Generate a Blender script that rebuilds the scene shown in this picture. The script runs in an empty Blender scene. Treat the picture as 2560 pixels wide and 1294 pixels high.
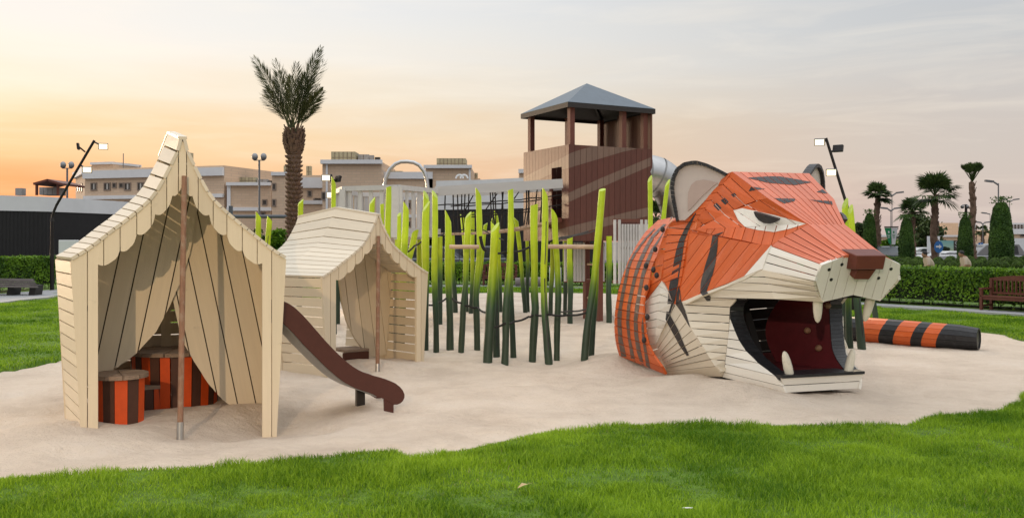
import bpy, bmesh, math, random
import numpy as np
from mathutils import Vector
rnd = random.Random(7)
npr = np.random.RandomState(11)
SC = bpy.context.scene
COL = SC.collection
RAD = math.radians

# ------------------------------------------------------------------ camera
FPX, HZ, EYE = 2400.0, 601.0, 2.0
cam_d = bpy.data.cameras.new("camera")
cam_d.sensor_width = 36.0
cam_d.lens = 36.0 * FPX / 2560.0
cam_d.shift_y = (HZ - 647.0) / 2560.0
cam_d.clip_start, cam_d.clip_end = 0.1, 3000
cam = bpy.data.objects.new("camera", cam_d)
cam.location = (0, 0, EYE)
cam.rotation_euler = (RAD(90), 0, 0)
COL.objects.link(cam)
SC.camera = cam

# ------------------------------------------------------------------ sky, sun, exposure
SUN_AZ, SUN_EL = RAD(-44), RAD(0.6)          # low sun, left of and behind the playground
w = bpy.data.worlds.new("World"); SC.world = w; w.use_nodes = True
nt = w.node_tree; nt.nodes.clear()
def N(t, **k):
    n = nt.nodes.new(t)
    for a, b in k.items(): setattr(n, a, b)
    return n
def L(a, b): nt.links.new(a, b)
def ramp(node, stops):
    cr = node.color_ramp
    while len(cr.elements) > 1: cr.elements.remove(cr.elements[-1])
    cr.elements[0].position, cr.elements[0].color = stops[0][0], (*stops[0][1], 1)
    for p, c in stops[1:]:
        e = cr.elements.new(p); e.color = (*c, 1)
def srgb(r, g, b):
    f = lambda v: (v/255/12.92) if v/255 <= 0.04045 else ((v/255+0.055)/1.055)**2.4
    return (f(r), f(g), f(b))
tc = N('ShaderNodeTexCoord')
sep = N('ShaderNodeSeparateXYZ'); L(tc.outputs['Generated'], sep.inputs[0])
asin = N('ShaderNodeMath', operation='ARCSINE'); L(sep.outputs['Z'], asin.inputs[0])
az = N('ShaderNodeMath', operation='ARCTAN2'); L(sep.outputs['X'], az.inputs[0]); L(sep.outputs['Y'], az.inputs[1])
el = N('ShaderNodeMapRange'); L(asin.outputs[0], el.inputs[0])
el.inputs[1].default_value, el.inputs[2].default_value = 0, math.pi/2
# slow wobble of the height so that the bands are not ruled lines
mp = N('ShaderNodeMapping'); L(tc.outputs['Generated'], mp.inputs[0]); mp.inputs['Scale'].default_value = (2.2, 2.2, 16)
nz = N('ShaderNodeTexNoise'); nz.inputs['Scale'].default_value = 1.6; nz.inputs['Detail'].default_value = 5
L(mp.outputs[0], nz.inputs[0])
wob = N('ShaderNodeMath', operation='MULTIPLY_ADD'); L(nz.outputs[0], wob.inputs[0]); wob.inputs[1].default_value = 0.05
sub = N('ShaderNodeMath', operation='SUBTRACT'); L(el.outputs[0], sub.inputs[0]); sub.inputs[1].default_value = 0.025
L(sub.outputs[0], wob.inputs[2])
left = N('ShaderNodeValToRGB'); right = N('ShaderNodeValToRGB')
d = 1/90.0
ramp(left, [(0.0, srgb(216,130,98)), (2.4*d, srgb(222,152,116)), (4.2*d, srgb(232,186,146)), (6.2*d, srgb(236,206,168)), (8.2*d, srgb(238,224,204)),
            (10.5*d, srgb(240,233,224)), (12.5*d, srgb(236,233,229)), (14.5*d, srgb(232,231,231)), (28*d, (0.98,0.99,1.0)), (1.0, (2.0,2.04,2.08))])
ramp(right, [(0.0, srgb(194,183,180)), (3*d, srgb(200,189,185)), (7*d, srgb(199,191,188)), (11*d, srgb(195,195,197)),
             (14.5*d, srgb(189,194,201)), (28*d, (0.84,0.86,0.90)), (1.0, (2.0,2.04,2.08))])
L(wob.outputs[0], left.inputs[0]); L(wob.outputs[0], right.inputs[0])
azr = N('ShaderNodeMath', operation='SUBTRACT'); L(az.outputs[0], azr.inputs[0]); azr.inputs[1].default_value = SUN_AZ
aab = N('ShaderNodeMath', operation='COSINE'); L(azr.outputs[0], aab.inputs[0])
azm = N('ShaderNodeMapRange'); azm.interpolation_type = 'SMOOTHSTEP'; L(aab.outputs[0], azm.inputs[0])
azm.inputs[1].default_value, azm.inputs[2].default_value = 0.98, 0.30
mixc = N('ShaderNodeMix', data_type='RGBA'); L(azm.outputs[0], mixc.inputs[0]); L(left.outputs[0], mixc.inputs[6]); L(right.outputs[0], mixc.inputs[7])
# thin streaky cirrus
mp2 = N('ShaderNodeMapping'); L(tc.outputs['Generated'], mp2.inputs[0]); mp2.inputs['Scale'].default_value = (3.0, 3.0, 26); mp2.inputs['Rotation'].default_value = (0.03, 0.06, 0)
nz2 = N('ShaderNodeTexNoise'); nz2.inputs['Scale'].default_value = 1.7; nz2.inputs['Detail'].default_value = 8; nz2.inputs['Roughness'].default_value = 0.62
nz2.inputs['Distortion'].default_value = 0.6
L(mp2.outputs[0], nz2.inputs[0])
cm = N('ShaderNodeMapRange'); L(nz2.outputs[0], cm.inputs[0]); cm.inputs[1].default_value, cm.inputs[2].default_value = 0.48, 0.78
cmul = N('ShaderNodeMath', operation='MULTIPLY'); L(cm.outputs[0], cmul.inputs[0]); cmul.inputs[1].default_value = 0.26
mixd = N('ShaderNodeMix', data_type='RGBA'); L(cmul.outputs[0], mixd.inputs[0]); L(mixc.outputs[2], mixd.inputs[6]); mixd.inputs[7].default_value = (*srgb(255,243,226), 1)
bg1 = N('ShaderNodeBackground'); L(mixd.outputs[2], bg1.inputs[0]); bg1.inputs[1].default_value = 0.765
sky = N('ShaderNodeTexSky'); sky.sky_type = 'NISHITA'; sky.sun_disc = False
sky.sun_elevation, sky.sun_rotation = SUN_EL, SUN_AZ
bg2 = N('ShaderNodeBackground'); L(sky.outputs[0], bg2.inputs[0]); bg2.inputs[1].default_value = 0.05
ad = N('ShaderNodeAddShader'); L(bg1.outputs[0], ad.inputs[0]); L(bg2.outputs[0], ad.inputs[1])
wo = N('ShaderNodeOutputWorld'); L(ad.outputs[0], wo.inputs[0])

sl = bpy.data.lights.new("sun", 'SUN'); sl.energy = 1.5; sl.angle = RAD(14); sl.color = (1.0, 0.74, 0.5)
so = bpy.data.objects.new("sun", sl); COL.objects.link(so)
sv = Vector((math.sin(SUN_AZ)*math.cos(SUN_EL), math.cos(SUN_AZ)*math.cos(SUN_EL), math.sin(SUN_EL)))
so.rotation_euler = sv.to_track_quat('Z', 'Y').to_euler()
so.location = sv*60

vs = SC.view_settings
vs.view_transform = 'Standard'; vs.look = 'None'; vs.gamma = 1; vs.use_curve_mapping = False
vs.exposure = 0.40
SC.cycles.max_bounces = 6
SC.cycles.use_denoising = True

# ------------------------------------------------------------------ helpers
def at(px, py, Y):
    return Vector(((px-1280)*Y/FPX, Y, EYE-(py-HZ)*Y/FPX))
def gnd(px, py, z=0.0):
    Y = FPX*(EYE-z)/(py-HZ)
    return Vector(((px-1280)*Y/FPX, Y, z))
def proj(p): return (1280+FPX*p[0]/p[1], HZ-FPX*(p[2]-EYE)/p[1])

class MB:
    """collects faces, builds ONE mesh object"""
    def __init__(s): s.v=[]; s.f=[]; s.m=[]; s.w={}
    def add(s, vs, fs, mi=0):
        o=len(s.v); s.v += [tuple(v) for v in vs]
        for f in fs: s.f.append([o+i for i in f]); s.m.append(mi)
    def slab(s, poly, th, out=None, mi=0, tri=False):
        """prism: poly is the outer face, th goes inwards; out = hint for outward direction"""
        P=[Vector(p) for p in poly]; n=Vector((0,0,0))
        for i in range(len(P)):
            a,b=P[i],P[(i+1)%len(P)]
            n+=Vector(((a.y-b.y)*(a.z+b.z),(a.z-b.z)*(a.x+b.x),(a.x-b.x)*(a.y+b.y)))
        if n.length<1e-9: return
        n.normalize()
        if out is not None and n.dot(Vector(out))<0: P.reverse(); n=-n
        k=len(P); B=[p-n*th for p in P]; o0=len(s.v)
        e=max(((P[(i+1)%k]-P[i]) for i in range(k)),key=lambda q:q.length); ln=e.length; e=e/ln; g=n.cross(e)
        for i,p in enumerate(P+B): s.w[o0+i]=((p-P[0]).dot(e),(p-P[0]).dot(g),0.3*(i>=k))
        if tri:
            s.add(P+B, [[0,i,i+1] for i in range(1,k-1)]+[[k,k+i+1,k+i] for i in range(1,k-1)]+[[ (i+1)%k, i, i+k, (i+1)%k+k] for i in range(k)], mi); return n
        s.add(P+B, [list(range(k)), [2*k-1-i for i in range(k)]]+[[ (i+1)%k, i, i+k, (i+1)%k+k] for i in range(k)], mi)
        return n
    def box(s, c, size, ax=0.0, mi=0):
        cx,cy,cz=c; a,b,h=[q/2 for q in size]; ca,sa=math.cos(ax),math.sin(ax)
        vs=[]
        for dz in (-h,h):
            for dx,dy in ((-a,-b),(a,-b),(a,b),(-a,b)):
                vs.append((cx+dx*ca-dy*sa, cy+dx*sa+dy*ca, cz+dz))
        s.add(vs, [[3,2,1,0],[4,5,6,7],[0,1,5,4],[1,2,6,5],[2,3,7,6],[3,0,4,7]], mi)
    def bar(s, a, b, w, h, mi=0, up=(0,0,1)):
        a,b=Vector(a),Vector(b); d=(b-a).normalized(); u=Vector(up)
        x=d.cross(u)
        if x.length<1e-4: x=d.cross(Vector((0,1,0)))
        x.normalize(); y=x.cross(d).normalized()
        vs=[p+x*(i*w/2)+y*(j*h/2) for p in (a,b) for i,j in ((-1,-1),(1,-1),(1,1),(-1,1))]
        s.add(vs, [[3,2,1,0],[4,5,6,7],[0,1,5,4],[1,2,6,5],[2,3,7,6],[3,0,4,7]], mi)
    def tube(s, path, rad, n=8, mi=0, cap=True, cut=None):
        P=[Vector(p) for p in path]; m=len(P)
        if not hasattr(rad,'__len__'): rad=[rad]*m
        o=len(s.v); prev=None
        for i in range(m):
            d=(P[min(i+1,m-1)]-P[max(i-1,0)]).normalized()
            if prev is None:
                x=d.cross(Vector((0,0,1)))
                if x.length<0.1: x=Vector((1,0,0))-d*d.x
                x.normalize()
            else:
                x=(prev-d*prev.dot(d)).normalized()
            prev=x; y=d.cross(x)
            for k in range(n):
                a=2*math.pi*k/n
                q=P[i]+(x*math.cos(a)+y*math.sin(a))*rad[i]
                if cut and i==m-1: q=q+d*(rad[i]*cut[0]*math.cos(a-cut[1]))
                s.v.append(tuple(q))
        for i in range(m-1):
            for k in range(n):
                s.f.append([o+i*n+k, o+i*n+(k+1)%n, o+(i+1)*n+(k+1)%n, o+(i+1)*n+k]); s.m.append(mi)
        if cap:
            s.f.append([o+k for k in range(n)][::-1]); s.m.append(mi)
            s.f.append([o+(m-1)*n+k for k in range(n)]); s.m.append(1 if cut else mi)
    def lathe(s, c, prof, n=12, mi=0):
        o=len(s.v); c=Vector(c)
        for r,z in prof:
            for k in range(n):
                a=2*math.pi*k/n; s.v.append((c.x+r*math.cos(a), c.y+r*math.sin(a), c.z+z))
        for i in range(len(prof)-1):
            for k in range(n):
                s.f.append([o+i*n+k,o+i*n+(k+1)%n,o+(i+1)*n+(k+1)%n,o+(i+1)*n+k]); s.m.append(mi)
        s.f.append([o+k for k in range(n)][::-1]); s.m.append(mi)
        s.f.append([o+(len(prof)-1)*n+k for k in range(n)]); s.m.append(mi)
    def ball(s, c, r, seg=10, ring=7, mi=0):
        rx,ry,rz = r if hasattr(r,'__len__') else (r,r,r)
        o=len(s.v)
        for i in range(1,ring):
            th=math.pi*i/ring
            for k in range(seg):
                a=2*math.pi*k/seg; s.v.append((c[0]+rx*math.sin(th)*math.cos(a), c[1]+ry*math.sin(th)*math.sin(a), c[2]+rz*math.cos(th)))
        t=len(s.v); s.v+= [(c[0],c[1],c[2]+rz),(c[0],c[1],c[2]-rz)]
        for i in range(ring-2):
            for k in range(seg):
                s.f.append([o+i*seg+k,o+(i+1)*seg+k,o+(i+1)*seg+(k+1)%seg,o+i*seg+(k+1)%seg]); s.m.append(mi)
        for k in range(seg):
            s.f.append([t,o+k,o+(k+1)%seg]); s.m.append(mi)
            q=o+(ring-2)*seg; s.f.append([t+1,q+(k+1)%seg,q+k]); s.m.append(mi)
    def build(s, name, mats, parent=None, smooth=False, bevel=0):
        org=Vector((0,0,0)); p=parent
        while p is not None: org+=p.location; p=p.parent
        me=bpy.data.meshes.new(name)
        me.from_pydata([(v[0]-org.x,v[1]-org.y,v[2]-org.z) for v in s.v], [], s.f)
        if not isinstance(mats,(list,tuple)): mats=[mats]
        for m in mats: me.materials.append(m)
        if len(mats)>1: me.polygons.foreach_set('material_index', np.array(s.m,dtype=np.int32))
        if smooth: me.polygons.foreach_set('use_smooth', np.ones(len(s.f),dtype=bool))
        ab=me.attributes.new('bd','FLOAT_VECTOR','POINT'); ab.data.foreach_set('vector',np.array([s.w.get(i,v) for i,v in enumerate(s.v)],dtype=np.float32).ravel())
        me.update()
        o=bpy.data.objects.new(name, me); COL.objects.link(o)
        if parent is not None: o.parent=parent
        if smooth:
            try: me.set_sharp_from_angle(angle=RAD(42))
            except Exception: pass
        if bevel:
            b=o.modifiers.new('edge','BEVEL'); b.width=bevel; b.segments=1; b.limit_method='ANGLE'; b.angle_limit=RAD(50)
        return o

def tag(o, label=None, cat=None, group=None, kind=None):
    if label: o['label']=label
    if cat: o['category']=cat
    if group: o['group']=group
    if kind: o['kind']=kind
    return o
def thing(name, label, cat, loc=(0,0,0), group=None):
    o=bpy.data.objects.new(name,None); COL.objects.link(o); o.location=loc; o.empty_display_size=0.2
    return tag(o,label,cat,group)
def copy_thing(src, loc, label=None, group=None, rotz=0, scale=None):
    kids={}
    for o in bpy.data.objects:
        if o.parent: kids.setdefault(o.parent.name,[]).append(o)
    def rec(o,par):
        c=o.copy(); COL.objects.link(c)
        if par is not None: c.parent=par
        for k in kids.get(o.name,[]): rec(k,c)
        return c
    c=rec(src,None); c.location=loc; c.rotation_euler=(0,0,rotz)
    if scale: c.scale=(scale,)*3 if not hasattr(scale,'__len__') else scale
    if label: c['label']=label
    if group: c['group']=group
    return c

# ------------------------------------------------------------------ materials
def mat(name, col, rough=0.6, var=0.10, bump=0.15, scale=9.0, metal=0.0, spec=0.4, rand=0.08, dirt=None, emit=None, grain=None, board=False):
    m=bpy.data.materials.new(name); m.use_nodes=True; t=m.node_tree; b=t.nodes['Principled BSDF']
    b.inputs['Roughness'].default_value=rough; b.inputs['Metallic'].default_value=metal
    b.inputs['Specular IOR Level'].default_value=spec
    if emit:
        b.inputs['Emission Color'].default_value=(*emit[0],1); b.inputs['Emission Strength'].default_value=emit[1]
    c0=(*col,1)
    co=t.nodes.new('ShaderNodeTexCoord'); no=t.nodes.new('ShaderNodeTexNoise'); no.inputs['Scale'].default_value=scale; no.inputs['Detail'].default_value=6; no.inputs['Roughness'].default_value=0.65
    src=co.outputs['Object']; oi=t.nodes.new('ShaderNodeObjectInfo')
    if board:
        ba=t.nodes.new('ShaderNodeAttribute'); ba.attribute_name='bd'; bo=t.nodes.new('ShaderNodeVectorMath'); bo.operation='MULTIPLY_ADD'
        cb=t.nodes.new('ShaderNodeCombineXYZ'); cb.inputs[0].default_value=31; cb.inputs[1].default_value=17; cb.inputs[2].default_value=7
        t.links.new(oi.outputs['Random'],bo.inputs[0]); t.links.new(cb.outputs[0],bo.inputs[1]); t.links.new(ba.outputs['Vector'],bo.inputs[2]); src=bo.outputs[0]; grain=(0.16,2.6,1); 
    if grain:
        mpn=t.nodes.new('ShaderNodeMapping'); mpn.inputs['Scale'].default_value=grain; t.links.new(src,mpn.inputs[0]); src=mpn.outputs[0]
    t.links.new(src,no.inputs[0])
    r1=t.nodes.new('ShaderNodeMapRange'); r1.inputs[1].default_value=0.3; r1.inputs[2].default_value=0.7; r1.inputs[3].default_value=1-var; r1.inputs[4].default_value=1+var
    t.links.new(no.outputs[0],r1.inputs[0])
    r2=t.nodes.new('ShaderNodeMapRange'); r2.inputs[3].default_value=1-rand; r2.inputs[4].default_value=1+rand
    t.links.new(oi.outputs['Random'],r2.inputs[0])
    mu=t.nodes.new('ShaderNodeMath'); mu.operation='MULTIPLY'; t.links.new(r1.outputs[0],mu.inputs[0]); t.links.new(r2.outputs[0],mu.inputs[1])
    vm=t.nodes.new('ShaderNodeVectorMath'); vm.operation='SCALE'; vm.inputs[0].default_value=col; t.links.new(mu.outputs[0],vm.inputs['Scale'])
    out=vm.outputs[0]
    if dirt:
        n2=t.nodes.new('ShaderNodeTexNoise'); n2.inputs['Scale'].default_value=dirt[1]; n2.inputs['Detail'].default_value=8; n2.inputs['Roughness'].default_value=0.7
        t.links.new(co.outputs['Object'],n2.inputs[0])
        r3=t.nodes.new('ShaderNodeMapRange'); r3.inputs[1].default_value=dirt[2]; r3.inputs[2].default_value=dirt[2]+0.16; t.links.new(n2.outputs[0],r3.inputs[0])
        mm=t.nodes.new('ShaderNodeMath'); mm.operation='MULTIPLY'; mm.inputs[1].default_value=dirt[3]; t.links.new(r3.outputs[0],mm.inputs[0])
        mx=t.nodes.new('ShaderNodeMix'); mx.data_type='RGBA'; t.links.new(mm.outputs[0],mx.inputs[0]); t.links.new(out,mx.inputs[6]); mx.inputs[7].default_value=(*dirt[0],1); out=mx.outputs[2]
    t.links.new(out,b.inputs['Base Color'])
    m['out']='x'
    if bump:
        n3=t.nodes.new('ShaderNodeTexNoise'); n3.inputs['Scale'].default_value=scale*5; n3.inputs['Detail'].default_value=4
        t.links.new(src,n3.inputs[0])
        bp=t.nodes.new('ShaderNodeBump'); bp.inputs['Strength'].default_value=bump; bp.inputs['Distance'].default_value=0.01
        t.links.new(n3.outputs[0],bp.inputs['Height']); t.links.new(bp.outputs[0],b.inputs['Normal'])
    return m
M={}
M['cream']=mat('cream_paint',(0.67,0.57,0.415),0.5,0.035,0.12,9,rand=.09,dirt=((0.36,0.30,0.22),9,0.62,0.4),board=True)
M['roofcream']=mat('roof_cream_paint',(0.66,0.59,0.47),0.42,0.05,0.12,9,rand=.08,dirt=((0.44,0.39,0.32),9,0.6,0.4),board=True)
M['white']=mat('white_paint',(0.74,0.70,0.625),0.45,0.03,0.1,6,dirt=((0.40,0.36,0.30),16,0.64,0.5),board=True)
M['tigershade']=mat('tiger_white_shaded',(0.64,0.57,0.455),0.5,0.03,0.1,6,dirt=((0.36,0.31,0.25),16,0.64,0.45),board=True)  # the white paint again, shade of the lower facets put into its colour
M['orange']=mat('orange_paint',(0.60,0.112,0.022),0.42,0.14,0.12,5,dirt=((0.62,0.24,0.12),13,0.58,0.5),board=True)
M['orangesheen']=mat('orange_paint_sheen',(0.61,0.150,0.070),0.38,0.12,0.12,5,dirt=((0.62,0.26,0.16),12,0.57,0.5),board=True)  # same orange made pinker and lighter: sky sheen painted into the top planks
M['orangeslat']=mat('orange_slat',(0.62,0.075,0.008),0.6,0.1,0.12,8)
M['brownslat']=mat('brown_slat',(0.075,0.030,0.018),0.6,0.1,0.12,8)
M['stripe']=mat('black_stripe_paint',(0.030,0.028,0.030),0.5,0.25,0.1,8,dirt=((0.16,0.12,0.10),14,0.58,0.5))
M['black']=mat('black_board',(0.016,0.016,0.018),0.4,0.25,0.1,9,dirt=((0.06,0.07,0.08),16,0.55,0.5))
M['nose']=mat('nose_brown',(0.14,0.034,0.020),0.5,0.1,0.1,8)
M['deepred']=mat('deep_red',(0.105,0.009,0.012),0.6,0.15,0.1,6)
M['inside']=mat('unlit_inside',(0.012,0.010,0.010),0.8,0.2,0.1,6)  # near-black colour stands in for the lack of light inside the head
M['tooth']=mat('tooth_paint',(0.66,0.61,0.50),0.4,0.06,0.06,9,dirt=((0.35,0.28,0.2),12,0.58,0.5))
M['earinner']=mat('ear_grey',(0.56,0.48,0.43),0.6,0.05,0.05,6)
M['earpink']=mat('ear_pink',(0.47,0.36,0.31),0.6,0.05,0.05,6)
M['hold']=mat('hold_dark',(0.03,0.025,0.025),0.6,0.2,0.1,9)
M['holdtan']=mat('hold_tan',(0.25,0.13,0.07),0.6,0.2,0.1,9)
M['pole']=mat('weathered_pole',(0.24,0.125,0.075),0.65,0.25,0.25,10,grain=(6,6,0.6),dirt=((0.33,0.25,0.18),9,0.5,0.7))
M['steel']=mat('steel',(0.46,0.46,0.46),0.32,0.05,0.02,8,metal=1.0)
M['greymetal']=mat('grey_metal',(0.28,0.28,0.28),0.45,0.06,0.03,8,metal=0.6)
M['wornwood']=mat('worn_wood',(0.25,0.18,0.13),0.75,0.3,0.3,9,grain=(1,6,6),board=True)
M['bridgewood']=mat('bridge_wood',(0.48,0.34,0.24),0.7,0.2,0.2,9,board=True)
M['slidebrown']=mat('slide_brown',(0.070,0.020,0.013),0.55,0.08,0.06,12,dirt=((0.17,0.08,0.06),30,0.6,0.4))
M['towerpost']=mat('tower_post',(0.15,0.048,0.032),0.55,0.12,0.1,8,grain=(6,6,0.7))
M['roofmetal']=mat('roof_metal',(0.085,0.115,0.145),0.42,0.1,0.04,5,metal=0.2)
M['darktrim']=mat('dark_trim',(0.03,0.025,0.023),0.6,0.15,0.1,8)
M['railwhite']=mat('rail_white',(0.57,0.555,0.54),0.5,0.06,0.1,7,dirt=((0.36,0.34,0.32),14,0.62,0.5),board=True)
M['rope']=mat('rope_black',(0.018,0.016,0.016),0.8,0.2,0.2,40)
M['iron']=mat('black_iron',(0.014,0.011,0.011),0.35,0.1,0.02,8)
M['polegrey']=mat('pole_grey',(0.17,0.17,0.175),0.5,0.08,0.02,8)
M['beamgrey']=mat('beam_grey',(0.10,0.11,0.125),0.5,0.08,0.02,8)
M['benchwood']=mat('bench_wood',(0.115,0.036,0.022),0.5,0.2,0.1,8)
M['benchdark']=mat('bench_dark',(0.17,0.145,0.135),0.6,0.2,0.1,8)
M['glow']=mat('lamp_glass_lit',(0.9,0.8,0.6),0.4,0,0,8,emit=((1.0,0.80,0.48),1.5))
M['lampoff']=mat('lamp_glass_off',(0.10,0.11,0.13),0.15,0,0,8)
M['bwhite']=mat('building_white',(0.72,0.72,0.73),0.7,0.05,0.05,1.2,rand=0.02)
M['brick']=None
M['bdark']=mat('dark_glass',(0.05,0.045,0.04),0.2,0.1,0,2)
M['bframe']=mat('window_frame',(0.26,0.20,0.16),0.6,0.05,0,3)
M['blind']=mat('window_blind',(0.52,0.49,0.45),0.6,0.05,0,3)
M['tank']=mat('water_tank',(0.40,0.36,0.235),0.6,0.12,0.05,2)
M['tankgrey']=mat('grey_tank',(0.34,0.33,0.32),0.6,0.12,0.05,2)
M['slatblack']=mat('black_cladding',(0.020,0.019,0.020),0.55,0.12,0.05,3)
M['asphalt']=mat('asphalt',(0.06,0.06,0.062),0.85,0.15,0.1,6)
M['pave']=None
M['skin']=mat('skin',(0.30,0.16,0.10),0.6,0.05,0,8)
M['hair']=mat('hair',(0.012,0.010,0.010),0.6,0.1,0,8)
M['shirt']=mat('beige_shirt',(0.50,0.40,0.32),0.8,0.08,0.05,8)
M['trousers']=mat('dark_trousers',(0.05,0.05,0.055),0.8,0.1,0.05,8)
M['tyre']=mat('tyre',(0.02,0.02,0.02),0.8,0.1,0,8)
M['glass']=mat('car_glass',(0.03,0.035,0.04),0.1,0.05,0,4,spec=0.6)
M['green_banner']=mat('banner_green',(0.015,0.22,0.08),0.7,0.05,0,3)
M['banner_white']=mat('banner_white',(0.62,0.62,0.63),0.7,0.05,0,3)
M['blue']=mat('sign_blue',(0.03,0.14,0.38),0.5,0.05,0,3)
M['signwhite']=mat('sign_white',(0.75,0.75,0.75),0.5,0.02,0,3)
M['bark']=mat('palm_bark',(0.16,0.10,0.068),0.85,0.3,0.4,14)
M['boot']=mat('palm_boot',(0.155,0.092,0.062),0.85,0.35,0.3,9,rand=0.2)
M['twig']=mat('twig',(0.12,0.09,0.07),0.85,0.2,0.2,9)

def leafmat(name, c1, c2, rough=0.55, trans=0.3, nscale=0.9):
    m=bpy.data.materials.new(name); m.use_nodes=True; t=m.node_tree; b=t.nodes['Principled BSDF']
    g=t.nodes.new('ShaderNodeNewGeometry'); co=t.nodes.new('ShaderNodeTexCoord'); no=t.nodes.new('ShaderNodeTexNoise'); no.inputs['Scale'].default_value=nscale; no.inputs['Detail'].default_value=3
    t.links.new(co.outputs['Object'],no.inputs[0])
    ad=t.nodes.new('ShaderNodeMath'); ad.operation='ADD'; t.links.new(g.outputs['Random Per Island'],ad.inputs[0])
    mr=t.nodes.new('ShaderNodeMapRange'); mr.inputs[1].default_value=0.3; mr.inputs[2].default_value=0.7; mr.inputs[3].default_value=-0.5; mr.inputs[4].default_value=0.5
    t.links.new(no.outputs[0],mr.inputs[0]); t.links.new(mr.outputs[0],ad.inputs[1])
    mx=t.nodes.new('ShaderNodeMix'); mx.data_type='RGBA'; t.links.new(ad.outputs[0],mx.inputs[0]); mx.inputs[6].default_value=(*c1,1); mx.inputs[7].default_value=(*c2,1)
    t.links.new(mx.outputs[2],b.inputs['Base Color']); b.inputs['Roughness'].default_value=rough; b.inputs['Specular IOR Level'].default_value=0.25
    if trans:
        tr=t.nodes.new('ShaderNodeBsdfTranslucent'); t.links.new(mx.outputs[2],tr.inputs[0])
        ms=t.nodes.new('ShaderNodeMixShader'); ms.inputs[0].default_value=trans
        t.links.new(b.outputs[0],ms.inputs[1]); t.links.new(tr.outputs[0],ms.inputs[2]); t.links.new(ms.outputs[0],t.nodes['Material Output'].inputs[0])
    return m
M['hedge']=leafmat('hedge_leaf',(0.042,0.11,0.010),(0.20,0.36,0.022),0.5,0.3)
M['hedgecore']=mat('hedge_core',(0.012,0.02,0.006),0.9,0.2,0.2,4)
M['topiary']=leafmat('topiary_leaf',(0.026,0.065,0.012),(0.085,0.165,0.026),0.55,0.2)
M['ballshrub']=leafmat('ball_shrub_leaf',(0.05,0.095,0.016),(0.13,0.22,0.034),0.55,0.25)
M['treeleaf']=leafmat('far_tree_leaf',(0.025,0.045,0.014),(0.075,0.11,0.030),0.6,0.2)
M['palmleaf']=leafmat('date_palm_leaf',(0.045,0.058,0.020),(0.15,0.155,0.062),0.5,0.2)
M['fanleaf']=leafmat('fan_palm_leaf',(0.026,0.055,0.016),(0.085,0.13,0.034),0.5,0.25)
M['grass']=leafmat('grass_blade',(0.072,0.18,0.005),(0.33,0.50,0.028),0.5,0.4,0.8)
M['drygrass']=leafmat('dry_blade',(0.30,0.22,0.10),(0.40,0.34,0.16),0.7,0.3)

def brickmat():
    m=bpy.data.materials.new('sand_brick'); m.use_nodes=True; t=m.node_tree; b=t.nodes['Principled BSDF']; b.inputs['Roughness'].default_value=0.8
    co=t.nodes.new('ShaderNodeTexCoord'); mp=t.nodes.new('ShaderNodeMapping'); mp.inputs['Rotation'].default_value=(RAD(90),0,0)
    t.links.new(co.outputs['Object'],mp.inputs[0])
    br=t.nodes.new('ShaderNodeTexBrick'); br.inputs['Scale'].default_value=1.0; br.inputs['Brick Width'].default_value=0.9; br.inputs['Row Height'].default_value=0.3; br.inputs['Mortar Size'].default_value=0.03
    br.inputs['Color1'].default_value=(0.60,0.44,0.305,1); br.inputs['Color2'].default_value=(0.65,0.48,0.34,1); br.inputs['Mortar'].default_value=(0.54,0.41,0.30,1)
    t.links.new(mp.outputs[0],br.inputs[0]); t.links.new(br.outputs[0],b.inputs['Base Color'])
    return m
M['brick']=brickmat()
def pavemat():
    m=bpy.data.materials.new('paving'); m.use_nodes=True; t=m.node_tree; b=t.nodes['Principled BSDF']; b.inputs['Roughness'].default_value=0.85
    co=t.nodes.new('ShaderNodeTexCoord'); br=t.nodes.new('ShaderNodeTexBrick'); br.inputs['Scale'].default_value=1.0; br.inputs['Brick Width'].default_value=0.4; br.inputs['Row Height'].default_value=0.2; br.inputs['Mortar Size'].default_value=0.008
    br.inputs['Color1'].default_value=(0.27,0.28,0.29,1); br.inputs['Color2'].default_value=(0.33,0.33,0.34,1); br.inputs['Mortar'].default_value=(0.15,0.15,0.15,1)
    t.links.new(co.outputs['Object'],br.inputs[0]); t.links.new(br.outputs[0],b.inputs['Base Color'])
    return m
M['pave']=pavemat()

# ------------------------------------------------------------------ ground: sandpit, lawns, path
def vnoise(x,y,s,seed=0):
    xs=np.asarray(x)*s+seed*17.3; ys=np.asarray(y)*s+seed*5.7
    xi=np.floor(xs); yi=np.floor(ys); fx=xs-xi; fy=ys-yi; fx=fx*fx*(3-2*fx); fy=fy*fy*(3-2*fy)
    def h(a,b):
        q=np.sin(a*127.1+b*311.7+seed*74.7)*43758.5453
        return q-np.floor(q)
    return (h(xi,yi)*(1-fx)+h(xi+1,yi)*fx)*(1-fy)+(h(xi,yi+1)*(1-fx)+h(xi+1,yi+1)*fx)*fy
def fbm(x,y,s,seed=0,o=3):
    r=0;a=1;n=0
    for i in range(o): r=r+a*vnoise(x,y,s*2**i,seed+i); n+=a; a*=0.5
    return r/n-0.5
BUMPS=[(-4.75,9.9,0.10,0.7),(-4.1,9.7,0.04,0.8),(-2.55,10.55,-0.15,0.75),(-3.4,9.9,-0.07,0.5),(-1.75,11.35,0.02,0.55),(-2.6,11.3,-0.04,0.7),
       (1.75,15.4,0.20,0.75),(2.3,14.7,0.03,0.5),(3.1,11.9,0.05,0.7),(4.3,11.9,0.05,0.6),(-3.2,11.3,0.08,0.6),(-1.9,15.2,0.07,0.6),(2.72,12.85,0.12,0.75),(2.45,13.5,0.09,0.7),(3.1,12.3,0.07,0.6),(2.62,15.75,0.05,0.5),(-2.45,15.5,0.09,0.6)]
_r=random.Random(77); DIMP=[]
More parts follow.
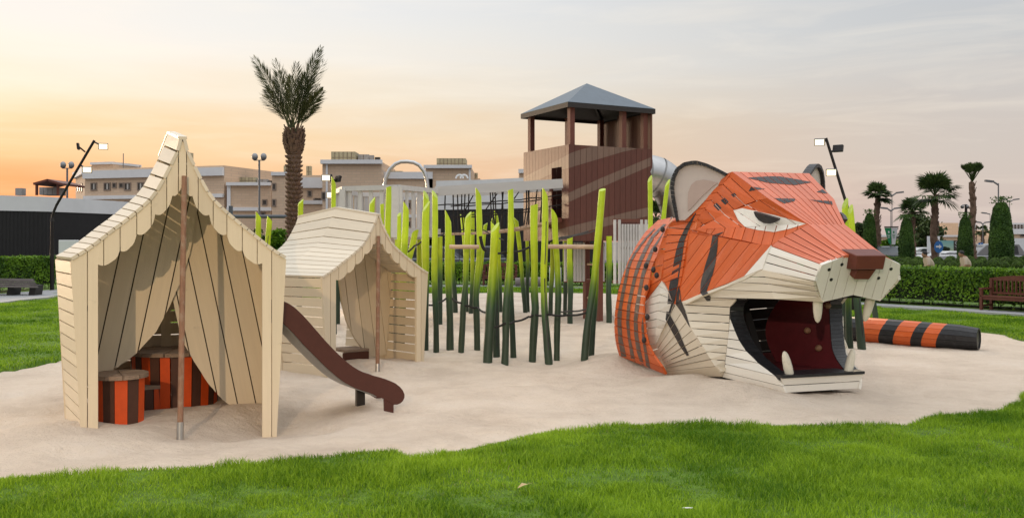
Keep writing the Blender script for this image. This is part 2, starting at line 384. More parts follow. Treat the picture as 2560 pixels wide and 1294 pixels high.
for _i in range(420):
    DIMP.append((_r.uniform(-7,7.5),8.2+8.5*_r.random()**1.3,-_r.uniform(.012,.034),_r.uniform(.12,.24)))
for _p in ((1090,883),(1125,874),(1152,883),(1193,877),(1219,907),(1262,907),(1283,895),(1331,898),(1372,907),(1392,898),(1460,914),(1478,897)):
    _g=gnd(*_p); DIMP+= [(_g.x+_r.uniform(-.05,.05),_g.y+.05,_r.uniform(.02,.05),_r.uniform(.3,.45)),(_g.x+.12,_g.y-.12,-.03,.28)]
def sand_h(x,y):
    z=0.07*fbm(x,y,0.55,3,3)+0.055*fbm(x,y,1.9,5,3)+0.028*fbm(x,y,5.0,8,2)
    for bx,by,h,r in BUMPS+DIMP: z=z+h*np.exp(-((x-bx)**2+(y-by)**2)/(2*(r*0.6)**2))
    return z
near=[(-60,1196),(0,1194),(200,1187),(330,1172),(470,1168),(600,1156),(760,1142),(880,1128),(1000,1122),(1050,1136),(1150,1113),(1250,1095),(1400,1076),(1560,1061),(1700,1060),(1900,1059),(2100,1063),(2262,1066),(2300,1046),(2400,1036),(2480,1025),(2515,1005),(2535,978),(2570,970)]
SAND=[tuple(gnd(*p)[:2]) for p in near]+[(7.6,13.2),(9.4,14.6),(10.4,16.6),(10.3,18.4),(10.1,19.6),(10.15,20.9),(9.4,23.2),(8.9,25.0),(7.5,30),(4.4,36),(0.5,37),(-3.6,36.2),(-7,29),(-7.6,20),(-7.45,15.9),(-7.7,14.6),(-8.6,12.5),(-8.8,9.8)]
SP=np.array(SAND)
def sand_sd(x,y):
    """signed distance to the sandpit edge: >0 outside"""
    x=np.asarray(x,float); y=np.asarray(y,float); dm=np.full(x.shape,1e9); ins=np.zeros(x.shape,bool)
    n=len(SP)
    for i in range(n):
        ax,ay=SP[i]; bx,by=SP[(i+1)%n]; dx,dy=bx-ax,by-ay
        t=np.clip(((x-ax)*dx+(y-ay)*dy)/(dx*dx+dy*dy+1e-12),0,1)
        dm=np.minimum(dm,(x-ax-t*dx)**2+(y-ay-t*dy)**2)
        c=((ay>y)!=(by>y))&(x<(bx-ax)*(y-ay)/((by-ay) if abs(by-ay)>1e-9 else 1e-9)+ax)
        ins^=c
    d=np.sqrt(dm); d=np.where(ins,-d,d)
    return d+0.22*fbm(x,y,1.1,21,3)+0.10*fbm(x,y,4.0,22,2)
def lawn_h(x,y,d=None):
    if d is None: d=sand_sd(x,y)
    edge=np.clip((d+0.12)/0.3,0,1)
    return -0.45+0.48*edge*edge*(3-2*edge)+(0.05*fbm(x,y,0.9,31,3)+0.02*fbm(x,y,4,33,2))*edge
def grid(name, xs, ys, hf, m):
    X,Yg=np.meshgrid(xs,ys); Z=hf(X,Yg); nx,ny=len(xs),len(ys)
    v=np.stack([X.ravel(),Yg.ravel(),Z.ravel()],1)
    i=np.arange(nx*ny).reshape(ny,nx); f=np.stack([i[:-1,:-1].ravel(),i[:-1,1:].ravel(),i[1:,1:].ravel(),i[1:,:-1].ravel()],1)
    me=bpy.data.meshes.new(name); me.from_pydata(v.tolist(),[],f.tolist()); me.materials.append(m)
    me.polygons.foreach_set('use_smooth',np.ones(len(f),bool)); me.update()
    o=bpy.data.objects.new(name,me); COL.objects.link(o); o['kind']='structure'; return o
def sandmat():
    m=bpy.data.materials.new('sand'); m.use_nodes=True; t=m.node_tree; b=t.nodes['Principled BSDF']; b.inputs['Roughness'].default_value=0.95; b.inputs['Specular IOR Level'].default_value=0.1
    co=t.nodes.new('ShaderNodeTexCoord')
    def nz(s,dt=6): 
        n=t.nodes.new('ShaderNodeTexNoise'); n.inputs['Scale'].default_value=s; n.inputs['Detail'].default_value=dt; n.inputs['Roughness'].default_value=0.7; t.links.new(co.outputs['Object'],n.inputs[0]); return n.outputs[0]
    a=nz(0.8); r=t.nodes.new('ShaderNodeValToRGB'); ramp(r,[(0.3,(0.57,0.465,0.37)),(0.55,(0.70,0.59,0.48)),(0.75,(0.75,0.65,0.55))]); t.links.new(a,r.inputs[0])
    bq=nz(70,3); mr=t.nodes.new('ShaderNodeMapRange'); mr.inputs[1].default_value=0.60; mr.inputs[2].default_value=0.72; t.links.new(bq,mr.inputs[0])
    mm=t.nodes.new('ShaderNodeMath'); mm.operation='MULTIPLY'; mm.inputs[1].default_value=0.35; t.links.new(mr.outputs[0],mm.inputs[0])
    mx=t.nodes.new('ShaderNodeMix'); mx.data_type='RGBA'; t.links.new(mm.outputs[0],mx.inputs[0]); t.links.new(r.outputs[0],mx.inputs[6]); mx.inputs[7].default_value=(0.27,0.20,0.145,1)
    t.links.new(mx.outputs[2],b.inputs['Base Color'])
    h=t.nodes.new('ShaderNodeMath'); h.operation='ADD'; t.links.new(nz(14,6),h.inputs[0])
    h2=t.nodes.new('ShaderNodeMath'); h2.operation='MULTIPLY'; h2.inputs[1].default_value=0.4; t.links.new(nz(60,3),h2.inputs[0]); t.links.new(h2.outputs[0],h.inputs[1])
    bp=t.nodes.new('ShaderNodeBump'); h3=t.nodes.new('ShaderNodeMath'); h3.operation='MULTIPLY_ADD'; h3.inputs[1].default_value=2.2; t.links.new(nz(4.2,5),h3.inputs[0]); t.links.new(h.outputs[0],h3.inputs[2]); h=h3
    bp.inputs['Strength'].default_value=0.8; bp.inputs['Distance'].default_value=0.05; t.links.new(h.outputs[0],bp.inputs['Height']); t.links.new(bp.outputs[0],b.inputs['Normal'])
    return m
M['sand']=sandmat()
M['soil']=mat('lawn_soil',(0.085,0.16,0.012),0.95,0.35,0.4,6,dirt=((0.22,0.17,0.10),5,0.62,0.75),rand=0)
M['earth']=mat('far_ground',(0.17,0.155,0.135),0.9,0.15,0.1,0.4,rand=0)
xs=np.concatenate([np.arange(-11,-6,0.2),np.arange(-6,6.5,0.075),np.arange(6.5,12,0.2)])
ysn=np.concatenate([np.arange(6.8,16,0.075),np.arange(16,24,0.15),np.arange(24,39,0.4)])
grid('sandpit',xs,ysn,lambda x,y:sand_h(x,y)-0.35*np.clip((sand_sd(x,y)-0.12)/0.5,0,1),M['sand'])
xl=np.concatenate([np.arange(-26,-9,0.6),np.arange(-9,10,0.12),np.arange(10,26,0.6)])
yl=np.concatenate([np.arange(2.0,6.0,0.5),np.arange(6.0,15,0.1),np.arange(15,48,0.4)])
grid('lawn',xl,yl,lawn_h,M['soil'])
mb=MB(); mb.add([(-900,-60,-0.16),(900,-60,-0.16),(900,1500,-0.16),(-900,1500,-0.16),(-25,3,-0.7),(25,3,-0.7),(25,45,-0.7),(-25,45,-0.7)],[[4,5,6,7],[0,1,5,4],[1,2,6,5],[2,3,7,6],[3,0,4,7]])
mb.build('ground',M['earth'])['kind']='structure'
# car park / road behind the hedges
mb=MB(); mb.add([(-70,46,-0.05),(90,46,-0.05),(90,100,-0.05),(-70,100,-0.05)],[[0,1,2,3]])
mb.build('car_park',M['asphalt'])['kind']='structure'
# ring path between lawn and hedge
inner=[(-14.4,18),(-15.6,25),(-16.0,31),(-15.4,36),(-12,39.0),(-6,40.2),(0,40.3),(4.5,38.6),(8.2,33.2),(10.75,28.7),(13.25,25.1),(16,21.5),(19,17)]
outer=[(-17.4,18),(-18.8,25),(-19.2,33),(-18.2,39.5),(-13,42.0),(-6,42.4),(0,42.2),(5.2,40.2),(9.2,34.4),(11.3,30.1),(14.1,26.3),(17,22.7),(20.2,18)]
mb=MB(); k=len(inner); mb.add([(x,y,0.045) for x,y in inner]+[(x,y,0.045) for x,y in outer],[[i,i+1,k+i+1,k+i] for i in range(k-1)])
mb.build('path',M['pave'])['kind']='structure'
mb=MB()
for i in range(k-1):
    a,b2=Vector((*inner[i],0.04)),Vector((*inner[i+1],0.04)); mb.bar(a,b2,0.12,0.09)
mb.build('kerb',mat('kerb_stone',(0.36,0.36,0.36),0.85,0.1,0.1,4))['kind']='structure'

# grass blades
def blades(name, xr, yr, dens, hgt, wid, mt, seed, fan=True, dmin=-0.05, keep=None, lean=0.6):
    r=np.random.RandomState(seed)
    n=int((xr[1]-xr[0])*(yr[1]-yr[0])*dens)
    x=r.uniform(*xr,n); y=r.uniform(*yr,n)
    if fan:   # only what the frame can show, with a margin for a sideways step
        k=np.abs(x)<(0.535*y+3.0); x=x[k]; y=y[k]
    d=sand_sd(x,y); pr=np.clip((d-dmin)/0.22,0,1)
    pr=pr*np.clip(1.25+2.6*fbm(x,y,0.9,41,3),0.25,1)
    k=r.uniform(0,1,len(x))<pr
    if keep is not None: k&=keep(x,y)
    x=x[k]; y=y[k]; d=d[k]; n=len(x)
    z=lawn_h(x,y,d)-0.01
    a=r.uniform(0,2*np.pi,n); h=hgt*r.uniform(0.45,1.25,n)*np.clip(0.95+1.7*fbm(x,y,1.6,43,3)+1.0*fbm(x,y,5.0,45,2),0.35,1.9); wv=wid*r.uniform(0.6,1.3,n)
    ln=h*r.uniform(0.15,lean*1.6,n); la=a+r.normal(0,0.9,n)+1.57
    lx,ly=np.cos(la)*ln,np.sin(la)*ln
    tx,ty=np.cos(a)*wv/2,np.sin(a)*wv/2
    V=np.empty((n,5,3))
    V[:,0]=np.stack([x-tx,y-ty,z],1); V[:,1]=np.stack([x+tx,y+ty,z],1)
    V[:,2]=np.stack([x+tx*.8+lx*.35,y+ty*.8+ly*.35,z+h*.6],1); V[:,3]=np.stack([x-tx*.8+lx*.35,y-ty*.8+ly*.35,z+h*.6],1)
    V[:,4]=np.stack([x+lx,y+ly,z+h*np.sqrt(np.clip(1-(ln/h*0.5)**2,0.2,1))],1)
    me=bpy.data.meshes.new(name); me.vertices.add(n*5); me.vertices.foreach_set('co',V.ravel())
    base=np.arange(n)*5
    loops=np.stack([base,base+1,base+2,base+3,base+3,base+2,base+4],1).ravel()
    me.loops.add(n*7); me.loops.foreach_set('vertex_index',loops.astype(np.int32))
    me.polygons.add(n*2); st=np.stack([np.arange(n)*7,np.arange(n)*7+4],1).ravel(); me.polygons.foreach_set('loop_start',st.astype(np.int32))
    me.update(calc_edges=True); me.validate()
    me.materials.append(mt); o=bpy.data.objects.new(name,me); COL.objects.link(o)
    return o
tag(blades('lawn_grass',(-8.5,9.5),(5.6,13.4),6800,0.062,0.0062,M['grass'],1),'green grass of the foreground lawn with ragged edge along the sand','grass',kind='stuff')
tag(blades('lawn_grass',(-20,-6),(12.5,40),1000,0.055,0.015,M['grass'],2,keep=lambda x,y:x>-16-0.0*y),'bright green grass of the lawn beyond the sand on the left','grass',kind='stuff')
tag(blades('lawn_grass',(3.0,17),(12.6,36),1300,0.06,0.014,M['grass'],3,keep=lambda x,y:(x<0.0+np.interp(y,[12,21.5,25.1,28.7,33.2,38.6],[20,15.8,13.1,10.6,8.0,4.3]))),'green grass of the lawn behind the striped tail','grass',kind='stuff')
tag(blades('lawn_grass',(-14,5),(34,40.5),500,0.08,0.02,M['grass'],5),'narrow grass strip between far sand and hedge','grass',kind='stuff')
tag(blades('dry_grass',(-6,8),(6.3,13),300,0.05,0.005,M['drygrass'],6,dmin=0.0,lean=1.3,keep=lambda x,y:fbm(x,y,1.3,61,3)+.6*fbm(x,y,6,63,2)>.10),'dry yellow blades scattered through the foreground lawn','dry grass',kind='stuff')
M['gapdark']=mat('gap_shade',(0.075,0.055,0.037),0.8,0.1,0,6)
# ------------------------------------------------------------------ wooden tents
PT=[0,.10,.188,.27,.353,.44,.529,.62,.706,.765,.824,.866,.906,.955,1.0]
PH=[0,.053,.11,.168,.23,.288,.354,.425,.50,.578,.677,.752,.833,.917,1.0]
CT=[.24,.428,.58,.746,.90,1.0]; CZ=[-.03,.083,.22,.385,.546,.665]
class Tent:
    def __init__(s, o, th, vth, wb, we, ze, zp, zpm, d, mbulge):
        s.o=Vector((o[0],o[1],0)); s.U=Vector((math.cos(th),math.sin(th),0)); s.Vd=Vector((-math.sin(vth),math.cos(vth),0))
        s.wb,s.we,s.ze,s.zp,s.zpm,s.d,s.mb=wb,we,ze,zp,zpm,d,mbulge
    def P(s,u,v,z): return s.o+s.U*u+s.Vd*v+Vector((0,0,z))
    def prof(s,t,k):
        """roof line: t 0 eave .. 1 ridge, k=0 front/back frame, 1 middle frame"""
        we=s.we+(s.mb if k else 0); zp=s.zpm if k else s.zp
        return max(0.035,we*(1-t)), s.ze+(zp-s.ze)*np.interp(t,PT,PH)
    def ztop(s,u,k):
        we=s.we+(s.mb if k else 0); zp=s.zpm if k else s.zp
        return s.ze+(zp-s.ze)*np.interp(1-min(1,abs(u)/we),PT,PH)
    def side(s,z,k): return s.wb+(s.we-s.wb)*max(0,z)/s.ze+(s.mb if k else 0)
    def scal(s,t,k):
        zp=s.zpm if k else s.zp
        if t<CT[0]: return None
        i=max(j for j in range(len(CT)) if CT[j]<=t+1e-9); 
        if i==len(CT)-1: z=CZ[-1]
        else:
            x=(t-CT[i])/(CT[i+1]-CT[i]); z=CZ[i]-0.012*math.sin(math.pi*min(1,x*1.6)) +(CZ[i+1]-CZ[i])*(1-math.sqrt(max(0,1-x**2.3)))
        return s.ze+(zp-s.ze)*z
    def build(s, name, label, front_mat, roof_mat, nroof, nside, back):
        T=thing(name,label,'play tent',tuple(s.P(0,s.d,0)))
        fd=-s.Vd
        # roof planks: two lengths meeting on the middle frame
        ts=np.linspace(0,1,nroof+1)
        for sg in (-1,1):
            for i in range(nroof):
                a,b=ts[i],ts[i+1]; g=0.0042
                a2,b2=a+g,b-g
                for (v0,k0),(v1,k1) in (((-0.035,0),(s.d,1)),((s.d,1),(2*s.d+0.03,0))):
                    q=[]
                    for t,v,k in ((a2,v0,k0),(a2,v1,k1),(b2,v1,k1),(b2,v0,k0)):
                        u,z=s.prof(t,k); q.append(s.P(sg*u,v,z+0.034))
                    m=MB(); m.slab(q,0.034,out=(s.U*sg*0.6+Vector((0,0,1)))); m.build('roof_plank',roof_mat,T)
        m=MB()
        for (v0,k0),(v1,k1) in (((-0.04,0),(s.d,1)),((s.d,1),(2*s.d+0.04,0))):
            z0=(s.zp,s.zpm)[k0]+.045; z1=(s.zp,s.zpm)[k1]+.045
            m.slab([s.P(-.045,v0,z0),s.P(.045,v0,z0),s.P(.045,v1,z1),s.P(-.045,v1,z1)],0.03,out=(0,0,1))
        m.build('ridge_cap',roof_mat,T)
        # side boards
        for sg in (-1,1):
            for i in range(nside):
                z0=-0.28 if i==0 else s.ze*i/nside+0.007; z1=s.ze*(i+1)/nside-0.007
                for (v0,k0),(v1,k1) in (((0.0,0),(s.d,1)),((s.d,1),(2*s.d,0))):
                    q=[s.P(sg*s.side(z0,k0),v0,z0),s.P(sg*s.side(z0,k1),v1,z0),s.P(sg*s.side(z1,k1),v1,z1),s.P(sg*s.side(z1,k0),v0,z1)]
                    m=MB(); m.slab(q,0.03,out=s.U*sg); m.build('wall_board',front_mat,T)
        # front and middle frames: jamb boards and scalloped valance boards
        jt=[0,.148,.29,.435,.583,.713,.854,.962]
        for k,v in ((0,-0.02),(1,s.d)):
            wo=s.we*(1-CT[0])
            for sg in (-1,1):
                we=s.we+(s.mb if k else 0)
                for i in range(len(jt)-1):
                    a,b=jt[i]+.004,jt[i+1]-.004
                    top=[(sg*we*(1-t), s.prof(t,k)[1]) for t in np.linspace(a,b,5)]
                    if b<=CT[0] or a<CT[0]:
                        bot=[]
                        if b>CT[0]:
                            bot=[(sg*we*(1-t), s.scal(t,k)) for t in np.linspace(b,CT[0],6)]
                            x0=bot[-1][0]
                            bot.append((x0,-0.28))
                        else: bot=[(sg*we*(1-b),-0.28)]
                        if i==0:
                            bot.append((sg*(s.side(0,k)-0.001),-0.28)) if abs(bot[-1][0])<s.side(0,k) else None
                        else: bot.append((sg*we*(1-a),-0.28))
                        if i==0 and abs(sg*we*(1-b))>s.side(0,k)-0.03: bot=[(sg*(s.side(0,k)-0.06),-0.28),(sg*s.side(0,k),-0.28)]
                    else:
                        bot=[(sg*we*(1-t), s.scal(t,k)) for t in np.linspace(b,a,9)]
                    m=MB(); m.slab([s.P(u,v,z) for u,z in top+bot],0.042,out=fd)
                    m.build('jamb_board' if a<CT[0] else 'valance_board',front_mat,T)
            m=MB(); we=s.we+(s.mb if k else 0)
            tt=list(np.linspace(.967,1,4))
            poly=[(-we*(1-t),s.prof(t,k)[1]) for t in tt]+[(we*(1-t),s.prof(t,k)[1]) for t in tt[::-1]]+[(we*(1-t),s.scal(t,k)) for t in tt]+[(-we*(1-t),s.scal(t,k)) for t in tt[::-1][1:]]
            m.slab([s.P(u,v,z) for u,z in poly],0.042,out=fd); m.build('valance_board',front_mat,T)
        # boards that edge the roof front (their ends show the joints)
        s.T=T
        return T
    def unproj(s,px,py,v):
        """pixel -> (u,z) on the frame plane at depth v"""
        c=s.o+s.Vd*v; r=(px-1280)/FPX
        u=(r*c.y-c.x)/(s.U.x-r*s.U.y); p=c+s.U*u
        return u, EYE-(py-HZ)*p.y/FPX
    def curtain(s, px, sg, v, kl, n, wid, front_mat, zmin=-0.1, thick=0.035):
        """gathered board curtain: px = pixels along its free edge, sg side it hangs on, kl slant of the joints"""
        cur=sorted([s.unproj(x,y,v) for x,y in px],key=lambda q:q[1]); cu=[c[0] for c in cur]; cz=[c[1] for c in cur]
        zs=np.arange(zmin,s.zpm,0.012)
        def valid(S):
            u=S+sg*-kl*zs if False else S-sg*kl*zs
            uc=np.interp(zs,cz,cu); ok=(sg*u>=sg*uc)&(zs>=cz[0]-0.004 if cz[0]>0.05 else True)
            ok&=np.array([z<=s.ztop(x,1)-0.01 for x,z in zip(u,zs)])
            ok&=np.array([sg*x<=s.side(min(z,s.ze),1)-0.035 for x,z in zip(u,zs)])
            ids=np.nonzero(ok)[0]
            if len(ids)<3: return None
            return (u[ids[0]],zs[ids[0]],u[ids[-1]],zs[ids[-1]])
        S0=-2.0; bk=[]
        while S0<2.6:
            S1=S0+wid; ch=[]
            for S in np.linspace(S0+.007,S1-.007,9):
                r=valid(S)
                if r: ch.append(r)
            if len(ch)>=2:
                poly=[(c[0],c[1]) for c in ch]+[(c[2],c[3]) for c in ch[::-1]]
                m=MB(); m.slab([s.P(u,v,z) for u,z in poly],thick,out=-s.Vd); m.build('curtain_board',front_mat,s.T)
                bk.append([c for c in ch])
            S0=S1
        al=[c for ch in bk for c in ch]
        if sg<0: pass
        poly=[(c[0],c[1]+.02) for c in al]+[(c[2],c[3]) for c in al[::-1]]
        m=MB(); m.slab([s.P(u,v+thick+.004,z) for u,z in poly],.008,out=-s.Vd); m.build('gap_shade_sheet',M['gapdark'],s.T)  # added dark sheet, imitates the shaded interior behind the board gaps
T1=Tent((-3.52,10.25),RAD(21),RAD(25),0.977,1.09,1.79,3.06,3.24,1.18,0.15)
T1.build('play_tent','taller nearest cream wooden tent with scalloped front and striped seats inside',M['cream'],M['roofcream'],16,13,True)
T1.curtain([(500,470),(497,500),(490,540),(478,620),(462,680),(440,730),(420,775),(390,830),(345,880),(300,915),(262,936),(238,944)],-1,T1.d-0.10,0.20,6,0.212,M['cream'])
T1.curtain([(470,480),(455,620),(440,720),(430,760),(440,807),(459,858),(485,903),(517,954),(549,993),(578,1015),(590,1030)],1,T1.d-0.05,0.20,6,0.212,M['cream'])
# slatted back wall with light showing through its gaps
for i in range(11):
    z0=0.02+i*0.155
    m=MB(); m.slab([T1.P(-.92,2*T1.d-.03,z0),T1.P(.92,2*T1.d-.03,z0),T1.P(.92,2*T1.d-.03,z0+.143),T1.P(-.92,2*T1.d-.03,z0+.143)],.03,out=-T1.Vd); m.build('back_board',M['cream'],T1.T)
for u in (-.25,-.02,.5):
    m=MB(); m.slab([T1.P(u,2*T1.d-.09,-.1),T1.P(u+.12,2*T1.d-.09,-.1),T1.P(u+.12,2*T1.d-.09,2.2),T1.P(u,2*T1.d-.09,2.2)],.05,out=-T1.Vd); m.build('back_post',M['cream'],T1.T)
T2=Tent((-2.10,14.95),RAD(50),RAD(50),0.98,1.10,1.445,2.37,2.50,0.95,0.09)
T2.build('play_tent','smaller cream wooden tent behind the brown slide, seen from its corner',M['cream'],M['roofcream'],12,10,True)
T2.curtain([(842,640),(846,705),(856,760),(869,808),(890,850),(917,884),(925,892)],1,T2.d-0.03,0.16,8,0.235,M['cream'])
# front poles with steel feet
for (a,b,t,lab) in ((at(450,1100,9.93),at(461,440,10.2),T1,'weathered round wooden pole with steel foot before the taller tent'),
                (at(943.7,932,14.62),at(946,590,14.9),T2,'weathered round wooden pole with steel foot before the smaller tent')):
    th=thing('tent_pole',lab,'pole',tuple(a),'poles standing in front of the tents')
    d=b-a; m=MB(); m.tube([a+d*.06,a+d*.3,a+d*.65,b],[.031,.03,.03,.028],12); m.build('shaft',M['pole'],th,True)
    m=MB(); m.tube([a-d*.05,a+d*.068],[.036,.036],12); m.build('steel_foot',M['steel'],th,True)
# ------------------------------------------------------------------ striped round seats in the taller tent
def drum(c, r0, r1, h, n, label, a0=0, ntop=10, cat='seat'):
    T=thing('drum_seat',label,cat,tuple(c),'striped seats in the taller tent')
    for i in range(n):
        a=a0+2*math.pi*i/n; b=a0+2*math.pi*(i+1)/n; e=.012
        q=[(c.x+r*math.cos(x),c.y+r*math.sin(x),c.z+z) for r,x,z in ((r0,a+e,-.15),(r0,b-e,-.15),(r1,b-e,h),(r1,a+e,h))]
        m=MB(); m.slab(q,.028,out=(math.cos((a+b)/2),math.sin((a+b)/2),0)); m.build('stave',M['orangeslat'] if i%2 else M['brownslat'],T)
    for i in range(ntop):
        a=a0+2*math.pi*i/ntop; b=a0+2*math.pi*(i+1)/ntop; R1=r1+.035; e=.012
        q=[Vector((c.x+.015*math.cos((a+b)/2),c.y+.015*math.sin((a+b)/2),c.z+h+.045))]+[Vector((c.x+R1*math.cos(x),c.y+R1*math.sin(x),c.z+h+.045)) for x in np.linspace(a+e,b-e,4)]
        m=MB(); m.slab(q,.045,out=(0,0,1)); m.build('top_segment',M['wornwood'],T)
    return T
c=gnd(300,1052,0.03); drum(Vector((c.x-.02,c.y+.05,-.01)),0.245,0.26,0.515,12,'small round stool with orange and brown staves by the left jamb',.17)
c=Vector((-4.22,12.05,0.0)); drum(c,0.50,0.53,0.60,26,'large round platform with orange and brown staves behind the curtains',.1,12)
th=thing('drum_seat','low striped step between the stool and the large platform','step',tuple(Vector((-4.42,11.42,0))),'striped seats in the taller tent')
for i in range(4):
    p=Vector((-4.56+i*.09,11.36+i*.05,0)); q=Vector((-4.47+i*.09-.008,11.41+i*.05,0))
    m=MB(); m.slab([p+Vector((0,0,-.1)),q+Vector((0,0,-.1)),q+Vector((0,0,.22)),p+Vector((0,0,.22))],.03,out=(.3,-1,0)); m.build('stave',M['brownslat'] if i%2==0 else M['orangeslat'],th)
for j in range(2):
    a=Vector((-4.60-.10*j,11.33+.17*j,.265)); b=a+Vector((.40,.22,0)); o=Vector((-.10,.17,0))*.93
    m=MB(); m.slab([a,b,b+o,a+o],.045,out=(0,0,1)); m.build('top_segment',M['wornwood'],th)
th=thing('wall_bench','plank bench along the inner left wall of the taller tent','bench',(-5.0,11.9,0))
a=at(268,944,11.75); b=at(372,905,12.35); f=Vector((-.25,.22,0))
for j in range(2):
    m=MB(); m.slab([a+f*j+f*.04,b+f*j+f*.04,b+f*(j+.96),a+f*(j+.96)],.04,out=(0,0,1)); m.build('seat_plank',M['wornwood'],th)
for j in range(2):
    z=Vector((0,0,-.05-.17*j)); z2=Vector((0,0,-.21-.17*j)); m=MB(); m.slab([a+z,b+z,b+z2,a+z2],.03,out=(.6,-1,0)); m.build('front_board',M['wornwood'],th)
th=thing('wall_bench','low plank seat inside the smaller tent beside its curtain','bench',tuple(at(872,880,15.6)))
a=at(826,868,15.75); b=at(888,864,16.3)
for j in range(3):
    o=Vector((.10,-.13,0)); m=MB(); q=[a+o*j+o*.05,b+o*j+o*.05,b+o*(j+.95),a+o*(j+.95)]; m.slab(q,.04,out=(0,0,1)); m.build('seat_plank',M['wornwood'],th)
m=MB(); q=[a+o*2.9+Vector((0,0,-.045)),b+o*2.9+Vector((0,0,-.045)),b+o*2.9+Vector((0,0,-.3)),a+o*2.9+Vector((0,0,-.3))]; m.slab(q,.03,out=(.5,-1,0)); m.build('front_board',M['slidebrown'],th)
# ------------------------------------------------------------------ slide
z6=lambda x,y:(680+x/3.698,700+y/3.698)
SO=Vector((-1.33,11.42,0)); SD=Vector((0.86,0.51,0)).normalized(); SN=Vector((SD.y,-SD.x,0))
def onslide(px,py):
    r=(px-1280)/FPX; u=(r*SO.y-SO.x)/(SD.x-r*SD.y); p=SO+SD*u; return Vector((p.x,p.y,EYE-(py-HZ)*p.y/FPX))
top=[(40,150),(100,190),(150,212),(200,243),(250,287),(300,337),(350,392),(400,450),(450,508),(500,565),(550,618),(600,668),(650,717),(700,760),(750,797),(800,828),(850,852),(900,870),(950,884),(1000,897),(1050,912),(1100,932),(1145,953),(1185,985),(1212,1018),(1227,1055)]
bot=[(1226,1085),(1213,1115),(1190,1136),(1160,1149),(1125,1150),(1085,1128),(1040,1098),(975,1075),(935,1052),(890,1035),(830,1018),(780,1001),(730,976),(680,949),(640,920),(600,890),(550,846),(500,802),(450,752),(400,702),(350,652),(300,602),(250,546),(200,492),(150,440),(100,396),(40,352)]
TOP=[onslide(*z6(*p)) for p in top]; BOT=[onslide(*z6(*p)) for p in bot]
T=thing('slide','dark brown curved slide running out from the taller tent onto the sand','slide',(SO.x,SO.y,0))
for off,nm in ((0,'side_panel'),(-0.52,'side_panel')):
    m=MB(); m.slab([p+SN*off for p in TOP+BOT],.032,out=SN); m.build(nm,M['slidebrown'],T,bevel=.004)
# steel chute between the panels
mid=[]
nb=BOT[7:]
from bisect import bisect
for p in nb: mid.append(p)
m=MB(); n=len(mid)
vs=[]
for p in mid: vs+= [p-SN*.033+Vector((0,0,.05)), p-SN*.52+Vector((0,0,.05)), p-SN*.033+Vector((0,0,-.012)), p-SN*.52+Vector((0,0,-.012))]
fs=[]
for i in range(n-1):
    a=4*i; b=a+4; fs+=[[a,a+1,b+1,b],[a+2,b+2,b+3,a+3],[a,b,b+2,a+2],[a+1,a+3,b+3,b+1]]
m.add(vs,fs); m.build('chute',M['greymetal'],T,True)
pa=onslide(*z6(1040,1098)); pb=onslide(*z6(1127,1150)); pc=onslide(*z6(1125,1185)); pd=onslide(*z6(1045,1195))
m=MB(); m.slab([pa-SN*.005,pb-SN*.005,pc-SN*.005+Vector((0,0,-.1)),pd-SN*.005+Vector((0,0,-.1))],.03,out=SN); m.build('foot',M['slidebrown'],T)
pa=onslide(*z6(892,1032)); pb=onslide(*z6(968,1070)); 
m=MB(); m.slab([pa-SN*.36,pb-SN*.36,Vector((pb.x,pb.y,-.05))-SN*.36,Vector((pa.x,pa.y,-.05))-SN*.36],.06,out=SN); m.build('foot',M['darktrim'],T)
# ------------------------------------------------------------------ tiger head, built in its own axes (t forward, b sideways, z up)
HA=RAD(16); HM=Vector((3.95,12.22,0)); HF=Vector((math.sin(HA),-math.cos(HA),0)); HL=Vector((math.cos(HA),math.sin(HA),0))
def W(t,b,z): return HM+HF*t+HL*b+Vector((0,0,z))
def loc(p):
    q=Vector(p)-HM; return q.dot(HF),q.dot(HL),q.z
def mir(p): p=Vector(p); return p-HL*(2*(p-HM).dot(HL))
def hp(px,py,b):
    if callable(b):
        bb=-1.2
        for _ in range(8): bb=b(hp(px,py,bb)[2])
        return hp(px,py,bb)
    r=(px-1280)/FPX; q=HM+HL*b; t=(r*q.y-q.x)/(HF.x-r*HF.y); p=q+HF*t
    return t,b,EYE-(py-HZ)*p.y/FPX
def z1(x,y): return 1520+x/4.3125,390+y/4.3133
def z2(x,y): return 1880+x/4.3125,390+y/4.3133
def z3(x,y): return 1520+x/4.175,690+y/4.175
def z4(x,y): return 1800+x/4.175,690+y/4.175
def z5(x,y): return 2060+x/3.805,560+y/3.805
def z7(x,y): return 1500+x/2.0218,380+y/2.0218
TG=thing('tiger_sculpture','giant wooden tiger head with open mouth, built of orange and white planks','play sculpture',tuple(W(-1.2,0,0)))
STR=[]   # painted stripes: (list of convex pixel polygons, material index)
def clip(poly,conv):
    """clip 2-D poly by convex polygon"""
    ar=sum(conv[i][0]*conv[(i+1)%len(conv)][1]-conv[(i+1)%len(conv)][0]*conv[i][1] for i in range(len(conv)))
    if ar<0: conv=conv[::-1]
    out=poly
    for i in range(len(conv)):
        a,b=conv[i],conv[(i+1)%len(conv)]; inp=out; out=[]
        if not inp: return []
        f=lambda p:(b[0]-a[0])*(p[1]-a[1])-(b[1]-a[1])*(p[0]-a[0])
        for j in range(len(inp)):
            p,q=inp[j],inp[(j+1)%len(inp)]; fp,fq=f(p),f(q)
            if fp>=0: out.append(p)
            if fp*fq<0: s=fp/(fp-fq); out.append((p[0]+(q[0]-p[0])*s,p[1]+(q[1]-p[1])*s))
    return out
def strips(left,right):
    return [[left[i],right[i],right[i+1],left[i+1]] for i in range(len(left)-1)]
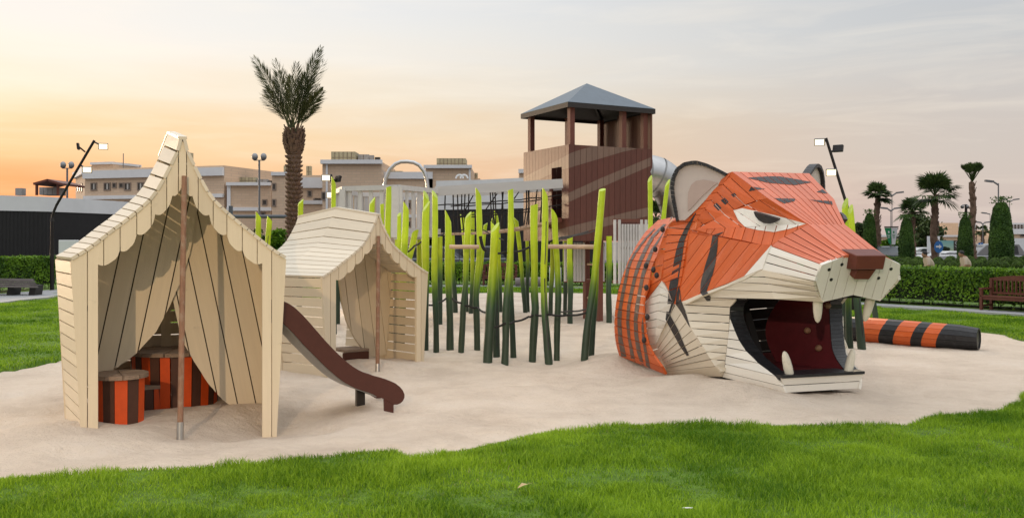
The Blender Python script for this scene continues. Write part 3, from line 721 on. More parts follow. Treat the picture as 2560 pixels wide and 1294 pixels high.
def paint(m, quad, out, off=0.004, pset=None):
    """lay painted stripe pieces on a plank face (quad, 3-D), split in triangles"""
    tris=[(quad[0],quad[i],quad[i+1]) for i in range(1,len(quad)-1)]
    for tr in tris:
        n=(tr[1]-tr[0]).cross(tr[2]-tr[0])
        if n.length<1e-7: continue
        n.normalize()
        if n.dot(out)<0: n=-n
        p2=[proj(p) for p in tr]
        for polys,mi in (STR if pset is None else pset):
            for cv in polys:
                c=clip(p2,list(cv))
                if len(c)<3: continue
                pts=[]
                for (x,y) in c:
                    dr=Vector(((x-1280)/FPX,1,-(y-HZ)/FPX)); k=(tr[0]-Vector((0,0,EYE))).dot(n)/dr.dot(n)
                    pts.append(Vector((0,0,EYE))+dr*k+n*off)
                yield pts,n,mi
HEADC=W(-1.2,0,1.2)
def plank(quad, mats, name='plank', th=0.035, mirror=True, out=None, pset=None, stripes=True):
    quad=[Vector(p) for p in quad]
    if (quad[1]-quad[0]).cross(quad[2]-quad[0]).length<1e-7: quad=quad[1:]+quad[:1]
    c=sum(quad,Vector())/len(quad)
    o=out if out is not None else c-HEADC
    pcs=list(paint(None,quad,o,pset=pset)) if stripes else []
    for mr in ((False,True) if mirror else (False,)):
        f=mir if mr else Vector
        m=MB(); oo=o if not mr else (o-HL*(2*o.dot(HL)))
        m.slab([f(p) for p in (quad if not mr else [quad[0]]+quad[:0:-1])],th,out=oo,tri=True)
        used=mats
        for pts,n,mi in pcs:
            pp=[f(p) for p in pts]; nn=(pp[1]-pp[0]).cross(pp[2]-pp[0])
            if nn.dot(oo)<0: pp.reverse()
            m.add(pp,[list(range(len(pp)))],mi)
        m.build(name,used,TG)
def rails(Lp,Rp,bl,br,mats,gap=0.006,**kw):
    """Lp,Rp: pixel rails, bl/br: sideways offsets per joint (list, pair or function)"""
    n=len(Lp)
    def bs(b,i):
        if callable(b): return b
        if len(b)==n: return b[i]
        return b[0]+(b[1]-b[0])*i/(n-1)
    A=[W(*hp(*Lp[i],bs(bl,i))) for i in range(n)]; B=[W(*hp(*Rp[i],bs(br,i))) for i in range(n)]
    for i in range(n-1):
        da=A[i+1]-A[i]; db=B[i+1]-B[i]; ga=da*(min(.3,gap/max(da.length,1e-3))); gb=db*(min(.3,gap/max(db.length,1e-3)))
        q=[A[i]+ga,B[i]+gb,B[i+1]-gb,A[i+1]-ga]
        q=[p for k,p in enumerate(q) if (p-q[k-1]).length>0.004]
        if len(q)>=3: plank(q,mats,**kw)
def mp(f,l): return [f(*p) for p in l]
# painted stripes, as drawn on the planks
S7=lambda l:mp(z7,l)
STR.append((strips(S7([(483,308),(432,380),(398,450),(380,520),(366,600),(350,680),(342,760),(332,845)]),S7([(487,308),(455,380),(428,450),(418,520),(405,600),(393,680),(376,760),(356,825)])),1))
STR.append((strips(S7([(332,845),(372,920),(405,980),(440,1030),(462,1057)]),S7([(356,825),(395,895),(425,970),(450,1025),(462,1057.5)])),1))
STR.append((strips(S7([(622,404),(570,420),(555,500),(530,580),(510,660),(507,710)]),S7([(623,406),(598,424),(595,480),(585,560),(570,620),(540,702)])),1))
STR.append(([S7([(507,710),(540,702),(561,733),(555,768)])],1))
STR.append((strips(S7([(400,672),(388,715),(383,768),(412,810),(440,860),(455,885)]),S7([(401,672),(408,715),(412,752),(432,800),(447,850),(456,885)])),1))
STR.append((strips(S7([(688,203),(640,225),(600,250),(573,270)]),S7([(705,207),(668,236),(640,262),(583,310)])),1))
STR.append(([S7([(765,174),(830,185),(790,192),(770,206),(750,203)])],1))
STR.append(([S7([(675,295),(720,284),(880,318),(1042,362),(960,388),(880,405),(800,395),(735,380),(700,345)])],2))
FORE=[([mp(z2,[(-60,235),(60,228),(170,220),(300,222),(480,252),(650,285),(460,315),(170,290)])],1),([mp(z2,[(230,455),(468,462),(455,490),(345,513)])],1),
      ([mp(z2,[(620,472),(860,488),(870,528),(770,510)])],1),([mp(z2,[(695,388),(760,360),(815,405),(760,402)])],1),([mp(z2,[(-95,330),(20,335),(145,355),(40,366),(-60,372)])],1)]
OM=[M['orange'],M['stripe'],M['white']]; OT=[M['orangesheen'],M['stripe'],M['white']]; WM=[M['white'],M['stripe'],M['white']]; WShade=[M['tigershade'],M['stripe'],M['white']]
# skull side
L1=mp(z1,[(1335,168),(1300,215),(1240,305),(1175,390),(1110,475),(1045,570),(965,680),(945,790)]); R1=mp(z1,[(1722,455),(1590,480),(1470,525),(1360,578),(1250,625),(1150,682),(1025,735),(945,790)])
rails(L1,R1,[-.61,-.63,-.69,-.76,-.82,-.90,-.98,-1.0],[-.50,-.55,-.61,-.68,-.75,-.83,-.93,-1.0],OM)
# towards the ear
L2=mp(z1,[(1285,205),(1075,358),(985,440),(925,512),(870,580),(790,645),(690,705),(645,768)]); R2=mp(z1,[(1335,168),(1240,305),(1175,390),(1110,475),(1050,560),(995,635),(942,707),(882,792)])
rails(L2,R2,[-.63,-.78,-.87,-.93,-.98,-1.05,-1.12,-1.12],[-.61,-.69,-.76,-.82,-.89,-.94,-.98,-1.02],OM)
# above the eye
L3=mp(z1,[(1722,455),(1630,475),(1505,530),(1365,578),(1250,625),(1140,688),(945,790)]); R3=mp(z1,[(2152,735),(2027,735),(1850,747),(1640,757),(1440,765),(1265,772),(945,790.5)])
rails(L3,R3,[-.50,-.53,-.59,-.68,-.75,-.84,-1.0],[-.27,-.34,-.44,-.57,-.70,-.81,-1.0],OM)
# under the eye
L4=mp(z1,[(945,790),(1070,785),(1155,780),(1265,772),(1375,769),(1485,766),(1595,762),(1705,755),(1822,748),(1942,741),(2052,738),(2152,735)])
R4=mp(z1,[(882,795),(1055,825),(1110,845),(1235,865),(1335,885),(1440,905),(1545,930),(1650,955),(1757,960),(1902,870),(2037,793),(2152,736)])
rails(L4,R4,[-1.0,-.93,-.88,-.81,-.74,-.67,-.60,-.53,-.46,-.39,-.33,-.27],[-1.02,-.95,-.92,-.86,-.81,-.76,-.71,-.66,-.62,-.48,-.37,-.27],OM)
# cheek
L5=S7([(446,392),(505,408),(550,415),(600,428),(655,440),(705,450),(760,460),(815,468),(865,472)]); R5=S7([(446,393),(425,505),(412,600),(400,690),(410,757),(495,722),(570,690),(650,660),(728,627)])
rails(L5,R5,[-1.02,-.96,-.92,-.88,-.82,-.77,-.72,-.67,-.62],[-1.02,-1.06,-1.1,-1.14,-1.15,-1.1,-1.0,-.93,-.85],OM)
# muzzle side, bridge and forehead
L13=mp(z2,[(190,963),(270,910),(350,868),(435,825),(520,780),(605,735)]); R13=mp(z2,[(745,1165),(795,1143),(850,1120),(910,1100),(975,1078),(1020,1065)])
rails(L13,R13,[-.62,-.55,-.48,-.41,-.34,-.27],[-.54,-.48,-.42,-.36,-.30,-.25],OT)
Cl,Pl,Bl,Al=hp(*z2(605,735),-.27),hp(*z2(1020,1065),-.25),hp(*z1(1722,455),-.50),hp(*z1(1335,168),-.61)
def across(a,b,n,pset):
    for i in range(n):
        s0=-1+2*i/n; s1=-1+2*(i+1)/n; g=.006
        q=[W(a[0],a[1]*-s0-0+ (g if 0 else 0),a[2]),W(a[0],a[1]*-s1,a[2]),W(b[0],b[1]*-s1,b[2]),W(b[0],b[1]*-s0,b[2])]
        q[0]+=HL*g; q[3]+=HL*g; q[1]-=HL*g; q[2]-=HL*g
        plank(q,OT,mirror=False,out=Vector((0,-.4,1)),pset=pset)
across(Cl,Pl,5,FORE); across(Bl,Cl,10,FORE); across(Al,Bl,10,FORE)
# skull top running back to the neck
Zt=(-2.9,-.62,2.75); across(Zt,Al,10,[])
# white side of the muzzle
L12=mp(z2,[(190,963),(165,1047),(130,1140),(100,1228)]); R12=mp(z2,[(745,1165),(715,1232),(690,1292),(675,1348)])
rails(L12,R12,[-.62,-.67,-.71,-.75],[-.54,-.565,-.585,-.60],WM)
plank([W(*hp(*z7(728,627),-.85)),W(*hp(*z7(865,470),-.62)),W(*hp(*z7(851,500),-.665)),W(*hp(*z7(820,590),-.75))],WM)
# trim under the cheek
plank([W(*hp(*z7(412,757),-1.15)),W(*hp(*z7(503,718),-1.1)),W(*hp(*z7(520,725),-1.09)),W(*hp(*z7(440,765),-1.15))],WShade)
plank([W(*hp(*z7(503,718),-1.1)),W(*hp(*z7(641,667),-.94)),W(*hp(*z7(650,676),-.94)),W(*hp(*z7(520,725),-1.09))],WShade)
plank([W(*hp(*z7(641,667),-.94)),W(*hp(*z7(728,627),-.85)),W(*hp(*z7(820,591),-.75)),W(*hp(*z7(735,640),-.85)),W(*hp(*z7(650,676),-.94))],WShade)
# upper lip
f11=mp(z4,[(441,-72),(468,8),(492,79),(535,165),(568,242)])
rails(mp(z3,[(1600,-70),(1430,5),(1330,62),(1140,138),(960,220)]),f11,[-.76,-.84,-.90,-.99,-1.06],[-.75,-.745,-.74,-.73,-.72],WShade)
rails(f11,mp(z4,[(975,55),(985,105),(1005,160),(1030,215),(1085,275)]),[-.75,-.745,-.74,-.73,-.72],[-.60,-.57,-.52,-.47,-.39],WShade)
# side of the cheek, jaw
L9=mp(z3,[(775,262),(788,297),(810,381),(840,465),(872,544),(920,625),(975,705),(1025,786),(1070,866),(1118,939),(1170,1002)]); R9=mp(z3,[(1340,241),(1272,323),(1266,405),(1262,487),(1256,570),(1250,653),(1241,722),(1232,803),(1223,880),(1215,956),(1210,1003)])
rails(L9,R9,[-1.15,-1.15,-1.15,-1.15,-1.15,-1.14,-1.12,-1.1,-1.07,-1.03,-.99],[-.85,-.86,-.86,-.87,-.88,-.89,-.9,-.91,-.91,-.91,-.91],WShade)
plank([W(*hp(*p,b)) for p,b in zip(mp(z3,[(775,262),(960,220),(1340,241)]),(-1.15,-1.06,-.85))],WShade)
L10=mp(z3,[(1272,440),(1262,565),(1252,652),(1242,742),(1232,828),(1222,915),(1212,1003),(1195,1055)]); R10=mp(z3,[(1287,465),(1322,567),(1366,668),(1440,780),(1565,905),(1744,1040),(1824,1148),(1859,1222)])
rails(L10,R10,[-.87,-.88,-.89,-.9,-.905,-.91,-.91,-.91],[-.85,-.83,-.80,-.75,-.69,-.63,-.58,-.545],WM)
FQ=lambda l:[W(*hp(*z3(x,y),b)) for x,y,b in l]
plank(FQ([(704,292,-1.15),(700,270,-1.155),(775,262,-1.15),(788,297,-1.15),(757,395,-1.15)]),WShade)
plank(FQ([(757,395,-1.15),(788,297,-1.15),(810,381,-1.15),(840,465,-1.15),(815,488,-1.15)]),WShade)
plank(FQ([(815,488,-1.15),(840,465,-1.15),(872,544,-1.15),(873,567,-1.15)]),WShade)
plank(FQ([(873,567,-1.15),(872,544,-1.15),(920,625,-1.14),(925,650,-1.14)]),WShade)
plank([W(*hp(*z7(x,y),b)) for x,y,b in ((403,680,-1.12),(400,690,-1.14),(410,757,-1.15),(392,764,-1.15),(385,745,-1.15))],OM)
plank([W(*hp(*z7(x,y),b)) for x,y,b in ((372,765,-1.18),(385,735,-1.15),(405,752,-1.15),(395,764,-1.15),(381,770,-1.16))],OM)
plank(FQ([(525,98,-1.26),(560,50,-1.25),(626,155,-1.22),(548,110,-1.25)]),WM)
plank([W(*hp(*z1(x,y),b)) for x,y,b in ((965,680,-.98),(945,791,-1.0),(882,796,-1.02),(942,707,-.98))],OM)
L8=mp(z3,[(490,715),(515,757),(538,802),(550,838),(565,872),(580,903),(588,935),(600,960),(612,995),(605,1030)]); R8=mp(z3,[(704,292),(757,395),(815,488),(873,567),(925,650),(976,722),(1025,795),(1070,867),(1118,940),(1195,1052)])
rails(L8,R8,[-1.20,-1.18,-1.16,-1.14,-1.12,-1.10,-1.07,-1.04,-1.0,-.97],[-1.15,-1.15,-1.15,-1.15,-1.14,-1.12,-1.10,-1.07,-1.03,-.91],WShade)
plank([W(*hp(*p,b)) for p,b in zip(mp(z3,[(1118,940),(1170,1002),(1210,1003),(1195,1052)]),(-1.03,-.99,-.91,-.91))],WShade)
rails(mp(z3,[(415,705),(460,775),(505,860),(560,945),(600,1027)]),mp(z3,[(490,713),(515,757),(550,838),(590,938),(607,1030)]),[-1.25,-1.2,-1.16,-1.1,-1.0],[-1.2,-1.18,-1.14,-1.07,-.97],WShade)
f7=mp(z3,[(548,110),(540,190),(530,275),(525,360),(513,445),(503,533),(495,620),(488,712)])
rails(mp(z3,[(525,98),(420,235),(366,315),(374,405),(387,472),(398,545),(408,620),(417,706)]),f7,[-1.26,-1.3,-1.32,-1.33,-1.33,-1.32,-1.3,-1.26],[-1.25,-1.27,-1.28,-1.28,-1.28,-1.27,-1.25,-1.21],WM)
rails(f7,mp(z3,[(626,155),(648,232),(690,270),(652,390),(606,480),(575,545),(537,620),(490,713)]),[-1.25,-1.27,-1.28,-1.28,-1.28,-1.27,-1.25,-1.21],[-1.22,-1.2,-1.17,-1.17,-1.2,-1.2,-1.21,-1.205],WM)
# orange band behind the cheek and the flange behind it
b6l=S7([(343,381),(338,420),(331,462),(326,505),(322,552),(312,598),(305,650),(325,658),(347,700),(372,765)]); b6r=S7([(453,391),(446,418),(441,450),(434,479),(430,511),(425,544),(420,580),(412,630),(403,680),(400,752)])
rails(b6l,b6r,[-1.12,-1.14,-1.16,-1.18,-1.2,-1.22,-1.25,-1.24,-1.22,-1.18],[-1.02,-1.03,-1.04,-1.06,-1.07,-1.09,-1.1,-1.12,-1.14,-1.15],OM)
rails(S7([(335,383),(318,430),(297,490),(275,580),(250,680),(213,768)]),S7([(343,382),(338,425),(328,490),(318,570),(308,640),(312,653)]),[-1.14,-1.18,-1.22,-1.27,-1.31,-1.34],[-1.12,-1.14,-1.17,-1.21,-1.25,-1.25],OM)
# barrel of the neck
RB=1.50; ZC=0.88
def bc(R): return lambda z:-math.sqrt(max(0.02,R*R-(z-ZC)**2))
BL=mp(z1,[(540,690),(480,745),(405,815),(355,885),(303,962),(262,1043),(218,1122),(190,1207)])+mp(z3,[(150,0),(130,80),(105,165),(88,252),(76,340),(69,428),(66,512),(69,600),(80,690),(100,775),(121,835)])
BR=mp(z1,[(700,655),(650,740),(612,808),(595,878),(565,965),(540,1050),(495,1137),(462,1225)])+mp(z3,[(432,25),(410,120),(375,210),(362,302),(364,392),(372,490),(385,598),(415,715),(470,825),(560,948),(603,1030)])
def two(a,b): return mp(z1,a)+mp(z3,b)
BST=[(strips(two([(500,780),(400,880),(322,985),(275,1050),(232,1130),(196,1220)],[(178,0),(135,200),(100,400),(100,520),(110,680),(140,835)]),two([(512,784),(424,884),(350,985),(305,1055),(264,1130),(232,1220)],[(210,0),(185,130),(150,320),(142,480),(152,650),(195,840)])),1),
     (strips(two([(690,645),(545,785),(465,865),(388,1000),(328,1130),(296,1220)],[(268,0),(230,160),(200,320),(192,480),(205,620),(240,850)]),two([(712,650),(578,788),(504,868),(428,1004),(372,1132),(336,1225)],[(303,0),(268,160),(235,320),(224,480),(237,640),(290,895)])),1),
     (strips(two([(600,810),(520,930),(462,1010),(414,1120),(374,1225)],[(345,0),(320,130),(285,310),(270,450),(275,600),(300,780),(340,905)]),two([(606,812),(544,932),(498,1012),(456,1125),(418,1230)],[(382,0),(360,110),(330,300),(310,460),(318,620),(350,800),(378,935)])),1),
     (strips(mp(z3,[(362,430),(350,540),(365,700),(400,930)]),mp(z3,[(366,430),(385,650),(410,790),(447,968)])),1)]
rails(BL,BR,bc(1.50),bc(1.44),[M['orange'],mat('worn_stripe_paint',(0.12,0.085,0.07),0.5,0.25,0.1,8,dirt=((0.42,0.22,0.14),14,0.56,0.6))],pset=BST)
# top of the neck barrel (between the two visible flanks)
tl,bl_,zl=hp(*BL[0],bc(1.50)); tr_,br_,zr=hp(*BR[0],bc(1.44))
nb=10; a0=math.atan2(-bl_,zl-ZC); a1=math.atan2(-br_,zr-ZC)
for i in range(nb):
    fr=lambda k:(1.50*math.sin(-a0+2*a0*k/nb),ZC+1.50*math.cos(-a0+2*a0*k/nb),1.44*math.sin(-a1+2*a1*k/nb),ZC+1.44*math.cos(-a1+2*a1*k/nb))
    p0,p1=fr(i),fr(i+1)
    plank([W(tr_,p0[2]+.006,p0[3]),W(tr_,p1[2]-.006,p1[3]),W(tl,p1[0]-.006,p1[1]),W(tl,p0[0]+.006,p0[1])],[M['orangesheen']],mirror=False,out=Vector((0,0,1)),stripes=False)
# dark lining inside the barrel, its near-black standing in for missing light
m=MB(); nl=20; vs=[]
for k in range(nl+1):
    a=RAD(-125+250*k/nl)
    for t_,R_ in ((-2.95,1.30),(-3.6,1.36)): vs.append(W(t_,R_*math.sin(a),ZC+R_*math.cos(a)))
m.add(vs,[[2*k,2*k+1,2*k+3,2*k+2] for k in range(nl)]); m.build('shade_lining',M['inside'],TG,True)
# battens behind the folds close the joints between the plank fields
def seam(P,mt,r=.026,dp=.055):
    Q=[p-(p-HEADC).normalized()*dp for p in P]
    for f in (lambda p:p,mir):
        m=MB(); m.tube([f(p) for p in Q],r,6); m.build('seam_batten',mt,TG)
PXB=lambda px,b:[W(*hp(*p,q)) for p,q in zip(px,b)]
seam(PXB(R4,[-1.02,-.95,-.92,-.86,-.81,-.76,-.71,-.66,-.62]),M['orange']); seam(PXB(L4,[-1.0,-.93,-.88,-.81,-.74,-.67,-.60,-.53,-.46,-.39,-.33,-.27]),M['orange'])
seam(PXB(R1,[-.50,-.55,-.61,-.68,-.75,-.83,-.93,-1.0]),M['orange'],.022,.11); seam(PXB(L1,[-.61,-.63,-.69,-.76,-.82,-.90,-.98,-1.0]),M['orange'])
seam(PXB(b6r,[-1.02,-1.03,-1.04,-1.06,-1.07,-1.09,-1.1,-1.12,-1.14,-1.15]),M['orange']); seam(PXB(b6l,[-1.12,-1.14,-1.16,-1.18,-1.2,-1.22,-1.25,-1.24,-1.22,-1.18]),M['orange'],.02)
seam(PXB(R8,[-1.15,-1.15,-1.15,-1.15,-1.14,-1.12,-1.10,-1.07,-1.03,-.91]),M['tigershade']); seam(PXB(R5[4:],[-1.15,-1.1,-1.0,-.93,-.85]),M['tigershade'])
# muzzle front plate
def plate(b,z): return W(.6+.446*(z-1.26),b,z)
PP=[(-.25,1.82),(-.545,1.71),(-.575,1.53),(-.40,1.262),(0,1.343),(.40,1.262),(.575,1.53),(.545,1.71),(.25,1.82)]
ed=[-.6,-.41,-.275,-.138,0,.138,.275,.41,.6]
for i in range(8):
    c=clip([(b,z) for b,z in PP],[(ed[i]+.004,0),(ed[i+1]-.004,0),(ed[i+1]-.004,3),(ed[i]+.004,3)])
    if len(c)>2: plank([plate(*p) for p in c],[M['white']],mirror=False,out=HF,stripes=False,th=.045)
m=MB()
for b,z in ((-.43,1.655),(-.275,1.715),(-.365,1.535),(.275,1.715),(.43,1.655),(.29,1.545)):
    p=plate(b,z)+HF*.004; up=(plate(b,z+.1)-plate(b,z)).normalized()
    ring=[p+HL*(.021*math.cos(2*math.pi*k/12))+up*(.021*math.sin(2*math.pi*k/12)) for k in range(12)]
    m.slab(ring,.01,out=HF)
m.build('whisker_hole',M['black'],TG)
# nose
def nz(t,b,z): return W(t,b,z)
m=MB(); tf,tb=.99,.72
vs=[nz(tb,-.24,1.90),nz(tb,.24,1.90),nz(tf,.20,1.825),nz(tf,-.20,1.825),nz(.72,-.20,1.665),nz(.72,.20,1.665),nz(.96,.185,1.66),nz(.96,-.185,1.66)]
m.add(vs,[[0,3,2,1],[3,7,6,2],[4,5,6,7],[0,4,7,3],[1,2,6,5],[0,1,5,4]]); m.build('nose',M['nose'],TG,bevel=.008)
m=MB(); m.slab([nz(.90,-.13,1.655),nz(.90,.13,1.655),nz(.84,.075,1.535),nz(.84,-.13,1.54)],.14,out=HF); m.build('nose_tip',M['nose'],TG,bevel=.006)
# eyes
for f in (lambda p:p,mir):
    pl=[W(*hp(*z2(x,y),b)) for x,y,b in ((20,625,-.66),(80,640,-.625),(130,655,-.60),(285,700,-.50),(270,722,-.50),(230,742,-.52),(190,750,-.55),(130,745,-.58),(75,715,-.62),(40,672,-.65))]
    pl=[f(p)+(f(p)-HEADC).normalized()*.035 for p in pl]
    m=MB(); m.slab(pl,.05,out=sum(pl,Vector())/len(pl)-HEADC); m.build('pupil',M['stripe'],TG)
# ears
def onplane(px,py,Q,nr):
    Qw=W(*Q); n=HF*nr[0]+HL*nr[1]; n.normalize(); dr=Vector(((px-1280)/FPX,1,-(py-HZ)/FPX)); k=(Qw-Vector((0,0,EYE))).dot(n)/dr.dot(n)
    return Vector((0,0,EYE))+dr*k,n
Q0=hp(*z1(1295,195),-.61); en=(math.cos(RAD(40)),-math.sin(RAD(40)))
earpx=[(745,712),(715,580),(690,450),(680,330),(692,232),(738,135),(825,70),(950,48),(1060,78),(1170,128),(1290,190)]
inpx=[(765,690),(745,560),(722,430),(715,330),(728,240),(770,150),(850,100),(950,88),(1050,110),(1150,155),(1270,215)]
pkpx=[(865,590),(862,480),(868,390),(900,310),(950,268),(1030,255),(1110,268),(1185,290)]
E=[onplane(*z1(*p),Q0,en) for p in earpx]; nE=E[0][1]; EO=[p for p,_ in E]; EI=[onplane(*z1(*p),Q0,en)[0] for p in inpx]
PK=[onplane(*z1(*p),Q0,en)[0] for p in pkpx]
EB=[onplane(*z1(*p),Q0,en)[0] for p in ((1290,260),(1100,420),(960,570),(830,690))]
PB=[onplane(*z1(*p),Q0,en)[0] for p in ((1130,330),(1000,450),(900,560))]
def dense(P,n):
    d=[0]
    for i in range(1,len(P)): d.append(d[-1]+(P[i]-P[i-1]).length)
    r=[]
    for t in np.linspace(0,d[-1],n):
        i=min(max(1,bisect(d,t)),len(P)-1); k=(t-d[i-1])/(d[i]-d[i-1]); r.append(P[i-1].lerp(P[i],k))
    return r
DO=dense(EO,25); DI=dense(EI,25)
base=[W(*hp(*z1(x,y),b)) for x,y,b in ((1280,215,-.63),(1075,360,-.78),(925,512,-.93),(790,645,-1.05))]
for f in (lambda p:p,mir):
    nn=nE if f is not mir else nE-HL*(2*nE.dot(HL))
    m=MB(); m.slab([f(p) for p in DI]+[f(p) for p in EB],.04,out=nn); m.build('ear_board',M['earinner'],TG)
    m=MB(); m.slab([f(p)+nn*.016 for p in PK+PB],.012,out=nn); m.build('inner_ear',M['earpink'],TG)
    for i in range(24):
        a,b=DO[i].lerp(DO[i+1],.05),DO[i].lerp(DO[i+1],.95); ci,di=DI[i].lerp(DI[i+1],.05),DI[i].lerp(DI[i+1],.95)
        m=MB(); q=[f(a)+nn*.055,f(b)+nn*.055,f(di)+nn*.055,f(ci)+nn*.055]; m.slab(q,.12,out=nn); m.build('ear_stave',M['black'],TG)
# mouth: black rim boards, red cheek wall, floor, near-black boards for the unlit inside
rim=mp(z3,[(1450,244),(1345,243),(1300,268),(1276,315),(1272,380),(1280,440),(1290,480),(1322,567),(1366,668),(1440,780),(1500,848),(1565,905),(1650,975),(1744,1040),(1794,1060)])
rb=[-.82,-.84,-.85,-.86,-.86,-.86,-.85,-.83,-.80,-.75,-.72,-.69,-.66,-.63,-.60]
RT=[hp(*p,b) for p,b in zip(rim,rb)]
dn=dense([Vector(p) for p in RT],30)
for i in range(29):
    a,b=dn[i].lerp(dn[i+1],.03),dn[i].lerp(dn[i+1],.97)
    for sg in (1,-1):
        q=[W(a.x,sg*a.y,a.z),W(b.x,sg*b.y,b.z),W(b.x,sg*(b.y+.20),b.z),W(a.x,sg*(a.y+.20),a.z)]
        cc=W(-.1,0,.8); c=sum(q,Vector())/4
        m=MB(); m.slab(q,.03,out=cc-c); m.build('rim_board',M['black'],TG)
m=MB(); nr=len(dn)
th=[Vector((-1.25-.45*math.sin(math.pi*k/(nr-1)),.30,np.interp(k,[0,nr-1],[1.22,.16]))) for k in range(nr)]
vs=[]
for k in range(nr): vs+=[W(dn[k].x,-(dn[k].y+.19),dn[k].z),W(th[k].x*.45+dn[k].x*.55,.40-.02,th[k].z*.5+dn[k].z*.5),W(th[k].x,.20,th[k].z)]
fs=[]
for k in range(nr-1):
    for j in range(2): fs.append([3*k+j,3*k+j+1,3*k+j+4,3*k+j+3])
m.add(vs,fs); m.build('cheek_wall',M['deepred'],TG,True)
for tx,ty in (z4(940,565),z4(1050,750),z4(1145,305)):
    wp=min((vs[q].lerp(vs[q+3 if q+3<len(vs) else q],j/6).lerp(vs[(q//3)*3+1],i/8.) for q in range(0,len(vs),3) for i in range(9) for j in range(6)),key=lambda p:(proj(p)[0]-tx)**2+(proj(p)[1]-ty)**2)
    m=MB(); m.ball(wp-HL*.04,(.05,.045,.045),8,6); m.build('climbing_hold',M['holdtan'],TG,True)
m=MB(); m.slab([W(-.06,-.58,.285),W(-.06,.58,.285),W(-2.4,.85,.285),W(-2.4,-.85,.285)],.04,out=(0,0,1)); m.build('mouth_floor',M['deepred'],TG)
for i in range(13):
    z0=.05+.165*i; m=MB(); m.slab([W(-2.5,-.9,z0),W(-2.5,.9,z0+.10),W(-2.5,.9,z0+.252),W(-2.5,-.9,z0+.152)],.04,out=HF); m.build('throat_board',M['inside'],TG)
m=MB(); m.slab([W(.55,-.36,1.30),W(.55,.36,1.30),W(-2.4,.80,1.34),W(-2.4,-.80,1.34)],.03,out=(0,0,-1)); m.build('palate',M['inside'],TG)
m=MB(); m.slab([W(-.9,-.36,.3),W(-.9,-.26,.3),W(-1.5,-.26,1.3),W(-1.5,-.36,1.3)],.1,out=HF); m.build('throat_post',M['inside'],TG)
# jaw front and deck
jl,jr=-.53,.53
for z0,z1_,tt0,tt1 in ((.09,.175,.0,.0),(.185,.275,.0,.02)):
    plank([W(tt0,jl+(.0 if z0<.1 else -.03),z0),W(tt0,jr+(.03 if z0>.1 else 0),z0+.01),W(tt1,jr+.06*(z1_-.05)/.2,z1_+.01),W(tt1,jl-.06*(z1_-.05)/.2,z1_)],[M['white']],mirror=False,out=HF,stripes=False)
for i in range(3):
    t0=.04-.13*i; t1=t0-.124; bw=.60+.02*i
    m=MB(); m.slab([W(t0,-bw,.312),W(t0,bw,.322),W(t1,bw+.02,.322),W(t1,-bw-.02,.312)],.036,out=(0,0,1)); m.build('jaw_deck_board',M['black'],TG)
# dark plinth and closing boards under the head, coloured near-black as the shadow gap
m=MB(); m.slab([W(-.40,-.44,.085),W(-.40,.42,.085),W(-.9,.80,.12),W(-2.4,.92,.0),W(-2.4,-.92,.0),W(-.9,-.82,.12)],.3,out=(0,0,1)); m.build('shade_plinth',M['inside'],TG)
# fangs
def fang(bx,t,z0,z1,r,lean,bl=0):
    m=MB(); pts=[];rr=[]
    for k,(s,q) in enumerate(((0,1.0),(.3,1.05),(.6,.95),(.82,.75),(.94,.5),(1,.2))):
        pts.append(W(t+lean*s,bx+bl*s,z0+(z1-z0)*s)); rr.append(r*q)
    m.tube(pts,rr,10); m.build('fang',M['tooth'],TG,True)
for sg in (-1,1):
    fang(.38*sg,.47,1.32,1.0,.055,-.07,-.045*sg); fang(.43*sg,-.07,.31,.60,.056,0,.075*sg)
# climbing knobs on the side
for x,y,b in ((610,790,-1.17),(530,1005,-1.26),(430,1180,-1.36),(510,1225,-1.32),(545,1285,-1.29)):
    t,bb,z=hp(*z1(x,y),b); m=MB(); m.ball(W(t,bb-.03,z),(.035,.035,.045),8,6); m.build('climbing_hold',M['hold'],TG,True)
for x,y,b in ((420,118,-1.4),(430,425,-1.36),(395,665,-1.4)):
    t,bb,z=hp(*z3(x,y),b); m=MB(); m.ball(W(t,bb-.03,z),(.035,.035,.045),8,6); m.build('climbing_hold',M['hold'],TG,True)
# ------------------------------------------------------------------ the tail, lying on the sand
TL=thing('tiger_tail','striped orange and black wooden tail lying on the sand by the lawn','play sculpture',(8.6,17.9,0))
tp=[Vector((8.62,17.72,.185)),Vector((8.35,17.92,.20)),Vector((7.35,18.72,.225)),Vector((6.2,19.85,.235)),Vector((5.2,21.2,.23))]; tr=[.205,.235,.25,.25,.24]
bands=[(0,.62,1),(.62,.88,0),(.88,1.08,1),(1.08,1.40,0),(1.40,1.66,1),(1.66,2.10,0),(2.10,2.45,1),(2.45,2.9,0),(2.9,3.3,1),(3.3,3.8,0),(3.8,4.6,1)]
cum=[0]
for i in range(4): cum.append(cum[-1]+(tp[i+1]-tp[i]).length)
def tpt(s,a,dr=0):
    i=min(max(0,bisect(cum,s)-1),3); k=(s-cum[i])/(cum[i+1]-cum[i]); p=tp[i].lerp(tp[i+1],k); r=tr[i]+(tr[i+1]-tr[i])*k+dr
    d=(tp[i+1]-tp[i]).normalized(); x=Vector((d.y,-d.x,0)).normalized(); y=Vector((0,0,1))
    return p+x*(r*math.cos(a))+y*(r*math.sin(a))
NS=15
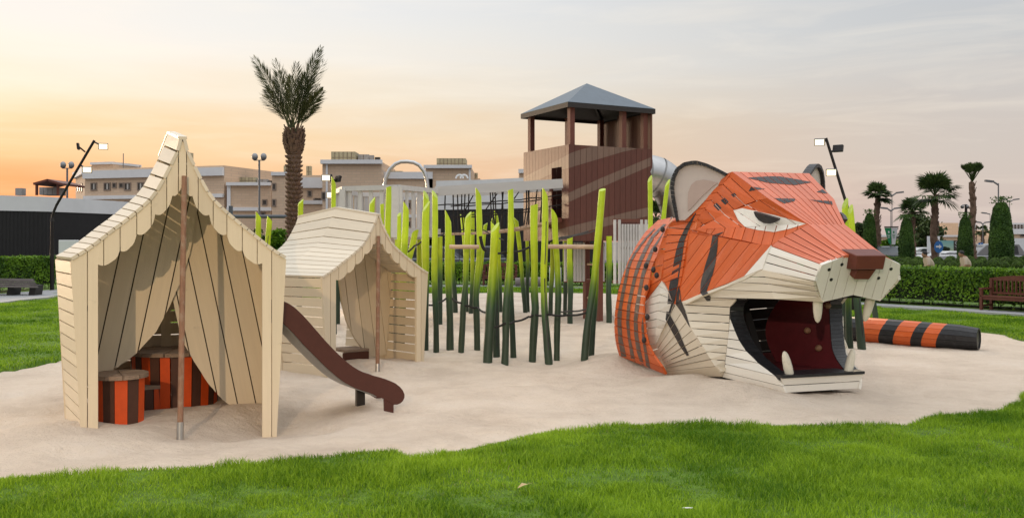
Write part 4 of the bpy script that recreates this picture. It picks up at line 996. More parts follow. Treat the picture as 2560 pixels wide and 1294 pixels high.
for k in range(NS):
    a=2*math.pi*k/NS; b=2*math.pi*(k+1)/NS; e=.014
    for s0,s1,cidx in bands:
        cuts=[s0]+[c for c in cum if s0<c<s1]+[s1]
        sk=lambda s,an: min(cum[-1],max(0,s-(.10*math.sin(an+.4) if 0.3<s<4.3 else 0)))
        for j in range(len(cuts)-1):
            u0,u1=cuts[j],cuts[j+1]
            f0=(lambda an: sk(u0,an)) if u0 not in cum else (lambda an:u0); f1=(lambda an: sk(u1,an)) if u1 not in cum else (lambda an:u1)
            q=[tpt(f0(a+e),a+e),tpt(f0(b-e),b-e),tpt(f1(b-e),b-e),tpt(f1(a+e),a+e)]
            cc=tpt((u0+u1)/2,0)-tpt((u0+u1)/2,math.pi); ctr=(tpt((u0+u1)/2,0)+tpt((u0+u1)/2,math.pi))/2
            m=MB(); m.slab(q,.03,out=sum(q,Vector())/4-ctr); m.build('slat',M['black'] if cidx else M['orange'],TL)
m=MB(); ring=[tpt(0.02,2*math.pi*k/20,-.015) for k in range(20)]; m.slab(ring,.04,out=(tp[0]-tp[1])); m.build('end_cap',M['black'],TL)
# ------------------------------------------------------------------ painted log posts
def postmat():
    m=bpy.data.materials.new('lime_to_green_paint'); m.use_nodes=True; t=m.node_tree; b=t.nodes['Principled BSDF']; b.inputs['Roughness'].default_value=0.5
    co=t.nodes.new('ShaderNodeTexCoord'); sp=t.nodes.new('ShaderNodeSeparateXYZ'); t.links.new(co.outputs['Object'],sp.inputs[0])
    mpn=t.nodes.new('ShaderNodeMapping'); mpn.inputs['Scale'].default_value=(16,16,1.1); t.links.new(co.outputs['Object'],mpn.inputs[0])
    oi=t.nodes.new('ShaderNodeObjectInfo')
    vv=t.nodes.new('ShaderNodeVectorMath'); vv.operation='ADD'; t.links.new(mpn.outputs[0],vv.inputs[0]); t.links.new(oi.outputs['Random'],vv.inputs[1])
    no=t.nodes.new('ShaderNodeTexNoise'); no.inputs['Scale'].default_value=1.0; no.inputs['Detail'].default_value=6; t.links.new(vv.outputs[0],no.inputs[0])
    a=t.nodes.new('ShaderNodeMath'); a.operation='MULTIPLY_ADD'; a.inputs[1].default_value=0.55; t.links.new(no.outputs[0],a.inputs[0]); t.links.new(sp.outputs['Z'],a.inputs[2])
    r=t.nodes.new('ShaderNodeMath'); r.operation='MULTIPLY_ADD'; r.inputs[1].default_value=-0.55; t.links.new(oi.outputs['Random'],r.inputs[0]); t.links.new(a.outputs[0],r.inputs[2])
    mr=t.nodes.new('ShaderNodeMapRange'); mr.inputs[1].default_value=0.5; mr.inputs[2].default_value=2.3; t.links.new(r.outputs[0],mr.inputs[0])
    cr=t.nodes.new('ShaderNodeValToRGB'); ramp(cr,[(0,(0.022,0.044,0.024)),(0.18,(0.028,0.066,0.032)),(0.30,(0.075,0.150,0.020)),(0.42,(0.22,0.34,0.010)),(0.62,(0.43,0.54,0.008)),(1,(0.49,0.65,0.014))]); t.links.new(mr.outputs[0],cr.inputs[0])
    n2=t.nodes.new('ShaderNodeTexNoise'); n2.inputs['Scale'].default_value=4; n2.inputs['Detail'].default_value=6; t.links.new(co.outputs['Object'],n2.inputs[0])
    m3=t.nodes.new('ShaderNodeMapRange'); m3.inputs[1].default_value=0.3; m3.inputs[2].default_value=0.7; m3.inputs[3].default_value=0.82; m3.inputs[4].default_value=1.14; t.links.new(n2.outputs[0],m3.inputs[0])
    sc=t.nodes.new('ShaderNodeVectorMath'); sc.operation='SCALE'; t.links.new(cr.outputs[0],sc.inputs[0]); t.links.new(m3.outputs[0],sc.inputs['Scale'])
    t.links.new(sc.outputs[0],b.inputs['Base Color'])
    bp=t.nodes.new('ShaderNodeBump'); bp.inputs['Strength'].default_value=0.35; bp.inputs['Distance'].default_value=0.01; t.links.new(no.outputs[0],bp.inputs['Height']); t.links.new(bp.outputs[0],b.inputs['Normal'])
    return m
M['post']=postmat()
M['postcut']=mat('post_cut_end',(0.47,0.60,0.10),0.6,0.15,0.15,12)
PG='lime and dark green painted log posts'
# base px, top px, base y known?(Y from ground) , mid offsets [(fraction, dx px)], width px base, top, cut slope/dir, label
def post(bx,by,tx,ty,wb,wt,label,mids=(),cut=(1.2,0.0),Y=None,dY=0.0,crack=False):
    if Y is None: Y=FPX*(EYE-0.0)/(by-HZ)
    a=at(bx,by,Y); b=at(tx,ty,Y+dY); h=b.z-a.z
    T=thing('log_post',label,'post',tuple(a),PG)
    pts=[];rr=[]; r=random.Random(int(bx*7+by)); ph=r.uniform(0,6)
    knots=[(0,0)]+list(mids)+[(1,0)]
    for k in range(13):
        s=k/12; p=a.lerp(b,s)
        off=np.interp(s,[q[0] for q in knots],[q[1] for q in knots])*Y/FPX
        off+=0.012*math.sin(s*7+ph)*(1-s)*s*4
        pts.append(p+Vector((off,0.01*math.sin(s*5+ph*2),0))); 
        rr.append((wb+(wt-wb)*s)/2*Y/FPX*(1+0.05*math.sin(s*9+ph*3)+0.03*math.sin(s*23+ph)))
    pts=[pts[0]+(pts[0]-pts[1])*1.2]+pts; rr=[rr[0]]+rr
    m=MB(); m.tube(pts,rr,14,cut=cut); 
    o=m.build('shaft',[M['post'],M['postcut']],T,True)
    if crack:
        m=MB(); 
        for s0,s1 in ((.15,.55),(.62,.86)):
            i0=int(s0*12)+1; i1=int(s1*12)+1
            for i in range(i0,i1):
                q0=pts[i]+Vector((.25*rr[i],-rr[i]*.985,0)); q1=pts[i+1]+Vector((.30*rr[i],-rr[i+1]*.985,0)); m.bar(q0,q1,.012,.012)
        m.build('crack',M['stripe'],T)
    return a,b
def z8(x,y): return 980+x/2.488, 420+y/2.488
P={}
P[1]=post(1090.5,883,1087,486,15,15,'tall straight post nearest the right edge of the smaller tent, dark to its middle',[(.5,-1)],(1.5,2.6))
P[2]=post(1125,874,1120,540,18,16,'post with a sharply slanted tip, second from the smaller tent',[(.5,0)],(2.2,3.4))
P[3]=post(1152.5,883,1171,537,15,15,'post kinked at mid height between the two wooden rung ends on the left',[(.35,-2),(.5,3)],(1.2,.5))
P[4]=post(1193,877,1196,482,16,14,'tall post carrying the right end of the left wooden rung',[(.35,-3),(.6,4)],(1.8,3.6))
P[5]=post(1219,907,1238,568,25,20,'thickest front post, leaning right with a bright lower half',[(.4,-2),(.7,2)],(1.3,.5))
P[6]=post(1241.5,891,1233,560,18,12,'cracked post hidden behind the thickest front post',[(.4,2)],(1.2,3.0),dY=.2,crack=True)
P[7]=post(1262,907,1277.5,549,19,16,'leaning post with an oval cut top below the tallest central post',[(.35,-2),(.6,2)],(1.3,3.6))
P[8]=post(1283.5,895,1276.5,474,15,15,'tallest central post with a rounded top',[(.35,-4),(.6,-2)],(.3,0))
P[9]=post(1331,898,1335.5,512,19,18,'post with a round top and a swelling knee low on its shaft',[(.25,5),(.33,6),(.45,1)],(.3,0))
P[10]=post(1372,907,1362.5,483,19,15,'wavy tall post holding the left end of the right wooden rung',[(.3,-9),(.5,-7),(.7,-2)],(1.9,3.6),crack=True)
P[11]=post(1392,898,1386,537,16,15,'bent post just right of the wavy tall post, slanted tip',[(.4,6),(.6,4)],(1.9,3.7))
P[12]=post(1460,914,1506,474,18,17,'strongly leaning post in front, right end of the right wooden rung',[(.25,-2),(.5,1),(.8,3)],(.5,1.0),crack=False)
P[13]=post(1478,897,1497,556,15,12,'shorter post with a pointed tip leaning behind the strongly leaning one',[(.5,0)],(2.2,.4))
P[14]=post(1425,811,1425,590,14,14,'straight green leg under the front corner of the tower',[],(0,0))
P[15]=post(1522.5,809,1522.5,590,14,14,'straight green leg under the right wall of the tower',[],(0,0))
P[16]=post(1412.5,786,1412.5,590,10,10,'thin straight leg behind the front corner leg of the tower',[],(0,0))
P[17]=post(1138.8,782,1131,589,12,11,'short post behind the slanted tip post, cut flat',[(.5,-2)],(.2,0))
P[18]=post(1177,782,1181,531,11,10,'thin post between kinked post and left rung post',[(.5,3)],(.4,0))
P[19]=post(1167,779,1156,540,10,11,'thin back post left of the kinked post with white cap bolt',[(.5,3)],(1.0,3))
P[20]=post(1251,777,1239,532,10,10,'thin back post with slanted tip behind the thickest front post',[(.5,3),(.8,5)],(1.8,3.4))
P[21]=post(1313.5,781,1290,548,11,10,'back post leaning left behind the tallest central post',[(.5,2)],(1.2,3))
P[22]=post(1320,779,1318,600,9,9,'thin upright post beside the post with the swelling knee',[],(.3,0))
P[23]=post(1376,790,1381,600,12,10,'dull green post behind the wavy tall post',[(.5,1)],(.8,0))
P[24]=post(1062,876,1065,516,19,18,'stout post with slanted tip rising just behind the smaller tent',[(.5,-1)],(1.6,.5))
P[25]=post(1057,862,1065.5,488,15,14,'slim post directly behind the stout one at the smaller tent',[(.5,2)],(1.6,2.6),Y=18.2)
P[26]=post(1001,882,1015,516,19,16,'leaning post above the smaller tent roof with slanted top',[(.5,1)],(1.6,3.6),Y=17.6)
P[27]=post(990,874,998,536,14,10,'pale lime post leaning beside another over the smaller tent roof',[(.5,1)],(1.0,1),Y=18.4)
P[28]=post(985,800,1038,580,17,15,'strongly tilted lime post crossing behind the smaller tent roof',[(.5,1)],(1.0,1),Y=19.5)
P[29]=post(976,820,972,467,15,14,'round topped post before the white platform rail',[(.5,-2),(.7,-3)],(.3,0),Y=19.4)
P[30]=post(917,840,931,502,17,14,'slanted post in front of the left pickets of the white platform',[(.5,-1)],(1.5,.5),Y=19)
P[31]=post(955,800,955,510,10,10,'flat cut post between the platform pickets',[],(.2,0),Y=20.3)
P[32]=post(835,800,834,452,13,12,'post with slanted top beside the lit floodlights',[(.5,0)],(1.9,3.6),Y=20)
P[33]=post(748,800,752,504,14,14,'cracked post at the back left of the smaller tent, near the date palm',[(.5,-2)],(1.0,.6),Y=20,crack=True)
P[34]=post(640,800,646,537,14,13,'left one of two short posts above the taller tent roof',[(.5,0)],(1.3,3.6),Y=20)
P[35]=post(655,800,674,547,16,14,'right tilted one of two short posts above the taller tent roof',[(.5,0)],(1.0,3.6),Y=20,crack=True)
P[36]=post(1627,830,1625,447,15,12,'wavy post rising behind the tiger head next to the tower wall',[(.5,2),(.8,0)],(1.6,.6),Y=19.5)
P[37]=post(1630,830,1669,457,15,11,'tilted post in front of the steel tube slide',[(.5,0)],(1.9,.4),Y=19.8)
P[38]=post(2124,866,2113,508,18,16,'post with pointed slanted tip behind the right ear of the tiger',[(.35,-2),(.5,-1)],(1.8,.4))
P[39]=post(2154.5,870,2126,523,20,14,'post seen through the mouth side of the tiger, split tip',[(.4,-3),(.5,-2)],(1.8,.6),crack=True)
P[40]=post(2103,868,2104,560,16,14,'dark post half hidden by the jaw rim of the tiger',[(.5,0)],(1,0))
P[41]=post(2190,800,2160,610,14,12,'small post tip peeking above the muzzle of the tiger',[(.5,0)],(1.8,.4),Y=23)
P[42]=post(1240,777,1230,547,9,9,'slim back post with notched tip left of the thickest front post',[(.5,0)],(1.4,.3))
P[43]=post(1190,776,1214,560,8,9,'slim tilted post far behind the left rung',[(.5,0)],(.8,.3))
P[44]=post(1270,790,1283,560,9,9,'slim post half hidden behind the tallest central post',[(.5,0)],(.8,.3))
# wooden rungs
for (a,b,lab) in (((1124,616.5),(1197,617),'round wooden rung between two green posts on the left'),((1368,616),(1490,617),'round wooden rung between two green posts on the right')):
    Y0=15.8 if a[0]<1200 else 15.7
    p,q=at(*a,16.6 if a[0]<1200 else 15.7),at(*b,16.7 if a[0]<1200 else 15.5)
    T=thing('rung',lab,'rung',tuple(p),'wooden rungs between the posts'); m=MB(); m.tube([p,q],[.038,.038],10); m.build('bar',M['bridgewood'],T,True)
# ropes strung between the posts
def rope(px,Ys,label,r=.018,name='rope'):
    pts=[at(x,y,Y) for (x,y),Y in zip(px,Ys)]; out=[]
    for i in range(len(pts)-1):
        for k in range(4): out.append(pts[i].lerp(pts[i+1],k/4)+Vector((0,0,-.02*math.sin(math.pi*k/4))))
    out.append(pts[-1]); m=MB(); m.tube(out,r,7)
    T=thing(name,label,'rope',tuple(pts[0]),'black ropes strung between the posts'); m.build('cord',M['rope'],T,True)
rope([(1072,762),(1091,757),(1115,746)],[17,17,17.4],'low black rope from the smaller tent to the slanted tip post')
rope([(1131,746),(1153,757),(1172,764),(1194,768),(1214,781)],[17.3,17,17,17.1,15.8],'low black rope sagging from the slanted tip post to the thickest post')
rope([(1232,817),(1262,808),(1285,803),(1322,791),(1332,786)],[15.9,15.6,16,16.1,16.1],'low black rope rising between the central posts')
rope([(1340,787),(1372,785),(1420,787),(1466,781)],[16.1,15.6,15.9,15.3],'low black rope from the kneed post to the strongly leaning post')
rope([(1390,777),(1425,777),(1463,773)],[19,20,21],'low black rope behind, reaching the tower ladder')
rope([(1017,630),(1036,614),(1060,598),(1096,588),(1115,580)],[19,18.5,18,18.5,19],'upper black rope rising past the smaller tent roof peak')
rope([(1201,590),(1206,615),(1216,626)],[17,17,17],'short thick black hose hooked on the left rung post',.03)
rope([(1232,630),(1262,630),(1285,629),(1322,618),(1334,613)],[16,15.7,16,16.3,16.2],'upper black rope between thickest post and kneed post')
rope([(1334,614),(1350,606),(1384,600),(1400,594),(1470,578)],[16.2,16.2,16.2,17,21],'upper black rope running up from kneed post to the tower wall')
rope([(1384,600),(1440,588),(1487,576)],[16.2,18,21],'thin upper rope along the lower tower wall',.012)
rope([(1130,580),(1160,572),(1210,575),(1260,600)],[19,19,19,18],'slack rope under the rope bridge deck',.012)

# ------------------------------------------------------------------ tower
def camo(name,base,light,rand=.1):
    m=mat(name,base,0.55,0.12,0.12,7,rand=rand,grain=(5,5,0.5))
    t=m.node_tree; b=t.nodes['Principled BSDF']; src=b.inputs['Base Color'].links[0].from_socket
    g=t.nodes.new('ShaderNodeNewGeometry'); at_=t.nodes.new('ShaderNodeAttribute'); at_.attribute_name='band'
    mx=t.nodes.new('ShaderNodeMix'); mx.data_type='RGBA'; t.links.new(at_.outputs['Fac'],mx.inputs[0]); t.links.new(src,mx.inputs[6]); mx.inputs[7].default_value=(*light,1)
    t.links.new(mx.outputs[2],b.inputs['Base Color']); return m
M['tower']=mat('tower_brown_paint',(0.115,0.038,0.026),0.5,0.12,0.12,7,grain=(5,5,0.5))
M['towerband']=mat('tower_band_paint',(0.19,0.118,0.088),0.5,0.1,0.12,7,grain=(5,5,0.5))
M['towerin']=mat('tower_inner_plank',(0.17,0.075,0.048),0.6,0.15,0.15,7,grain=(5,5,0.5))
TC=Vector((1.355,22.9,0)); TR=Vector((.87,.49,0)); TLv=Vector((-.44,.90,0)); RW,LW=2.5,2.4; ZB,ZP,ZE=1.99,4.29,5.25
TW=thing('play_tower','brown plank play tower with grey hipped roof and diagonal light bands','play tower',tuple(TC+TR*1.25+TLv*1.2))
def pxw(l,ox,oy,s): return [(ox+x/s,oy+y/s) for x,y in l]
B2=lambda l:pxw(l,1290,380,5.392)
TB=[[B2([(113,335),(720,40),(1290,-110),(1560,-40),(1440,0),(1120,95),(720,212),(600,240),(420,330)])],
    ]
bandpolys=[B2([(113,335),(608,85),(722,22),(722,212),(610,240),(400,330),(113,470)]),B2([(722,22),(800,-10),(1480,-210),(1700,-60),(1430,0),(722,212)]),
  B2([(113,860),(520,660),(722,545),(722,668),(600,720),(300,860),(113,930)]),B2([(722,545),(1120,362),(1815,72),(1815,185),(1300,410),(722,668)]),
  B2([(200,1190),(420,1090),(712,1005),(712,1130),(500,1170),(330,1198)]),B2([(712,1005),(1100,908),(1500,808),(1830,735),(1830,850),(1300,975),(712,1130)])]
def tri_parts(poly):  # fan of convex pieces for clip
    return poly
def wall_planks(o,dv,n,length,z0,z1q,outv,skip=None,mats=None,name='plank',th=.035,bands=True):
    for i in range(n):
        a=o+dv*(length*i/n+.004); b=o+dv*(length*(i+1)/n-.004)
        segs=[(z0,z1q)]
        if skip:
            u=(i+.5)/n
            segs=skip(u)
        for s0,s1 in segs:
            q=[Vector((a.x,a.y,s0)),Vector((b.x,b.y,s0)),Vector((b.x,b.y,s1)),Vector((a.x,a.y,s1))]
            m=MB(); m.slab(q,th,out=outv)
            if bands:
                p2=[proj(p) for p in q]
                for poly in bandpolys:
                    for cv in convex(poly):
                        c=clip(p2,cv)
                        if len(c)<3: continue
                        pts=[]
                        for (x,y) in c:
                            dr=Vector(((x-1280)/FPX,1,-(y-HZ)/FPX)); k=(q[0]-Vector((0,0,EYE))).dot(outv)/dr.dot(outv); pts.append(Vector((0,0,EYE))+dr*k+outv*.002)
                        nn=(pts[1]-pts[0]).cross(pts[2]-pts[0])
                        if nn.dot(outv)<0: pts.reverse()
                        m.add(pts,[list(range(len(pts)))],1)
            m.build(name,mats or [M['tower'],M['towerband']],TW)
def convex(poly):
    """vertical-slab decomposition is enough: triangles of an ear-cut polygon"""
    import mathutils.geometry as mg
    t=mg.tessellate_polygon([[Vector((x,y,0)) for x,y in poly]]); return [[poly[i] for i in tr] for tr in t]
oR=Vector((TR.y,-TR.x,0)); oL=Vector((-TLv.y,TLv.x,0))
if oL.dot(Vector((-1,0,0)))<0: oL=-oL
wall_planks(TC,TR,15,RW,ZB,ZP,oR)
def doorskip(u):
    return [(ZB,2.52),(3.78,ZP)] if .13<u<.36 else [(ZB,ZP)]
wall_planks(TC,TLv,14,LW,ZB,ZP,oL,skip=doorskip)
BK=TC+TR*RW+TLv*LW
wall_planks(TC+TR*RW,TLv,14,LW,ZB,ZE-.05,TR,mats=[M['towerin']],bands=False)
wall_planks(TC+TLv*LW,TR,15,RW,ZB,ZP,-oR,mats=[M['tower']],bands=False)
pw=.13
for u,v,z in ((.02,.02,ZE),(.98,.02,ZE),(.02,.98,ZE),(.98,.98,ZE),(.68,.03,ZE),(.52,.98,ZE),(.97,.5,ZE)):
    c=TC+TR*(RW*u+(pw/2+.04 if u<.3 else (-pw/2-.04 if u>.8 else 0)))+TLv*(LW*v+(pw/2+.04 if v<.3 else (-pw/2-.04 if v>.8 else 0)))
    m=MB(); m.box((c.x,c.y,(ZB+z)/2+.2),(pw,pw,z-ZB-.4),math.atan2(TR.y,TR.x)); m.build('corner_post',M['towerpost'],TW)
def tp4(e,z): return [TC+TR*(-e)+TLv*(-e)+Vector((0,0,z)),TC+TR*(RW+e)+TLv*(-e)+Vector((0,0,z)),TC+TR*(RW+e)+TLv*(LW+e)+Vector((0,0,z)),TC+TR*(-e)+TLv*(LW+e)+Vector((0,0,z))]
ev=tp4(.055,ZE+.05); apex=(TC+TR*RW/2+TLv*LW/2)+Vector((0,0,6.02))
m=MB()
for i in range(4): m.slab([ev[i],ev[(i+1)%4],apex],.03,out=(ev[i]+ev[(i+1)%4])/2-(TC+TR*RW/2+TLv*LW/2)+Vector((0,0,1)))
m.build('roof',M['roofmetal'],TW)
m=MB(); cc_=[p*.985+apex*.015+Vector((0,0,-.07)) for p in ev]+[apex+Vector((0,0,-.08))]
m.add(cc_,[[0,1,4],[1,2,4],[2,3,4],[3,0,4]]); m.build('ceiling',M['darktrim'],TW)
for i in range(4):
    a,b=ev[i],ev[(i+1)%4]; m=MB(); ov=((a+b)/2-apex); ov.z=0
    m.slab([a+Vector((0,0,-.012)),b+Vector((0,0,-.012)),b+Vector((0,0,-.125)),a+Vector((0,0,-.125))],.03,out=ov); m.build('fascia',M['darktrim'],TW)
for i in range(4):
    m=MB(); m.bar(ev[i]*.93+apex*.07+Vector((0,0,-.09)),apex+Vector((0,0,-.12)),.05,.10); m.build('rafter',M['darktrim'],TW)
m=MB(); q=tp4(-.01,ZB+.06); m.slab(q,.05,out=(0,0,1)); m.build('floor',M['darktrim'],TW)
m=MB(); a=TC+TLv*(LW*.10)+oL*.05; b=TC+TLv*(LW*.40)+oL*.05; m.slab([a+Vector((0,0,2.55)),b+Vector((0,0,2.55)),b+Vector((0,0,2.55))+oL*.16,a+Vector((0,0,2.55))+oL*.16],.11,out=(0,0,1)); m.build('door_sill',M['towerpost'],TW)
# brown legs, ladder and lower picket screen under the tower
for (bx,by,lab) in ((1498.5,804,''),(1466,797,'')):
    g=gnd(bx,by); m=MB(); m.box((g.x,g.y,ZB/2-.1),(.13,.13,ZB+.2),.5); m.build('leg',M['towerpost'],TW)
ga,gb=gnd(1466,797),gnd(1498.5,804)
for z in (.55,1.0,1.4):
    m=MB(); m.bar(ga+Vector((0,0,z)),gb+Vector((0,0,z)),.04,.05); m.build('ladder_rung',M['bridgewood'],TW)
SCR=thing('picket_screen','pale picket screen hanging under the tower beside the tiger','picket screen',(2.3,22.6,1))
def picket(px,y0,y1,wpx,Y,par,mt='railwhite',nm='picket'):
    a=at(px,y1,Y); m=MB(); hh=(y1-y0)*Y/FPX; m.box((a.x,a.y,a.z+hh/2),(wpx*Y/FPX,.035,hh),.5); m.build(nm,M[mt],par)
for px in (1537,1548.5,1604,1615): picket(px,549 if px<1650 else 560,709,6,21.6,SCR)
for px in (1556,1563,1570,1577,1584,1591,1598,1610,1620,1628): picket(px,560,705,5,23.6,SCR)
for y,Y in ((551,21.66),(704,21.66)):
    m=MB(); m.bar(at(1531,y,Y),at(1620,y,Y),.05,.07); m.build('rail',M['towerpost'],SCR)
for y,Y in ((562,23.65),(620,23.65),(702,23.65)):
    m=MB(); m.bar(at(1552,y,Y),at(1650,y,Y),.05,.06); m.build('rail',M['towerpost'],SCR)
SC2=thing('picket_screen','small group of pale pickets under the front corner of the tower','picket screen',(1.6,23.4,1))
for px in (1413,1437,1444,1451,1459,1508): picket(px,606,703,5.5,23.9,SC2)
for y in (612,702):
    m=MB(); m.bar(at(1410,y,23.94),at(1512,y,23.94),.05,.07); m.build('rail',M['towerpost'],SC2)
# steel tube slide leaving the tower on the far right
TS=thing('tube_slide','shiny steel tube slide curving down behind the ear of the tiger','slide',(4.2,24.6,0))
pth=[at(1585,434,24.5),at(1618,434,24.6),at(1652,446,24.7),at(1682,480,24.8),at(1699,528,24.9),at(1708,570,25.0),at(1720,615,25.0),at(1740,660,25.0),at(1775,705,24.9),at(1825,735,24.8)]
def spl(P,n):
    o=[]
    for i in range(len(P)-1):
        p0,p1,p2,p3=P[max(0,i-1)],P[i],P[i+1],P[min(len(P)-1,i+2)]
        for k in range(n):
            t=k/n; o.append(((p1*2)+(p2-p0)*t+(p0*2-p1*5+p2*4-p3)*t*t+(p1*3-p0-p2*3+p3)*t**3)*.5)
    return o+[P[-1]]
sp_=spl(pth,6)
for i in range(0,len(sp_)-1,5):
    q=sp_[i:i+6]
    if len(q)<2: continue
    m=MB(); m.tube(q,[.49]*(len(q)),28,cap=False); m.build('tube_section',M['steel'],TS,True)
    m=MB(); d_=(q[1]-q[0]).normalized(); m.tube([q[0]-d_*.02,q[0]+d_*.02],[.498,.498],28,cap=False); m.build('seam',M['greymetal'],TS,True)
# ------------------------------------------------------------------ white platform with picket rail
PF=thing('platform','white raised platform with picket railing and planked floor on posts','platform',(-2.9,23,0))
A_=at(843,473,23.1); B_=at(860,466,21.9); C_=at(995,462,21.3); D_=at(1099,473,23.1); E_=Vector((-2.4,24.9,A_.z)); G_=Vector((-3.9,24.7,A_.z))
ZR=3.235; ring=[A_,B_,C_,D_,E_,G_]
def rz(p,z): return Vector((p.x,p.y,z))
ctr=sum((rz(p,0) for p in ring),Vector())/6
m=MB(); m.slab([rz(p,2.26) for p in ring],.05,out=(0,0,1)); m.build('deck',M['wornwood'],PF)
for i in range(6):
    a,b=ring[i],ring[(i+1)%6]; 
    if i==3: continue
    d_=(rz(b,0)-rz(a,0)); ln=d_.length; d_.normalize(); nn=Vector((d_.y,-d_.x,0)); 
    if nn.dot((rz(a,0)+rz(b,0))/2-ctr)<0: nn=-nn
    m=MB(); m.bar(rz(a,ZR-.055),rz(b,ZR-.055),.10,.11); m.build('hand_rail',M['railwhite'],PF)
    m=MB(); m.slab([rz(a,2.28)+nn*.03,rz(b,2.28)+nn*.03,rz(b,2.08)+nn*.03,rz(a,2.08)+nn*.03],.05,out=nn); m.build('fascia',M['railwhite'],PF)
    n=max(3,int(ln/.27))
    for k in range(n):
        s=(k+.5)/n; c=rz(a,0).lerp(rz(b,0),s); m=MB(); wv=.10; q=[c-d_*wv/2,c+d_*wv/2]
        m.slab([rz(q[0],2.12),rz(q[1],2.12),rz(q[1],ZR-.11),rz(q[0],ZR-.11)],.03,out=nn); m.build('picket',M['railwhite'],PF)
    m=MB(); m.box((a.x,a.y,2.6),(.15,.15,1.15),math.atan2(d_.y,d_.x)); m.build('post',M['railwhite'],PF)
m=MB(); c=rz(C_,0)+Vector((-.02,-.06,0)); m.box((c.x+.0,c.y,2.63),(.24,.06,1.12),.1); m.build('gate_post',M['railwhite'],PF)
for p in (A_,C_,D_,E_,G_):
    m=MB(); m.tube([rz(p,-.1),rz(p,2.1)],[.07,.07],10); m.build('leg',M['post'],PF,True)
AR=thing('grab_arch','bent steel arch standing on the white platform','arch',tuple(at(962,480,22.6)))
m=MB(); m.tube([at(962,575,22.6),at(961,475,22.6),at(964,448,22.6),at(974,424,22.6),at(988,410,22.6),at(1002,404.5,22.6),at(1018,404,22.6),at(1034,406,22.6),at(1048,413,22.6),at(1060,428,22.6),at(1067,447,22.6),at(1070,475,22.6),at(1071,575,22.6)],.045,10); m.build('pipe',M['steel'],AR,True)
# ------------------------------------------------------------------ rope bridge
BR_=thing('rope_bridge','rope net bridge with white beam rail between platform and tower','bridge',(-.3,22.9,2))
rl=rz(D_,ZR-.06)+Vector((-.1,-.12,0)); rr_=at(1407,458.5,22.95)
m=MB(); m.bar(rl,rr_,.09,.22); m.build('rail_beam',M['railwhite'],BR_)
off=Vector((.35,.95,0)); m=MB(); m.bar(rl+off,rr_+off*.9,.09,.2); m.build('rail_beam',M['railwhite'],BR_)
dl=at(1096,582,23.2); dr_=at(1398,545,23.2)
nD=22
for k in range(nD):
    s=k/nD; s2=(k+.86)/nD; sag=lambda q:Vector((0,0,-.10*math.sin(math.pi*q)))
    a=dl.lerp(dr_,s)+sag(s); b=dl.lerp(dr_,s2)+sag(s2)
    m=MB(); m.slab([a,b,b+off*.85,a+off*.85],.05,out=(0,0,1)); m.build('deck_plank',M['bridgewood'],BR_)
def lr(px): return (px-1080)/(1407-1080)
for sd in (0,1):
    o=off*(.05+.8*sd)
    for px in ([1104,1124,1135,1155,1165,1187,1219,1225,1249,1254,1312,1316,1341,1352] if sd==0 else [1112,1150,1200,1240,1290,1330]):
        s=lr(px); t_=rl.lerp(rr_,s)+o; b_=dl.lerp(dr_,s)+o+Vector((.02*math.sin(px),0,-.08*math.sin(math.pi*s)))
        mdl=t_.lerp(b_,.5)+Vector((.04*math.sin(px*3.1),0,0)); m=MB(); m.tube([t_,mdl,b_],.016,6); m.build('net_rope',M['rope'],BR_,True)
    for f_ in (.33,.62):
        pts=[]
        for k in range(13):
            s=k/12; t_=rl.lerp(rr_,s)+o; b_=dl.lerp(dr_,s)+o; pts.append(t_.lerp(b_,f_)+Vector((0,0,-.03*math.sin(math.pi*s)+.012*math.sin(k*2.3))))
        m=MB(); m.tube(pts,.016,6); m.build('net_rope',M['rope'],BR_,True)
for (x0,y0,x1,y1) in ((1183,488,1155,540),(1243,484,1210,530),(1297,480,1285,497)):
    m=MB(); m.tube([at(x0,y0,23.1),at(x1,y1,23.2)],.014,6); m.build('net_rope',M['rope'],BR_,True)
# ------------------------------------------------------------------ foliage helpers
def leafcloud(name, pts, nrm, size, mt, parent=None, seed=0, asp=0.55):
    r=np.random.RandomState(seed); n=len(pts); P=np.asarray(pts,float)
    a=r.normal(size=(n,3)); a/=np.linalg.norm(a,axis=1)[:,None]
    if nrm is not None: a=a*0.9+np.asarray(nrm); a/=np.linalg.norm(a,axis=1)[:,None]
    q=r.normal(size=(n,3)); u=np.cross(a,q); u/=np.linalg.norm(u,axis=1)[:,None]; v=np.cross(a,u)
    s=(size*r.uniform(.6,1.4,n))[:,None]
    V=np.stack([P-u*s,P-v*s*asp,P+u*s,P+v*s*asp],1).reshape(-1,3)
    org=np.zeros(3)
    p=parent
    while p is not None: org+=np.array(p.location); p=p.parent
    V=V-org
    me=bpy.data.meshes.new(name); me.vertices.add(n*4); me.vertices.foreach_set('co',V.ravel())
    me.loops.add(n*4); me.loops.foreach_set('vertex_index',np.arange(n*4,dtype=np.int32)); me.polygons.add(n); me.polygons.foreach_set('loop_start',np.arange(0,n*4,4,dtype=np.int32))
    me.update(calc_edges=True); me.materials.append(mt); o=bpy.data.objects.new(name,me); COL.objects.link(o)
    if parent is not None: o.parent=parent
    return o
